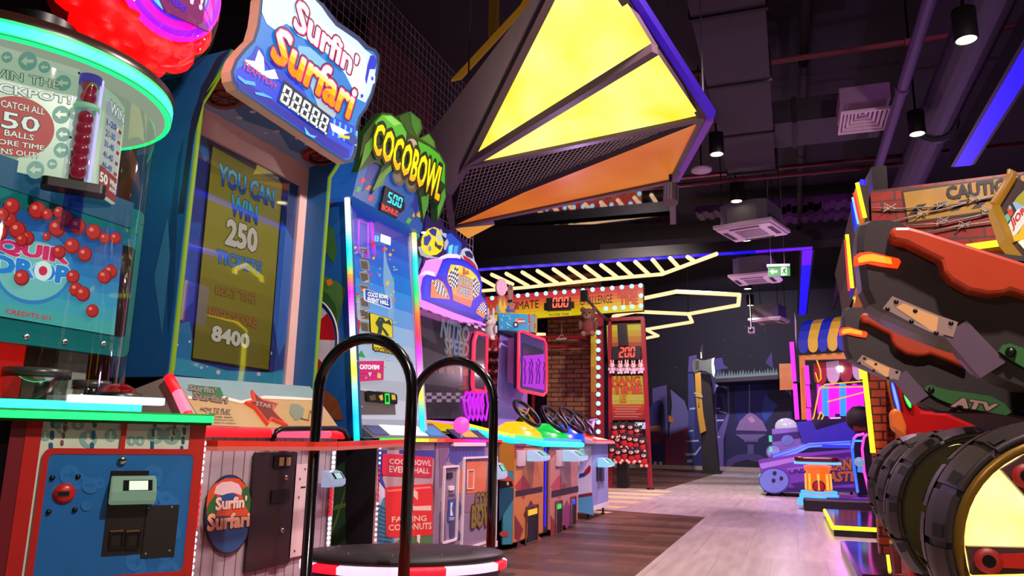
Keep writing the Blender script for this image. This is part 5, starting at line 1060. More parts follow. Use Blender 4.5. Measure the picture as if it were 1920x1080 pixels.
for r_ in range(5):
    z_ = onY(*z2h((360, 572+r_*72)), 13.3).z; b = MB(); b.box(c0.x-.1, c1.x+.25, 13.0, 13.72, z_-.06, z_-.035, m('3a1014')); b.build('shelf', o)
# ================================================================ giant axe
FA = Fr((0, 23, 0), 90)
q = thing('giant_axe_stand', 'giant axe with yellow handle mounted on a black pillar before the mural', 'axe prop', (-2.25, 23.1, 0))
b = MB(); b.pp(FA, S(z5, "600,420 690,425 698,470 742,972 652,985 640,700"), m('0b090c', r=.5), -.1, .5); b.pp(FA, S(z5, "645,978 748,972 752,985 640,988"), m('0b090c', r=.5), .05, .8); b.build('pillar', q)
b = MB(); b.pp(FA, S(z5, "606,415 640,412 646,560 655,650 671,745 655,752 638,762 634,740 622,660 613,560"), m('b8902c', r=.4), .1, .16)
b.txt(FA, 'BAY OF 1', S(z5, "626,612 626,540 636,540 636,612"), m('3a2a14'), .102, .02); b.build('handle', q, bevel=.02)
for t in ("605,530 650,545", "612,545 652,552"): k = MB(); P = S(z5, t); k.tube([FA.px(*P[0], .12), FA.px(*P[1], .12)], .02, m('f0d890', e=.5), 5); k.build('rope', q)
b = MB(); b.pp(FA, S(z5, "588,360 598,342 618,336 640,345 665,345 720,330 716,360 724,410 716,446 700,425 670,410 640,405 605,418 592,400"), m('5a6460', r=.3, metal=.6), .14, .24); b.pp(FA, S(z5, "705,336 719,332 715,362 723,410 716,444 706,420 702,380"), m('a8c8b0', r=.2, metal=.4), .142); b.pp(FA, S(z5, "612,350 632,350 632,400 612,402"), m('3c4440', r=.3, metal=.6), .142); b.build('axe_head', q, bevel=.01)
b = MB(); b.pp(FA, S(z5, "640,336 638,290 646,262 652,255 655,290 652,336"), m('1a181c', r=.4), .0, .1); b.pp(FA, S(z5, "641,336 640,300 646,300 649,336"), m('c8d0b8', r=.2, metal=.5), .01); b.build('spike', q)
# grass ledge and lit box
FGr = Fr((0, 24.6, 0), 90); A, B_ = FGr.ab(*z5((722, 468))), FGr.ab(*z5((1080, 440)))
q = thing('grass_ledge', 'dark wall ledge topped with spiky paper grass across the mural', 'ledge', FGr.at(A[0], A[1]))
zb = FGr.ab(*z5((722, 468)))[1]
b = MB(); b.pp(FGr, S(z5, "722,450 1078,428 1078,452 722,472"), m('141016', r=.6), .2, 1.575); b.build('beam', q)
b = MB()
for j in range(2):
    pts = []
    for i in range(46):
        u = i/45; x = 724+u*350; yb = 452-u*24; pts.append((x, yb-(8 if i % 2 else random.uniform(26, 42))-j*2))
    pts = [(724, 458)]+pts+[(1076, 434)]
    b.pp(FGr, [z5(p) for p in pts], m(('5a7a68', '6e9080')[j], r=.8), .1-j*.15, .03)
b.pp(FGr, S(z5, "724,440 1076,416 1076,436 724,460"), m('6a7e70', r=.8), .12, .3); b.build('paper_grass', q)
q = thing('orange_wall_box', 'glowing orange square box on the wall above the bowling game', 'light box', FGr.px(*z5((1120, 510))))
b = MB(); b.pp(FGr, S(z5, "1083,366 1162,364 1162,512 1086,514"), cloudy('c86038', 'e0904a', .75, 1.2, 'orange_panel'), 0, .15, side=m('2a1418')); b.build('panel', q)
# ================================================================ ceiling services
z1c = Z(1240, 0, 2.7)
black_d = m('2e2630', r=.75, var=.3); blk2 = m('1c1620', r=.8, var=.3); purp = m('5a3c78', r=.5)
def ybar(name, label, cat, pxa, pxb, z, w, hgt, mt, y0=None, y1=None, group=None):
    pass
# main duct along the aisle
A, B_ = onz(1366, 330, 4.6), onz(1455, 330, 4.6)
q = thing('air_duct', 'wide black air duct running along the ceiling above the aisle', 'duct', ((A.x+B_.x)/2, 8, 4.6))
b = MB(); b.box(A.x, B_.x, 2.2, A.y, 4.6, 4.95, black_d); b.build('duct_body', q)
for y in (3.2, 4.6, 6.2, 7.6, 9.0, 10.4):
    k = MB(); k.box(A.x-.02, B_.x+.02, y, y+.05, 4.58, 4.97, blk2); k.build('seam', q)
w0 = onz(1560, 200, 4.55); w1 = onz(1450, 255, 4.55)
q = thing('air_duct', 'short black branch duct running to the square ceiling vent', 'duct', (w0.x, w0.y, 4.6))
b = MB(); b.box(B_.x, 1.2, w1.y-.1, w1.y+.7, 4.66, 4.95, black_d); b.build('duct_body', q)
b = MB(); b.box(.2, .25, w1.y-.12, w1.y+.72, 4.64, 4.97, blk2); b.build('seam', q)
q = thing('air_duct', 'broad black flat duct panel on the ceiling beside the yellow canopy tip', 'duct', (B_.x+.8, 5, 4.9))
b = MB(); b.box(B_.x+.35, B_.x+2.2, 3.2, 6.6, 5.0, 5.2, black_d); b.build('duct_body', q); b = MB(); b.box(B_.x+.35, B_.x+2.2, 4.9, 4.95, 4.985, 5.2, blk2); b.build('seam', q)
q = thing('air_duct', 'black cross duct high behind the first ceiling cassette', 'duct', (-1, 17, 5.15))
b = MB(); b.box(-4, 3.5, 16.6, 17.3, 5.15, 5.4, black_d); b.build('duct_body', q); b = MB(); b.box(0, .05, 16.58, 17.32, 5.12, 5.42, blk2); b.build('seam', q)
# vent
o = [onz(x, y, 4.4) for x, y in ((1577, 218), (1671, 203), (1661, 240), (1571, 254))]; cx = sum(p.x for p in o)/4; cy = sum(p.y for p in o)/4; hw = .5*(max(p.x for p in o)-min(p.x for p in o)); hl = .5*(max(p.y for p in o)-min(p.y for p in o))
q = thing('ceiling_vent', 'square white louvred vent hanging below the black ceiling', 'vent', (cx, cy, 4.4))
for i in range(6):
    f = 1-i*.165; g_ = f-.09; k = MB()
    for x0, x1, y0, y1 in ((-f, f, -f, -g_), (-f, f, g_, f), (-f, -g_, -g_, g_), (g_, f, -g_, g_)): k.box(cx+x0*hw, cx+x1*hw, cy+y0*hl, cy+y1*hl, 4.4+i*.02, 4.43+i*.02, m('e8d0e0', r=.5))
    k.build('louvre', q)
k = MB(); k.box(cx-hw, cx+hw, cy-hl, cy+hl, 4.52, 4.7, m('8a7088', r=.6)); k.build('box', q)
# pipes along the room
def pipe(pts, r, label, mt, n=10):
    q = thing('ceiling_pipe', label, 'pipe', pts[0]); k = MB(); k.tube(pts, r, mt, n); k.build('pipe_run', q)
    for i in range(1, 5):
        t = i/5; c = V(pts[0])*(1-t)+V(pts[-1])*t; d = (V(pts[-1])-V(pts[0])).normalized(); k = MB(); k.tube([c-d*.03, c+d*.03], r*1.25, mt, n); k.build('coupling', q)
a = onz(1688, 180, 4.3); pipe([V((a.x, 2.0, 4.3)), V((a.x, 16, 4.3))], .055, 'purple-lit round pipe running along the ceiling right of the square vent', purp)
a = onz(1775, 180, 4.55); pipe([V((a.x, 2.0, 4.55)), V((a.x, 20, 4.55))], .2, 'thick round black pipe running along the ceiling between downlights and blue beam', m('3a2c48', r=.6), 16)
a = onz(1215, 150, 4.9); pipe([V((-3.5, a.y, 4.9)), V((4.5, a.y, 4.9))], .03, 'thin reddish sprinkler pipe crossing the ceiling above the square vent', m('6a3a30', r=.5))
a = onz(1560, 305, 4.9); pipe([V((-3.5, a.y, 4.9)), V((3.5, a.y, 4.9))], .03, 'thin reddish sprinkler pipe crossing the ceiling beyond the square vent', m('6a3038', r=.5))
a = onz(1300, 345, 4.5); pipe([V((a.x-4.0, a.y, 4.5)), V((a.x+3, a.y, 4.5))], .03, 'thin red pipe crossing behind the orange canopy tip', m('6a2a30', r=.5))
a = onz(1590, 480, 4.2); pipe([V((a.x, 12.5, 4.25)), V((a.x, 20, 4.25))], .06, 'purple-lit pipe descending towards the striped awning', m('6a3a78', r=.5))
a = onz(1500, 350, 5.52); pipe([V((a.x, 6, 5.52)), V((a.x, 22, 5.52))], .05, 'slim black conduit near the slab above the cassette units', blk2)
for i, (x, y, h) in enumerate(((1500, 410, '5a2c6a'), (1540, 385, '5a2c6a'), (1420, 395, '3a2048'))):
    c = onz(x, y, 5.5); q = thing('roof_beam', ('purple-lit corrugated deck strip behind the cassette units', 'purple-lit corrugated deck strip nearest the striped awning', 'dim purple deck strip above the first cassette unit')[i], 'beam', (c.x, c.y, 5.5)); k = MB(); k.box(c.x-1.2, c.x+1.2, c.y-.25, c.y+.25, 5.5, 5.62, m(h, r=.5)); k.build('deck', q)
    for j in range(12): k = MB(); k.box(c.x-1.15+j*.2, c.x-1.05+j*.2, c.y-.25, c.y+.25, 5.46, 5.5, m(h, r=.5)); k.build('rib', q)
# downlights
lab = ('large downlight nearest the camera at upper right', 'downlight between the square vent and the blue beam', 'downlight just right of the orange canopy tip', 'downlight above the first cassette unit', 'small downlight below the first cassette unit', 'small downlight under the second cassette unit', 'tiny downlight farthest along the ceiling')
for (x, y, z), t in zip(((1812, 76, 4.0), (1720, 252, 4.2), (1344, 290, 4.2), (1381, 378, 4.2), (1399, 451, 4.2), (1402, 542, 4.2), (1407, 573, 4.2)), lab):
    c = onz(x, y, z); q = thing('downlight', t, 'lamp', c); r = .085
    k = MB(); k.lathe(c, (0, 0, 1), [(r, 0), (r, .02), (r, .26), (.0001, .26)], m('141014', r=.5), 20); k.tube([c+V((0, 0, .26)), V((c.x, c.y, 4.59 if 'orange canopy' in t or 'above the first' in t else 5.9))], .012, BLK, 5); k.build('can', q)
    k = MB(); k.lathe(c, (0, 0, 1), [(.0001, .012), (r*.8, .008), (r*.85, .004)], m('fff4c8', e=5), 18); k.build('bulb', q)
c = onz(1315, 321, 4.4); q = thing('smoke_detector', 'round white ceiling disc between the orange canopy tip and a downlight', 'detector', c); k = MB(); k.lathe(c, (0, 0, 1), [(.0001, 0), (.13, .0), (.14, .03), (.0001, .04)], m('b8a0b8', r=.5), 24); k.build('cover', q); k = MB(); k.tube([c+V((0, 0, .04)), V((c.x, c.y, 5.9))], .01, BLK, 5); k.build('stem', q)
# cassette units
for (p0, p1, y0, y1, z, t) in (((1336, 430), (1447, 412), 0, 0, 3.9, 'nearest of three ceiling cassette air units, black box with pinkish-white grille'), ((1364, 520), (1451, 512), 0, 0, 3.85, 'ceiling cassette air unit behind the green exit sign'), ((1402, 601), (1464, 596), 0, 0, 3.7, 'farthest ceiling cassette air unit, just above the mural')):
    A = onz(*p0, z); B_ = onz(*p1, z); wdt = (B_-A).length; u = (B_-A).normalized(); u.z = 0; n_ = V((-u.y, u.x, 0)); dep = wdt*.95
    q = thing('cassette_air_unit', t, 'air conditioner', (A+B_)/2)
    P = lambda a, d, h: A+u*(a*wdt)+n_*(d*dep)+V((0, 0, h))
    k = MB(); k.prism([P(0, 0, 0), P(1, 0, 0), P(1, 1, 0), P(0, 1, 0)], (0, 0, .05), m('e0c8dc', r=.4)); k.prism([P(.04, .04, -.03), P(.96, .04, -.03), P(.96, .96, -.03), P(.04, .96, -.03)], (0, 0, .04), m('e8d0e4', r=.4)); f = k.build('fascia', q, bevel=.01)
    k = MB(); k.prism([P(.28, .25, -.036), P(.72, .25, -.036), P(.72, .75, -.036), P(.28, .75, -.036)], (0, 0, .01), m('b8a0b4', r=.5))
    for j in range(5): k.prism([P(.3+j*.085, .27, -.04), P(.37+j*.085, .27, -.04), P(.37+j*.085, .73, -.04), P(.3+j*.085, .73, -.04)], (0, 0, .01), m('8a7488', r=.5))
    k.build('grille', f)
    for a0, a1, d0, d1 in ((.08, .16, .25, .75), (.84, .92, .25, .75), (.25, .75, .08, .15), (.25, .75, .85, .92)):
        k = MB(); k.prism([P(a0, d0, -.036), P(a1, d0, -.036), P(a1, d1, -.036), P(a0, d1, -.036)], (0, 0, .01), m('2a2028', r=.6)); k.build('air_slot', f)
    k = MB(); k.prism([P(.1, .12, .05), P(.25, .02, .05), P(.75, .02, .05), P(.9, .12, .05), P(.9, .9, .05), P(.1, .9, .05)], (0, 0, .3), m('6a646e', r=.6)); k.build('housing', q)
    for a0, d0 in ((.12, .15), (.88, .15), (.12, .88), (.88, .88)): k = MB(); k.tube([P(a0, d0, .34), V((P(a0, d0, 0).x, P(a0, d0, 0).y, 5.9))], .01, BLK, 4); k.build('hanging_rod', q)
# exit sign
A, B_ = onz(1440, 518, 3.6), onz(1481, 515, 3.6); FE = Fr((A.x, A.y, 0), 90)
q = thing('exit_sign', 'green and white running-man exit sign hanging before the second cassette unit', 'sign', ((A.x+B_.x)/2, A.y, 3.6)); ze = Z(1280, 360, 3.857)
b = MB(); b.pp(FE, S(ze, "617,540 776,535 778,603 617,610"), m('10a040', e=.85), 0, .04)
b.pp(FE, S(ze, "628,575 655,556 655,568 685,567 685,582 655,584 655,596"), m('f0fff4', e=1), .003); b.pp(FE, S(ze, "712,543 752,541 754,601 712,604"), m('f0fff4', e=1), .003)
b.pp(FE, S(ze, "722,565 735,552 748,560 740,570 750,590 742,595 732,578 722,596 716,592 728,572"), m('10803a', e=.6), .005); b.pp(FE, [ze(k) for k in ell(744, 549, 5, 5, 10)], m('10803a', e=.6), .005); b.build('sign_face', q)
b = MB(); b.pp(FE, S(ze, "608,522 776,518 776,535 608,540"), m('d8d0d8', r=.4), .02, .1); b.build('lamp_bar', q)
for x in (640, 736): k = MB(); w = FE.px(*ze((x, 520)), -.02); k.tube([w, V((w.x, w.y, 5.9))], .006, GREY, 4); k.build('hanging_wire', q)
c = onz(1409, 620, 3.3); q = thing('security_camera', 'small white box camera under the farthest cassette unit', 'camera', c); k = MB(); k.box(c.x-.07, c.x+.07, c.y-.1, c.y+.1, c.z-.06, c.z+.07, m('b8a8b8', r=.4)); k.tube([c+V((0, 0, .07)), V((c.x, c.y, 5.9))], .015, BLK, 5); k.build('housing', q); k = MB(); k.lathe(c+V((0, -.1, 0)), (0, -1, 0), [(.04, 0), (.04, .02), (.0001, .02)], BLK, 14); k.build('lens', q)
# blue LED beams
eB = m('1408ff', e=1.6); eBp = m('5a10ff', e=1.5)
def beam(A, B_, wv, label, cols=None, h=.2, side=None):
    q = thing('blue_lit_beam', label, 'light beam', (A+B_)/2); A = V(A); B_ = V(B_)
    k = MB(); k.prism([A, B_, B_+wv, A+wv], (0, 0, h), m('0c0a14', r=.5)); k.build('beam_body', q)
    k = MB(); e = V((0, 0, -.004)); ins = wv*.14; cols = cols or [eB]; n = len(cols)
    for i in range(n):
        P0 = A+(B_-A)*(i/n); P1 = A+(B_-A)*((i+1)/n); k.face([P0+ins+e, P1+ins+e, P1+wv-ins+e, P0+wv-ins+e], cols[i])
    k.build('blue_light_strip', q); return q
zB = 4.3
A = onz(1512, 462, zB); xb = onz(905, 516, zB).x
beam(V((xb-3, A.y, zB)), V((A.x+.1, A.y, zB)), V((0, .28, 0)), 'long blue-lit beam crossing the ceiling above the yellow light lattice', [eB]*9+[eBp])
C_ = onz(1497, 590, zB); C2_ = onz(1530, 470, zB); beam(V((A.x-.1, A.y+.28, zB)), V((A.x-.1, C_.y, zB)), V((.24, 0, 0)), 'blue and violet lit beam running down the ceiling to the striped awning', [eBp, eB, eB, eB, eB, eB])
D0, D1 = onz(1768, 338, 4.1), onz(1808, 338, 4.1); beam(V((D0.x, 1.0, 4.1)), V((D0.x, 9.5, 4.1)), V((D1.x-D0.x, 0, 0)), 'wide blue-lit beam at upper right above the caution sign')
# neon lattice and hex lines
eN = m('ffcf98', e=1.5); zN = 4.2
zl = Z(880, 380, 1920/680)
q = thing('neon_lattice', 'slanted row of warm yellow neon bars under the long blue beam', 'neon light', onz(1100, 520, zN))
for t in ("50,395 150,450", "118,380 230,432", "195,375 312,440", "280,368 385,432", "360,360 465,425", "445,352 540,418", "528,345 620,410", "612,337 700,403", "697,330 785,397", "788,322 865,390", "878,313 955,385", "970,303 1028,372", "1062,293 1105,340", "1155,287 1187,308"):
    k = MB(); P = S(zl, t); k.tube([onz(*p, zN) for p in P], .042, eN, 5); k.build('neon_bar', q)
k = MB(); k.tube([onz(*p, zN) for p in S(zl, "40,468 300,448 700,405 1020,378 1310,270")], .04, eN, 5); k.build('edge_bar', q)
for t, l in (("915,507 1095,470 1430,487 1425,543 1160,590 880,577 760,603", 'warm yellow neon outline of long hexagons hanging beyond the banner'), ("350,695 404,697", 'short warm neon line left of the brick pillar'), ("345,612 400,600", 'short warm neon line above the brick pillar left edge'), ("1160,590 1180,632 935,672 1000,705 925,720", 'warm yellow neon zigzag at the red tower top')):
    P = [onz(*p, zN) for p in S(zl, t)]; q = thing('neon_line', l, 'neon light', P[0]); k = MB()
    for i in range(len(P)-1): k.tube([P[i], P[i+1]], .05, eN, 5)
    k.build('neon_tube', q)
    k = MB(); k.tube([P[0], V((P[0].x, P[0].y, 5.9))], .01, BLK, 4); k.build('hanging_wire', q)
# ================================================================ faceted canopy
def D(x, y, d):
    r = ray(x, y); return EYE + r*(d)
def onpl(x, y, a, b_, c_):
    n_ = (b_-a).cross(c_-a); d = ray(x, y); return EYE + d*((a-EYE).dot(n_)/d.dot(n_))
V0 = D(873, 311, 6.6); V1 = D(1320, 218, 5.6); V2 = D(1231, 95, 5.2); V3 = D(1166, -12, 4.9); V4 = D(1034, -12, 5.2); V5 = D(1260, 337, 7.2); V6 = D(848, 423, 8.2); V7 = D(840, 364, 7.4); V8 = D(806, 250, 7.2); V9 = D(1005, -12, 5.6)
q = thing('faceted_canopy', 'large faceted hanging canopy with two glowing yellow panels and orange underside', 'light canopy', (V0+V1+V3+V6)/4)
lit = cloudy('ffdc10', 'fff08a', 1.2, 1.6)
def facet(name, pts, mt, thick=.05, shrink=0, off=0):
    pts = [V(p) for p in pts]; c = sum(pts, V())/len(pts); n_ = (pts[1]-pts[0]).cross(pts[2]-pts[0]).normalized()
    if n_.dot(EYE-c) < 0: n_ = -n_
    P = [p+(c-p)*shrink+n_*off for p in pts]; k = MB(); k.prism(P, n_*-thick, mt, m('4a3848', r=.5)); return k.build(name, q)
Va = D(878, 300, 6.55); Vb = onpl(1228, 92, V4, V3, Va); Vc = onpl(1235, 103, V4, V3, Va); Vd = D(1311, 216, 5.58); Ve = D(888, 312, 6.58)
facet('yellow_panel', [V4, V3, Vb, Va], lit); facet('yellow_panel', [Vc, Vd, Ve], lit)
og = cloudy('d8641e', 'e88a28', .72, .9, 'orange_fabric')
facet('orange_panel', [D(1314, 229, 5.7), V5, D(850, 424, 8.2), onpl(980, 362, D(1314, 229, 5.7), V5, D(850, 424, 8.2))], og)
facet('grey_panel', [onpl(1005, -12, V4, V0, V8), V4, V0, onpl(840, 364, V4, V0, V8), V8], m('c4b0b8', r=.5))
facet('lower_orange_panel', [D(852, 428, 8.4), D(928, 421, 8.8), D(878, 447, 8.9)], cloudy('e89030', 'f0b050', .8, .9, 'orange_fabric_low'))
b = MB()
fr_m = m('5a4656', r=.4)
for P in ([V4, V0], [V3, V1], [V0, V1], [V0, Vb], [V1, V5], [V5, V6], [V0, V7], [V7, V6], [V5, D(1262, 416, 8.4)]): b.tube(P, .045, fr_m, 4)
b.build('frame', q)
b = MB(); b.tube([V3+V((.05, 0, .02)), V1+V((.05, 0, 0))], .05, m('5020d8', e=.5), 4); b.tube([V1+V((.04, 0, -.02)), V5+V((.04, 0, 0))], .04, m('8a30c0', e=.35), 4); b.build('violet_edge', q)
b = MB(); top = (V0+V1+V3)/3+FW*2.0+V((0, 0, .35))
for P in ([V3, V4, top], [V4, V9, top], [V9, V8, top], [V8, V7, V6, top], [V6, V5, top], [V5, V1, top], [V1, V3, top]): b.face(P, m('2a2028', r=.7))
b.build('back_shell', q)
for i, (p, l) in enumerate(((V1, 0), (V5, 1), (V0, 2))): k = MB(); k.tube([p, V((p.x, p.y, 5.9))], .008, GREY, 4); k.build('hanging_wire', q)
w = D(1258, 345, 7.0); o = thing('stage_spotlight', 'small chrome spotlight clamped under the orange canopy corner', 'lamp', w); k = MB(); k.tube([w+V((0, 0, -.02)), w+V((0, -.05, -.2))], .07, m('8a8088', r=.25, metal=.8), 10); k.build('barrel', o); k = MB(); k.tube([w+V((0, 0, .1)), w+V((0, 0, -.04))], .02, BLK, 6); k.build('clamp', o)
w4 = [onz(x, y, 4.83) for x, y in ((1255, 338), (1262, 418), (900, 424), (800, 420))]
o = thing('mirror_panel', 'dark mirrored ceiling panel reflecting the banner behind the orange canopy', 'mirror', sum(w4, V())/4); b = MB(); b.prism(w4, (0, 0, .05), m('8a8690', r=.04, metal=1.0, var=.02), m('1a161c', r=.5)); b.build('mirror_sheet', o)
for p in w4[:3]: b = MB(); b.tube([p+V((0, 0, .05)), V((p.x, p.y, 5.9))], .012, BLK, 4); b.build('hanging_rod', o)
# nets
def net(label, P00, P10, P11, P01, nu, nv, tri=False):
    k = MB(); wm_ = m('b8a4ac', r=.5); f = lambda u, v_: (P00*(1-u)+P10*u)*(1-v_)+(P01*(1-u)+P11*u)*v_
    for i in range(nu+1): k.tube([f(i/nu, j/6) for j in range(7)], .0035, wm_, 3)
    for j in range(nv+1): k.tube([f(i/6, j/nv) for i in range(7)], .0035, wm_, 3)
    return tag(k.build('safety_net', base=(P00+P11)/2), label, 'net')
X_ = -3.75
net('black safety net rising behind the coconut and surf machines', V((X_, 4.2, 2.9)), V((X_, 8.6, 2.9)), V((X_, 8.6, 5.4)), V((X_, 4.2, 5.4)), 44, 24)
net('safety net stretched under the canopy between yellow and orange panels', D(872, 318, 6.7), D(1300, 226, 5.75), D(1240, 262, 6.2), D(850, 412, 8.1), 46, 14)
# brick pier and orange strips seen through the net
q = thing('brick_pier', 'dark brick pier seen through the net above the coconut machine', 'pier', onX(770, 235, -4.6))
b = MB(); BR2 = brick(('Y', 'Z'), '6a3a34', '5a302c', '3a2222', w=.3, hgt=.09, ms=.01, name='dim_brick', r=.85); P = [onX(x, y, -4.6) for x, y in ((690, 40), (725, 22), (757, 55), (778, 95), (811, 130), (812, 300), (690, 320))]; b.prism(P, (-.5, 0, 0), BR2); b.build('brickwork', q)
q = thing('orange_strut', 'amber lit strut rising behind the grey canopy panel', 'strut', D(930, 60, 7.4)); b = MB(); P = [D(x, y, 7.6) for x, y in ((975, 10), (985, -8), (1005, -8), (865, 145), (845, 150))]; b.prism(P, FW*.08, m('c08020', e=.25)); b.build('sloping_plank', q); b = MB(); b.tube([D(927, -8, 7.7), D(925, 70, 7.7)], .06, m('8a5a20', e=.12), 4); b.build('post', q)
# ================================================================ bowling game
z6b = Z(1360, 560, 2.456); FBw = Fr((0, 14.2, 0), 90)
q = thing('bowling_game', 'purple bowling arcade lane with ball artwork and blue light strips', 'arcade machine', (.3, 14.6, 0))
pur = m('6a3aa0', r=.35); b = MB(); a = FBw.ab(*z6b((160, 740))); e = FBw.ab(*z6b((605, 700)))
b.pp(FBw, S(z6b, "152,745 340,712 610,690 612,890 178,893"), pur, 0, 1.2, side=m('2a1850', r=.4))
B = lambda t, h, c=.003: b.pp(FBw, S(z6b, t), m(h, r=.35), c)
B("158,760 340,725 345,745 165,785", '9a78c8'); B("330,730 600,705 602,725 340,752", '3a1c6a'); B("280,780 440,765 600,760 600,790 300,800", '8a5ac0'); B("300,850 600,820 605,850 330,880", '38206a'); B("180,870 600,870 610,888 180,890", '2a1a58')
b.pp(FBw, [z6b(k) for k in ell(226, 838, 72, 60, 32)], m('4a3a90', r=.3), .006); b.pp(FBw, [z6b(k) for k in ell(224, 838, 66, 55, 32)], m('6a80c8', r=.3), .008)
for x, y in ((227, 804), (222, 838), (258, 828)): b.pp(FBw, [z6b(k) for k in ell(x, y, 9, 10, 14)], m('2a1c40', r=.3), .012)
b.txt(FBw, 'UNIS', S(z6b, "298,788 378,780 372,800 292,806"), m('2a1858', r=.3), .01, .02)
b.txt(FBw, 'LANE', S(z6b, "478,742 610,738 606,785 488,788"), m('e07040', e=.35), .012, .05, m('501040', e=.2), .06); b.txt(FBw, 'MASTER', S(z6b, "440,800 640,795 640,838 432,842"), m('e07040', e=.35), .012, .05, m('501040', e=.2), .06)
b.build('lane_body', q)
b = MB(); b.pp(FBw, S(z6b, "325,570 395,560 420,604 590,555 600,665 390,680 360,668"), m('2c2a90', r=.35), -.2, .8); b.build('ball_return', q)
b = MB()
for i in range(4): P = S(z6b, f"{228-i*4},{740-i*6} {330},{708-i*7} {385},{682-i*7} {600},{668-i*6}"); b.tube([FBw.px(*p, -.05-.08*i) for p in P], .018, m('3040ff', e=1.5) if i % 2 else m('5878ff', e=1.3), 5)
b.build('blue_light_strips', q)
b = MB(); b.rc(FBw, z6b((445, 672)), z6b((600, 690)), m('2838e0', e=.9), -.02, .1); b.build('blue_trough', q)
b = MB(); b.pp(FBw, S(z6b, "215,600 340,592 366,672 330,700 215,735"), m('7a68b0', r=.35), -.6, .7, side=m('3a2a70')); b.pp(FBw, S(z6b, "215,625 350,610 358,640 215,660"), m('38286a', r=.35), -.597); b.pp(FBw, [z6b(k) for k in ell(286, 652, 28, 24, 20)], m('6a78c0', r=.3), -.594); b.build('second_lane', q)
c = FBw.px(*z6b((280, 592)), -.9); b = MB(); b.ball(c, .2, m('e8e4ff', e=.55, r=.2), 18, (1, 1, .85)); b.build('globe_lamp', q)
b = MB(); b.pp(FBw, [z6b(k) for k in ell(222, 705, 34, 34, 20)], m('6a6898', r=.3), -.4, .1); b.pp(FBw, [z6b(k) for k in ell(222, 705, 28, 28, 20)], m('8a90c0', r=.3), -.395); b.build('ball_emblem', q)
card_reader(FBw, z6b((200, 630)), z6b((216, 660)), -.3, q, '60ffb0', '60e0c0', e=.8); card_reader(FBw, z6b((203, 682)), z6b((218, 706)), -.3, q, '60ffb0', '80e8d0', e=.8)
for x in (200, 262, 580): k = MB(); w = FBw.px(*z6b((x, 890)), -.1); k.lathe((w.x, w.y, 0), (0, 0, 1), [(.05, 0), (.05, .03), (.02, .04), (.02, .14)], m('1a1418'), 10); k.build('foot', q)
b = MB(); w = FBw.px(*z6b((165, 860)), -.5); b.box(w.x-.02, w.x+.02, w.y-.1, w.y+.1, .1, .35, m('20ff70', e=1.0)); b.build('green_marker', q)
# ================================================================ crane with striped awning
FCr = Fr((0, 16.2, 0), 90); q = thing('awning_crane', 'crane game under a blue and yellow striped awning with magenta tube lights', 'arcade machine', (.9, 16.6, 0))
b = MB(); N = 8; top = S(z6b, "322,108 700,60"); bot = S(z6b, "335,262 700,236")
def edgept(P, u): return (P[0][0]*(1-u)+P[1][0]*u, P[0][1]*(1-u)+P[1][1]*u)
for i in range(N):
    u0, u1 = i/N, (i+1)/N; mt = m('d8c820', r=.5) if i % 2 else m('1c3a98', r=.5)
    t0, t1 = edgept(top, u0*1.0+.12), edgept(top, u1+.12); b0, b1 = edgept(bot, u0*.98), edgept(bot, u1*.98)
    T0, T1, B0, B1 = FCr.px(*t0, -.5), FCr.px(*t1, -.5), FCr.px(b0[0], b0[1]-28, .1), FCr.px(b1[0], b1[1]-28, .1)
    k_ = 4; L0 = [T0+(B0-T0)*(j/k_)+V((0, -.12*math.sin(math.pi*j/k_), .1*math.sin(math.pi*j/k_))) for j in range(k_+1)]; L1 = [T1+(B1-T1)*(j/k_)+V((0, -.12*math.sin(math.pi*j/k_), .1*math.sin(math.pi*j/k_))) for j in range(k_+1)]
    for j in range(k_): b.face([L0[j], L1[j], L1[j+1], L0[j+1]], mt)
    w = (B1-B0)/2; cc = (B0+B1)/2; hh = w.length
    b.prism([B0, B1]+[cc+w*math.cos(math.radians(a))+V((0, 0, -.14-.12*math.sin(math.radians(a)))) for a in range(0, 181, 30)], (0, .03, 0), mt)
b.build('striped_awning', q)
b = MB(); b.pp(FCr, S(z6b, "340,262 366,260 374,556 352,558"), m('c8902a', r=.5), 0, .2); b.build('corner_post', q)
b = MB(); b.pp(FCr, S(z6b, "335,262 640,240 640,275 370,282"), m('d8a030', r=.5), -.02, .1); b.build('fascia', q)
b = MB(); tw = S(z6b, "318,60 326,108 338,262 345,300 336,150"); b.pp(FCr, S(z6b, "318,62 326,100 330,230 322,190"), m('b0a098', r=.5), .0, .03); b.build('side_board', q)
for t in ("305,200 318,380", "320,392 331,556", "373,308 380,395", "382,505 386,560", "378,400 386,500"):
    P = S(z6b, t); k = MB(); k.tube([FCr.px(*p, .08) for p in P], .045, m('ff30f8', e=1.6), 8); k.build('neon_tube', q)
b = MB(); s0 = S(z6b, "405,300 640,268")
for i in range(4):
    A = FCr.px(*edgept(s0, i/4), -.25); B1 = FCr.px(*edgept(s0, (i+1)/4), -.25); w = (B1-A)/2; cc = (A+B1)/2
    b.prism([A, B1]+[cc+w*math.cos(math.radians(a))+V((0, 0, -.28-.17*math.sin(math.radians(a)))) for a in range(0, 181, 30)], (0, .03, 0), m('a81c28', r=.5) if i % 2 == 0 else m('d8c8c8', r=.5))
b.build('scalloped_valance', q)
for i in range(8):
    x = 432+i*27; P = S(z6b, f"{x},{392+i%2*8} {x+4},{530+i%3*10}"); k = MB(); k.tube([FCr.px(*p, -1.1) for p in P], .07 if i % 3 else .05, m('ff20f0' if i not in (1, 4) else '3890ff', e=1.35), 8); k.build('light_tube', q)
b = MB(); b.pp(FCr, S(z6b, "386,420 640,390 640,560 386,580"), m('3a0c4a', r=.4), -1.25, .05); b.build('back_wall', q)
b = MB()
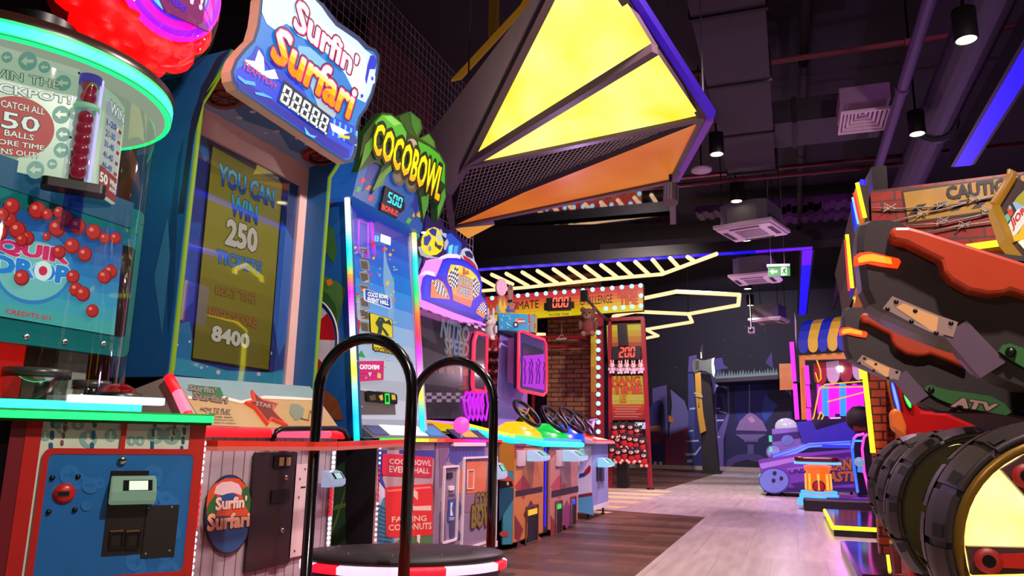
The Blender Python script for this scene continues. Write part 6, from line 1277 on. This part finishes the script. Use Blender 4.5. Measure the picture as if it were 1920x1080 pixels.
for t in ("420,280 438,330 440,370 428,385 415,340", "388,600 408,540 432,420 460,395 640,380", "395,560 410,600 440,520 452,540 420,600", "430,410 640,405", "470,475 640,430"): b.tube([FCr.px(*p, -.15) for p in S(z6b, t)], .014, m('ffb028', e=1.2), 5)
b.build('amber_light_lines', q)
b = MB(); b.pp(FCr, S(z6b, "386,600 460,555 640,535 640,600 420,606"), m('1c1438', r=.3), -.05, .6); b.pp(FCr, S(z6b, "480,548 530,545 532,552 484,554"), m('f0e8ff', e=.8), .0); b.rc(FCr, z6b((352, 556)), z6b((640, 800)), m('1a1848', r=.4), -.1, 1.0); b.build('play_counter', q)
b = MB(); b.face([FCr.px(*p, .02) for p in S(z6b, "372,285 640,262 640,555 384,598")], glass('ffffff', .04)); b.build('window_pane', q)
# ================================================================ stool and its platform
y0 = 11.4; q = thing('game_platform', 'low black purple-topped platform under the glowing stool', 'platform', (.7, 11.7, 0))
A = onY(1506, 935, y0); b = MB(); b.box(A.x, 1.35, y0, 12.4, .0, .17, m('141018', r=.5)); b.build('base', q, bevel=.03); b = MB(); b.box(A.x+.3, 1.33, y0+.06, 12.35, .17, .185, m('5a2a90', r=.3)); b.build('deck', q)
c = onY(1534, 900, 11.75); c = V((c.x, 11.75, .187))
q = thing('lit_stool', 'red cushioned stool with glowing orange post and stacked blue rings', 'stool', c)
H = lambda y: onY(1534, y, 11.75).z
b = MB(); h0, h1 = H(935), H(872); b.lathe(c, (0, 0, 1), [(.15, h0-c.z), (.2, h0-c.z+.02), (.2, H(926)-c.z), (.16, H(922)-c.z), (.155, H(884)-c.z), (.18, H(880)-c.z), (.18, H(873)-c.z), (.1, H(871)-c.z)], m('ff6a18', e=1.0, r=.3), 24)
for a in range(8): t = a*.785; b.tube([V((c.x+.165*math.cos(t), c.y+.165*math.sin(t), H(918))), V((c.x+.16*math.cos(t), c.y+.16*math.sin(t), H(888)))], .018, m('ffb040', e=1.2), 5)
pt = b.build('post', q)
b = MB(); b.lathe(V((c.x, c.y-.155, H(911))), (0, -1, 0), [(.085, -.02), (.085, .015), (.07, .02, m('c81010', e=.6)), (.0001, .02)], m('601008', e=.2), 20); b.build('red_badge', pt)
for i, y in enumerate((944, 937, 930, 923)):
    k = MB(); r = .30-.02*i; z_ = H(y); k.lathe((c.x, c.y, z_), (0, 0, 1), [(r-.08, -.02), (r, -.02), (r, .02), (r-.08, .02)], m('48a0ff', e=1.6), 28); k.build('blue_ring', q)
b = MB(); b.prism([(c.x+x, c.y+y, H(866)) for x, y in rr(-.3, .3, -.25, .25, .12)], (0, 0, .07), m('a01020', e=.12, r=.3)); b.build('seat', q, bevel=.02); b = MB(); b.prism([(c.x+x, c.y+y, H(866)-.03) for x, y in rr(-.31, .31, -.26, .26, .12)], (0, 0, .03), m('60b0ff', e=1.6)); b.build('blue_seat_ring', q)
b = MB(); b.tube([(c.x, c.y, H(872)), (c.x, c.y, H(868))], .05, CHROME, 10); b.build('stem', q)
# motion seat pod with blue outline
FP = Fr((0, 11.9, 0), 90); q = thing('neon_gun_pod', 'dark upright pod outlined in blue and pink neon behind the stool', 'arcade pod', FP.px(*z6b((625, 890))))
b = MB(); b.pp(FP, S(z6b, "588,660 598,632 640,622 660,640 664,905 612,908 596,780"), m('18122a', r=.3), 0, .5); b.build('pod_body', q)
b = MB(); b.tube([FP.px(*p, .02) for p in S(z6b, "610,893 596,800 584,690 592,645 605,630 640,622")], .02, None, 6, cols=[m('2860ff', e=1.6), m('2860ff', e=1.6), m('5070ff', e=1.5), m('c040ff', e=1.5), m('f050e0', e=1.5)]); b.tube([FP.px(*p, .02) for p in S(z6b, "662,890 640,800 630,690 638,640 655,622")], .018, m('f040c0', e=1.4), 6); b.build('neon_outline', q)
b = MB(); b.tube([FP.px(*p, .05) for p in S(z6b, "612,735 622,760 620,800")], .035, m('60a0ff', e=.7), 6); b.ball(FP.px(*z6b((618, 752)), .05), .07, m('a0c8f0', e=.5), 10); b.build('blue_gun', q); b = MB(); b.rc(FP, z6b((596, 650)), z6b((630, 660)), m('40a0ff', e=1.4), .03, .02); b.build('blue_light_bar', q)
b = MB(); b.rc(FP, z6b((590, 585)), z6b((650, 610)), m('7a1020', r=.4), .02, .2); b.ball(FP.px(*z6b((622, 555)), -.1), .2, m('120c10', r=.8), 12, (1, .8, 1)); b.build('headrest', q)
# ================================================================ step pads
q = thing('step_pad', 'low black step pad with yellow edge light beside the big tires', 'floor pad', (.6, 8.9, 0)); A, B_ = onz(1563, 990, .08), onz(1558, 958, .08)
b = MB(); b.box(A.x, .98, A.y, B_.y, 0.0, .1, m('120c10', r=.12)); b.build('pad', q); pz = .1
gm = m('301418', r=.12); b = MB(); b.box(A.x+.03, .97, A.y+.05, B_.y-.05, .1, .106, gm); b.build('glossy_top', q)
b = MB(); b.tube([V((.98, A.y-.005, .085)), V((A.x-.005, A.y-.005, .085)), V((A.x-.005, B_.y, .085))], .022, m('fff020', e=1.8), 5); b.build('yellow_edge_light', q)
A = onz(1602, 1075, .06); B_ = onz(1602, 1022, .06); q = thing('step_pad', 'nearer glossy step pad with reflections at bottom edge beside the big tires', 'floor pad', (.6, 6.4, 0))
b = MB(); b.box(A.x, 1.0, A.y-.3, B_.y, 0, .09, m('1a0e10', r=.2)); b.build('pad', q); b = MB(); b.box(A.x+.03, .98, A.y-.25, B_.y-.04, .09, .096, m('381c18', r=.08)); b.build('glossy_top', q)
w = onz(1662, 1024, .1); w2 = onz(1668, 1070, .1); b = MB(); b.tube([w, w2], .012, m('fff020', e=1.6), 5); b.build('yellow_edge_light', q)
b = MB(); b.prism([(x, y, .097) for x, y in ((.55, A.y-.2), (.85, A.y+.1), (.95, A.y-.2))], (0, 0, .002), m('c02818', e=.3)); b.build('red_reflection', q)  # poster reflection on the glossy pad, put in as a coloured patch
# ================================================================ brick shooter cabinet with caution roof
FBk = Fr((0, 5.5, 0), 90); q = thing('caution_shooter_cabinet', 'brick-printed shooter cabinet with yellow caution sign and yellow light strips', 'arcade machine', (1.0, 6.8, 0))
BKM = brick(('X', 'Z'), 'b02c1c', '8a1c14', '5a3a30', w=.17, hgt=.075, ms=.008, name='printed_brick', r=.4)
BKD = brick(('X', 'Z'), '9a3418', '7a240f', '2a0c08', w=.11, hgt=.055, ms=.006, name='printed_brick_dark', r=.4)
zq = Z(1560, 320, 3.375)
b = MB(); b.pp(FBk, [(1632, 358), (2000, 312), (2000, 480), (1640, 545)], BKM, 0, 3.2, side=m('2a1410', r=.6))
Q = lambda t, h, c: b.pp(FBk, S(zq, t), m(h, r=.45, var=.25), c)
Q("440,128 1480,-18 1480,192 475,340", '3a2a14', .004); Q("452,138 1478,-8 1478,180 485,325", 'c8962a', .006)
for i in range(5): x = 480+i*135; y = 225-i*14; Q(f"{x+60},{y-8} {x+120},{y-18} {x+55},{y+50} {x-5},{y+62}", '2a1c10', .008)
b.txt(FBk, 'CAUTION', S(zq, "722,105 1190,35 1190,115 735,182"), m('1c1410', r=.5), .012, .05)
b.build('roof_panel', q)
b = MB()
for t in ("250,235 420,240 620,230 860,200 1060,150 1300,110", "380,325 560,275 740,235 900,190 1050,165", "480,345 700,335 900,290 1080,245 1300,215", "600,390 800,350 950,330 1100,310 1300,300"): b.tube([FBk.px(*p, .025) for p in S(zq, t)], .006, m('a8a098', r=.4, metal=.5), 5)
b.build('barbed_wire', q)
for x, y in ((365, 235), (575, 270), (700, 215), (905, 180), (985, 248), (700, 318), (835, 345)):
    k = MB()
    for i in range(5): k.tube([FBk.px(*zq((x-28+i*14, y-14)), .03), FBk.px(*zq((x-34+i*14, y+14)), .03)], .0022, m('c8c0b8', r=.4), 4)
    k.tube([FBk.px(*zq((x-35, y-28)), .035), FBk.px(*zq((x+35, y+8)), .035)], .003, m('c8c0b8', r=.4), 4); k.tube([FBk.px(*zq((x+40, y-26)), .035), FBk.px(*zq((x-40, y+26)), .035)], .003, m('c8c0b8', r=.4), 4); k.build('barb', q)
eY = m('fff028', e=1.8)
b = MB(); A = FBk.px(1812, 464, .05); B_ = FBk.px(1990, 440, .05); b.tube([A, B_], .022, eY, 6); b.build('yellow_light_strip', q)
b = MB(); b.pp(FBk, [(1618, 590), (1656, 584), (1664, 860), (1668, 1040), (1650, 1040), (1638, 860)], BKD, -.02, .12); b.pp(FBk, [(1640, 545), (1700, 520), (2000, 470), (2000, 560), (1690, 560)], BKD, -.05, .1); b.build('brick_post', q)
b = MB(); b.tube([FBk.px(*p, .02) for p in ((1607, 592), (1606, 560), (1616, 543))], .014, eY, 6); b.tube([FBk.px(*p, .02) for p in ((1618, 640), (1621, 700), (1637, 849))], .016, eY, 6); b.build('yellow_light_strip', q)
FE_ = Fr((.56, 0, 0), 0)
b = MB(); b.pp(FBk, [(1655, 640), (1760, 640), (1760, 1000), (1670, 1000)], BKD, -2.2, .2); b.box(1.04, 2.2, 5.9, 8.8, .0, 2.1, m('2a1010', r=.6)); b.build('body', q)
# aisle-facing front of the cabinet (seen in the surf game's glass)
def refl(x, y, Xp=.6): P = onX(x, y, -2.68); d = ray(x, y); d.x = -d.x; return P+d*((Xp-P.x)/d.x)
k = MB()
for t in ("330,564 488,605", "330,573 440,603 460,620 455,690 450,720", "440,505 460,497 490,520 497,560 475,585 440,575 435,545 442,530 440,505"): k.tube([refl(*p) for p in S(ID, t)], .03, eY, 5)
k.build('yellow_front_outline', q)
k = MB(); k.tube([refl(*p) for p in S(ID, "340,458 425,482")], .03, m('2020ff', e=1.8), 5); k.tube([refl(*p) for p in S(ID, "335,532 412,562")], .03, m('2020ff', e=1.8), 5); k.build('blue_front_outline', q)
k = MB(); k.tube([refl(*p) for p in S(ID, "335,522 350,500 358,520 372,505 380,522 362,535")], .02, m('ff2030', e=1.6), 5); k.build('red_front_outline', q)
k = MB(); k.prism([refl(*p, .66) for p in ((320, 440), (520, 470), (520, 640), (320, 600))], (.1, 0, 0), m('201018', r=.5)); k.build('front_panel', q)
# edge-on marquee plates facing the aisle
for (xs, h1, h2, nm) in ((((1601, 362), (1607, 343), (1622, 408), (1612, 412)), 'f08020', 'fff028', 0), (((1597, 380), (1600, 370), (1611, 420), (1602, 425)), '3058d0', '70b8ff', 1), (((1585, 450), (1588, 440), (1598, 540), (1592, 545)), '4030c0', 'ff4050', 2)):
    P = [onY(x, y, 5.45+.25*nm) for x, y in xs]; k = MB(); k.prism(P, (.03, .35, 0), m(h1, e=.7)); pl_ = k.build('marquee_plate', q)
    k = MB(); k.tube([P[1], P[2]], .013, m(h2 if nm != 2 else 'fff028', e=1.8), 6); k.tube([P[0], P[3]], .008, m('ff3838' if nm != 1 else '1020ff', e=1.5), 5); k.build('edge_light', pl_)
b = MB(); P = [onY(x, y, 5.48) for x, y in ((1607, 345), (1628, 348), (1632, 480), (1622, 410))]; b.prism(P, (.0, 3.0, 0), m('2a1810', r=.6)); b.build('front_trim', q)
b = MB(); P = [onY(x, y, 5.4) for x, y in ((1609, 530), (1620, 560), (1612, 590), (1600, 592))]; b.prism(P, (0, .3, 0), m('d86a18', e=.3)); b.build('lower_fin', q)
# red racer body with round lamps behind second ATV
FR_ = Fr((0, 4.9, 0), 90); zr = Z(1660, 580, 1276/260); q = thing('red_ride_body', 'red ride-on body with oval blue and green lamps behind the second ATV', 'arcade ride', FR_.px(1720, 860))
b = MB(); b.pp(FR_, S(zr, "60,600 110,560 250,800 330,930 560,950 900,1100 900,3200 260,3200 150,1020"), m('b81a1c', r=.2), 0, .35); b.build('shell', q, bevel=.02)
b = MB(); b.pp(FR_, S(zr, "45,950 90,900 150,930 200,1080 200,1200 60,1100"), m('e0702a', r=.35), .03, .1); b.build('orange_cushion', q, bevel=.02)
for cx, cy, rx, ry, h, h2, rot in ((95, 810, 24, 175, '3048e0', '90a8ff', -14), (205, 835, 22, 80, '20e040', '90ff90', -22)):
    k = MB(); k.pp(FR_, [zr(p) for p in ell(cx, cy, rx+10, ry+14, 24, rot=rot)], BLK, .015, .012); k.pp(FR_, [zr(p) for p in ell(cx, cy, rx, ry, 24, rot=rot)], m(h, e=1.1), .018); k.pp(FR_, [zr(p) for p in ell(cx, cy, rx*.5, ry*.8, 24, rot=rot)], m(h2, e=1.1), .02); k.build('oval_lamp', q)
# ================================================================ tilted pop-corn box topper
FTp = Fr((0, 3.0, 0), 90); zt_ = Z(1740, 300, 6); q = thing('box_topper', 'tilted yellow snack box topper with bottles artwork glowing at right edge', 'sign', FTp.px(1910, 540))
b = MB(); U = lambda t, h, c, e=.5: b.pp(FTp, S(zt_, t), m(h, e=e), c)
b.pp(FTp, S(zt_, "760,490 965,180 1400,420 1400,1500 1080,1100 890,870"), m('5a3030', e=.3), 0, .12, side=m('e0a020', e=.5))
U("780,500 965,200 1080,290 1090,400 990,420 850,640", '4a2c2c', .002, .4); U("1000,420 1090,330 1400,450 1400,620 1090,560 960,480", 'd0c030', .004, .6); U("845,640 900,600 930,660 890,710 860,700", '70c8b8', .005, .7); U("890,560 915,505 940,530 960,600 930,650 900,600", 'e04828', .006, .8); U("905,520 925,508 940,545 915,560", 'b8c8c8', .007, .7); U("950,480 990,470 1080,520 1060,560 990,560", 'a0c0e0', .006, .8)
U("880,770 1000,560 1100,520 1400,520 1400,620 1090,700 1000,830 920,870", 'f0e8d8', .008, .9); b.txt(FTp, 'JIOR', S(zt_, "925,690 1075,520 1110,590 960,800"), m('d82828', e=.8), .012, .05)
U("930,860 1010,830 1090,700 1400,640 1400,1200 1080,900 940,920", 'f8b818', .009, .95); U("1010,920 1060,900 1400,900 1400,1300 1080,1000", 'fff4c0', .010, 1.3); b.build('printed_box', q)
b = MB(); b.tube([FTp.px(*p, .02) for p in S(zt_, "752,500 940,190 930,140 970,175")], .018, m('d89020', e=.4), 5); b.tube([FTp.px(*p, .02) for p in S(zt_, "765,510 890,800 930,930")], .014, m('e0a030', e=.5), 5); b.build('box_flap', q)
b = MB(); w = FTp.px(1930, 520, -.08); b.tube([w, V((w.x, w.y, .0))], .05, m('2a1410', r=.5), 8); b.build('support_pole', q)
# ================================================================ ATV rides
YA = 2.05; FA1 = Fr((0, YA, 0), 90); YB = 3.37; za = Z(1540, 300, 821/380); FA2 = Fr((0, YB, 0), 90)
dk_ = m('2c2426', r=.45); org = m('b03a1a', r=.4); grn = m('3a6a3c', r=.3)
q = thing('atv_ride', 'nearest large ATV ride with orange side grab bar, red tail light and glowing yellow hub', 'ATV ride', (.7, YA+.3, .0))
X1 = 1.75
def loc(fr, t, Y=None): return [fr.ab(*p) for p in S(za, t)]
P1 = loc(FA1, "140,300 150,255 170,240 240,236 290,250 360,285 480,345 600,385 720,400 821,415")
P2 = loc(FA1, "560,722 500,715 430,690 250,615 190,580 160,520 150,440 138,360")
low = [(x, z+.0) for x, z in loc(FA2, "480,745 470,760 300,880 380,985 560,1030 700,1060 821,1085")]
body = P1+[(.75, P1[-1][1]-.01), (X1, 1.28), (X1, .95), (.95, .98), (.72, 1.03)]+[FA1.ab(*p) for p in S(za, "821,930 740,900 660,860 600,790")]+P2
W = .62
b = MB(); xm = min(x for x, z in body); sl = [(0, .02, .01), (.03, .005, 0), (.1, .0, 0), (.2, .02, .05), (.34, .07, .12), (.46, .13, .17), (.55, .19, .22), (.62, .27, .3)]; zc_ = 1.2; nb = len(body); rows = []
for dy, dx, sh in sl: rows.append([V((x+dx*max(0, 1-(x-xm)/.5), YA+dy, z+(zc_-z)*sh*2)) for x, z in body])
for r_ in range(len(rows)-1):
    for j in range(nb): h = (j+1) % nb; b.face([rows[r_][j], rows[r_][h], rows[r_+1][h], rows[r_+1][j]], dk_)
b.face(rows[0], dk_); b.face(rows[-1], dk_); b.build('fender_body', q, bevel=.012, smooth=.75)
b = MB(); st = loc(FA1, "360,300 480,352 600,392 821,425"); b.prism([V((x, YA+.14, z+(.0 if i in (0, 4) else .06))) for i, (x, z) in enumerate([st[0], st[1], st[2], st[3], (1.2, 1.3), (1.25, 1.2), (.6, 1.3)])], (0, .34, 0), m('3a3436', r=.5)); b.build('seat', q, bevel=.03)
rack = loc(FA1, "266,318 280,290 345,290 400,305 821,440 1000,500 1000,640 821,570 745,545 720,556 660,560 580,545 510,505 480,470 470,425 330,355 280,345")
for s_, yy in ((0, YA-.05), (1, YA+W-.01)):
    k = MB(); k.prism([V((x, yy, z)) for x, z in rack], (0, .06, 0), org); k.build('grab_bar', q, bevel=.012)
b = MB(); tl = [V((FA1.ab(*p)[0], 0, FA1.ab(*p)[1])) for p in S(za, "138,395 160,378 200,374 320,402 328,415 316,440 250,432 190,420 150,428 138,430")]
b.prism([V((p.x-.004, YA-.008, p.z)) for p in tl], (0, .012, 0), m('ff3a08', e=1.6)); b.prism([V((p[0], YA-.0095, p[1])) for p in loc(FA1, "146,402 165,388 205,384 280,400 285,425 200,412 150,420")], (0, .002, 0), m('ff9a20', e=1.6)); x0, z0 = FA1.ab(*za((138, 395))); z1_ = FA1.ab(*za((138, 430)))[1]; b.build('tail_light', q)
b = MB(); pt_ = loc(FA1, "250,600 285,555 470,632 550,660 530,720 480,705 440,690"); b.prism([V((x, YA-.012, z)) for x, z in pt_], (0, .03, 0), m('e8b8a8', e=.25, r=.35)); b.prism([V((x, YA-.014, z)) for x, z in loc(FA1, "300,600 330,585 470,640 462,700 440,692")], (0, .004, 0), m('ffb070', e=.6))
for t in ((303, 575), (268, 605), (380, 612), (365, 655), (465, 702), (525, 662)): b.ball(FA1.px(*za(t), .013), .006, BLK, 8)
b.build('number_plate', q)
b = MB(); fx = loc(FA1, "492,712 585,652 745,820 640,885"); b.prism([V((x, YA-.01, z)) for x, z in fx], (0, .03, 0), m('5a465a', r=.55)); b.build('purple_lit_facet', q)  # facet of the fender body, its purple light put into the colour
b = MB(); gp_ = loc(FA2, "376,930 384,914 402,911 430,922 480,934 560,945 640,958 690,985 722,1022 700,1035 560,1008 470,985 430,968 395,945"); b.prism([V((x, YA-.016, z)) for x, z in gp_], (0, .02, 0), grn)
FAg = Fr((0, YA, 0), 90)
def atvtxt(mb):
    qd = [FA2.ab(*p) for p in S(za, "500,960 668,990 655,1020 480,1000")]; vs, fs = text_geo('ATV', .05); xs = [v[0] for v in vs]; ys = [v[1] for v in vs]; x0, x1, y0, y1 = min(xs), max(xs), min(ys), max(ys)
    def g(x, y, e): u = (x-x0)/(x1-x0); w_ = (y-y0)/(y1-y0); a = [(qd[3][i]*(1-u)+qd[2][i]*u)*(1-w_)+(qd[0][i]*(1-u)+qd[1][i]*u)*w_ for i in (0, 1)]; return V((a[0], YA-.0165-e, a[1]))
    mb.raw([g(x, y, .002) for x, y, k in vs], fs, m('b09088', r=.35)); v2, f2 = text_geo('ATV', .12); mb.raw([g(x, y, .001) for x, y, k in v2], f2, m('3a2422', r=.4))
atvtxt(b); x, z = FA2.ab(*za((402, 932))); b.ball(V((x, YA-.018, z)), .012, BLK, 8); b.build('side_badge', q)
# wheels
def wheel(xc, yc, zc, R, wd, ro, sgn, hubm):
    k = MB(); c = V((xc, yc, zc)); ax = V((0, sgn, 0)); rb = m('241c1e', r=.5, var=.3)
    pr_ = [(ro, wd*.5), (ro+(R-ro)*.5, wd*.49), (R*.9, wd*.42), (R*.955, wd*.28), (R*.965, 0), (R*.955, -wd*.28), (R*.9, -wd*.42), (ro+(R-ro)*.5, -wd*.49), (ro, -wd*.5)]
    k.lathe(c, ax, pr_, rb, 56)
    x_ = V((1, 0, 0)); y_ = ax.cross(x_); dark_ = m('0e0a0c', r=.7)
    for i in range(14):
        for sd_ in (1, -1):
            a0 = 360*(i+(.5 if sd_ < 0 else 0))/14; a1 = a0+22.4
            out_ = [(ro+(R-ro)*.22, .505), (ro+(R-ro)*.5, .53), (R*.93, .45), (R*.99, .3), (R*1.0, .03)]
            P = [(r_, sd_*wd*h) for r_, h in out_]; k.lathe(c, ax, P, rb, 5, a0, a1, smooth=True)
            for a in (a0, a1):
                t = x_*math.cos(math.radians(a))+y_*math.sin(math.radians(a)); k.face([c+t*r_+ax*h for r_, h in P]+[c+t*r_*.93+ax*h*.9 for r_, h in P[::-1]], rb)
            k.face([c+(x_*math.cos(math.radians(a))+y_*math.sin(math.radians(a)))*R*1.0+ax*(sd_*wd*.03) for a in (a0, a1)]+[c+(x_*math.cos(math.radians(a))+y_*math.sin(math.radians(a)))*R*.94+ax*(sd_*wd*.03) for a in (a1, a0)], rb)
            am = a0+18; f = lambda a, r_, h: c+(x_*math.cos(math.radians(a))+y_*math.sin(math.radians(a)))*r_+ax*(sd_*wd*h)
            k.face([f(am-3, R*.992, .34), f(am+3, R*.992, .34), f(am+3, R*.945, .452), f(am-3, R*.945, .452)], dark_)
    ti = k.build('wheel', q)
    k = MB(); k.lathe(c, ax, [(ro*1.03, wd*.5), (ro*.99, wd*.54), (ro*.95, wd*.52)], m('8a6a28', r=.3, metal=.6), 48); k.build('rim', ti)
    if hubm:
        k = MB(); k.lathe(c, ax, [(ro*.96, wd*.515), (.0001, wd*.525)], cloudy('ffb400', 'fff0a0', 1.7, 6, 'hub_glow'), 48); k.build('hub_light', ti)
        for i in range(6):
            a = math.radians(184+60*i); k = MB(); t = V((math.cos(a), 0, math.sin(a))); s_ = V((-math.sin(a), 0, math.cos(a))); o_ = c+ax*(wd*.53)
            k.prism([o_+t*.02-s_*.02, o_+t*.02+s_*.02, o_+t*ro*.94+s_*.026, o_+t*ro*.94-s_*.026], ax*.02, m('4a3030', r=.4)); k.lathe(o_+ax*.02+t*ro*.8, ax, [(.024, 0), (.024, .008), (.012, .01, BLK), (.0001, .009)], m('d02820', e=.3), 14); k.prism([o_+ax*.021+t*.04-s_*.018, o_+ax*.021+t*.04+s_*.018, o_+ax*.021+t*ro*.7+s_*.012, o_+ax*.021+t*ro*.7-s_*.012], ax*.004, m('b82418', r=.4)); k.build('spoke', ti)
    else:
        k = MB(); k.lathe(c, ax, [(ro*.95, wd*.3), (.0001, wd*.3)], BLK, 32); k.build('hub_cap', ti)
WZ = .70; WX = .517
wheel(WX, 1.88, WZ, .262, .25, .222, -1, True); wheel(WX, 2.62, WZ, .262, .24, .222, 1, False)
b = MB(); b.tube([(WX, 1.9, WZ), (WX, 2.6, WZ)], .05, BLK, 10); b.tube([(WX, 2.3, WZ), (1.1, 2.3, 1.0)], .05, BLK, 8); b.build('axle', q)
b = MB(); b.box(.75, 1.7, 2.05, 2.6, 0, .3, m('1a1416', r=.5)); b.box(.95, 1.35, 2.15, 2.5, .3, .99, m('1a1416', r=.5)); b.build('pedestal', q)
b = MB(); b.box(.9, 1.6, 2.2, 2.55, 1.28, 1.36, m('1a1a1c')); b.tube([(1.5, 2.1, 1.5), (1.5, 2.7, 1.5)], .02, BLK, 6); b.tube([(1.5, 2.4, 1.3), (1.5, 2.4, 1.5)], .02, BLK, 6); b.build('handlebar', q)
dup(q, (.75, YA+.3+1.32, 0), 'second ATV ride behind the nearest one, green ATV badge fully visible', math.radians(-2.5))
def LAMPS():
    wm = (1, .80, .74); pk = (1, .6, .75); pu = (.72, .35, 1)
    for x, y, z, c, p, t in ((.7, .9, 3.4, wm, 480, (-1.9, 2.0, 0)), (-.1, 3.6, 4.4, wm, 560, (-2.2, 4.2, 0)), (.2, 7.5, 4.6, pk, 950, (-1.0, 7.8, 0)), (-.6, 11.5, 4.7, pk, 1000, (-1.2, 12, 0)), (-1.5, 17, 4.7, wm, 950, (-2.0, 17.5, 0)),
                             (-1.2, 21, 4.8, (.85, .7, 1), 950, (-1.5, 26, 1.6)), (1.7, 3.9, 3.5, wm, 150, (1.3, 5.6, 2.4)), (2.4, 13.4, 4.4, pu, 500, (.6, 15.5, 0)), (-1.2, 6.6, 4.4, pu, 350, (-3.2, 8.6, 0)), (-2.5, 11.5, 4.4, wm, 420, (-4.2, 15.6, 1.5))):
        lamp('fill_spot', 'SPOT', (x, y, z), c, p, .08, t, spot=125)  # added spots without fittings, brightening fronts, pillar, mural and caution roof
    lamp('aisle_fill', 'POINT', (-.3, .25, 2.0), (1, .66, .64), 22, .05)  # added point fills along the aisle, no visible source
    lamp('aisle_fill', 'POINT', (2.4, 13, 1.8), pu, 130, .1)
    lamp('aisle_fill', 'POINT', (1.8, 7.0, 4.8), (.8, .3, .95), 16, .03)
    lamp('aisle_fill', 'POINT', (1.3, .6, .9), (1, .75, .45), 7, .08)
    lamp('kiosk_fill', 'POINT', (-2.0, 7.4, 2.4), (.75, .45, 1), 30, .02)  # added purple fill to brighten the kiosk column
    lamp('aisle_fill', 'POINT', (.5, 10.4, .9), (.9, .2, 1), 9, .03)
    lamp('canopy_fill', 'POINT', (-1.9, 4.6, 2.7), (1, .8, .75), 14, .02)  # added fill to brighten the grey canopy panel
    lamp('aisle_fill', 'POINT', (-.2, 13.5, 2.2), (1, .7, .9), 34, .03)
# ================================================================ camera, world, view
cam = bpy.data.cameras.new('camera'); co = bpy.data.objects.new('camera', cam); COL.objects.link(co)
cam.sensor_width = 36; cam.lens = 36*FPX/1920; cam.clip_start = .05
M3 = Matrix((RT, UP, -FW)).transposed(); co.matrix_world = Matrix.Translation(EYE) @ M3.to_4x4()
SC.camera = co
w = bpy.data.worlds.new('world'); SC.world = w; w.use_nodes = True
w.node_tree.nodes['Background'].inputs[0].default_value = (.35, .2, .5, 1); w.node_tree.nodes['Background'].inputs[1].default_value = .02
SC.view_settings.view_transform = 'Standard'; SC.view_settings.look = 'None'; SC.view_settings.exposure = 0; SC.view_settings.gamma = 1
SC.view_settings.use_curve_mapping = False
def lamp(name, kind, loc, col, power, size=.3, tgt=None, sy=None, spot=90):
    l = bpy.data.lights.new(name, kind); o = bpy.data.objects.new(name, l); COL.objects.link(o); o.location = loc; l.energy = power; l.color = col
    if kind == 'AREA':
        l.size = size
        if sy: l.shape = 'RECTANGLE'; l.size_y = sy
    elif kind == 'SPOT': l.spot_size = math.radians(spot); l.spot_blend = .6; l.shadow_soft_size = size
    else: l.shadow_soft_size = size
    if tgt is not None: o.rotation_euler = (V(tgt)-V(loc)).to_track_quat('-Z', 'Y').to_euler()
    return o
LAMPS()
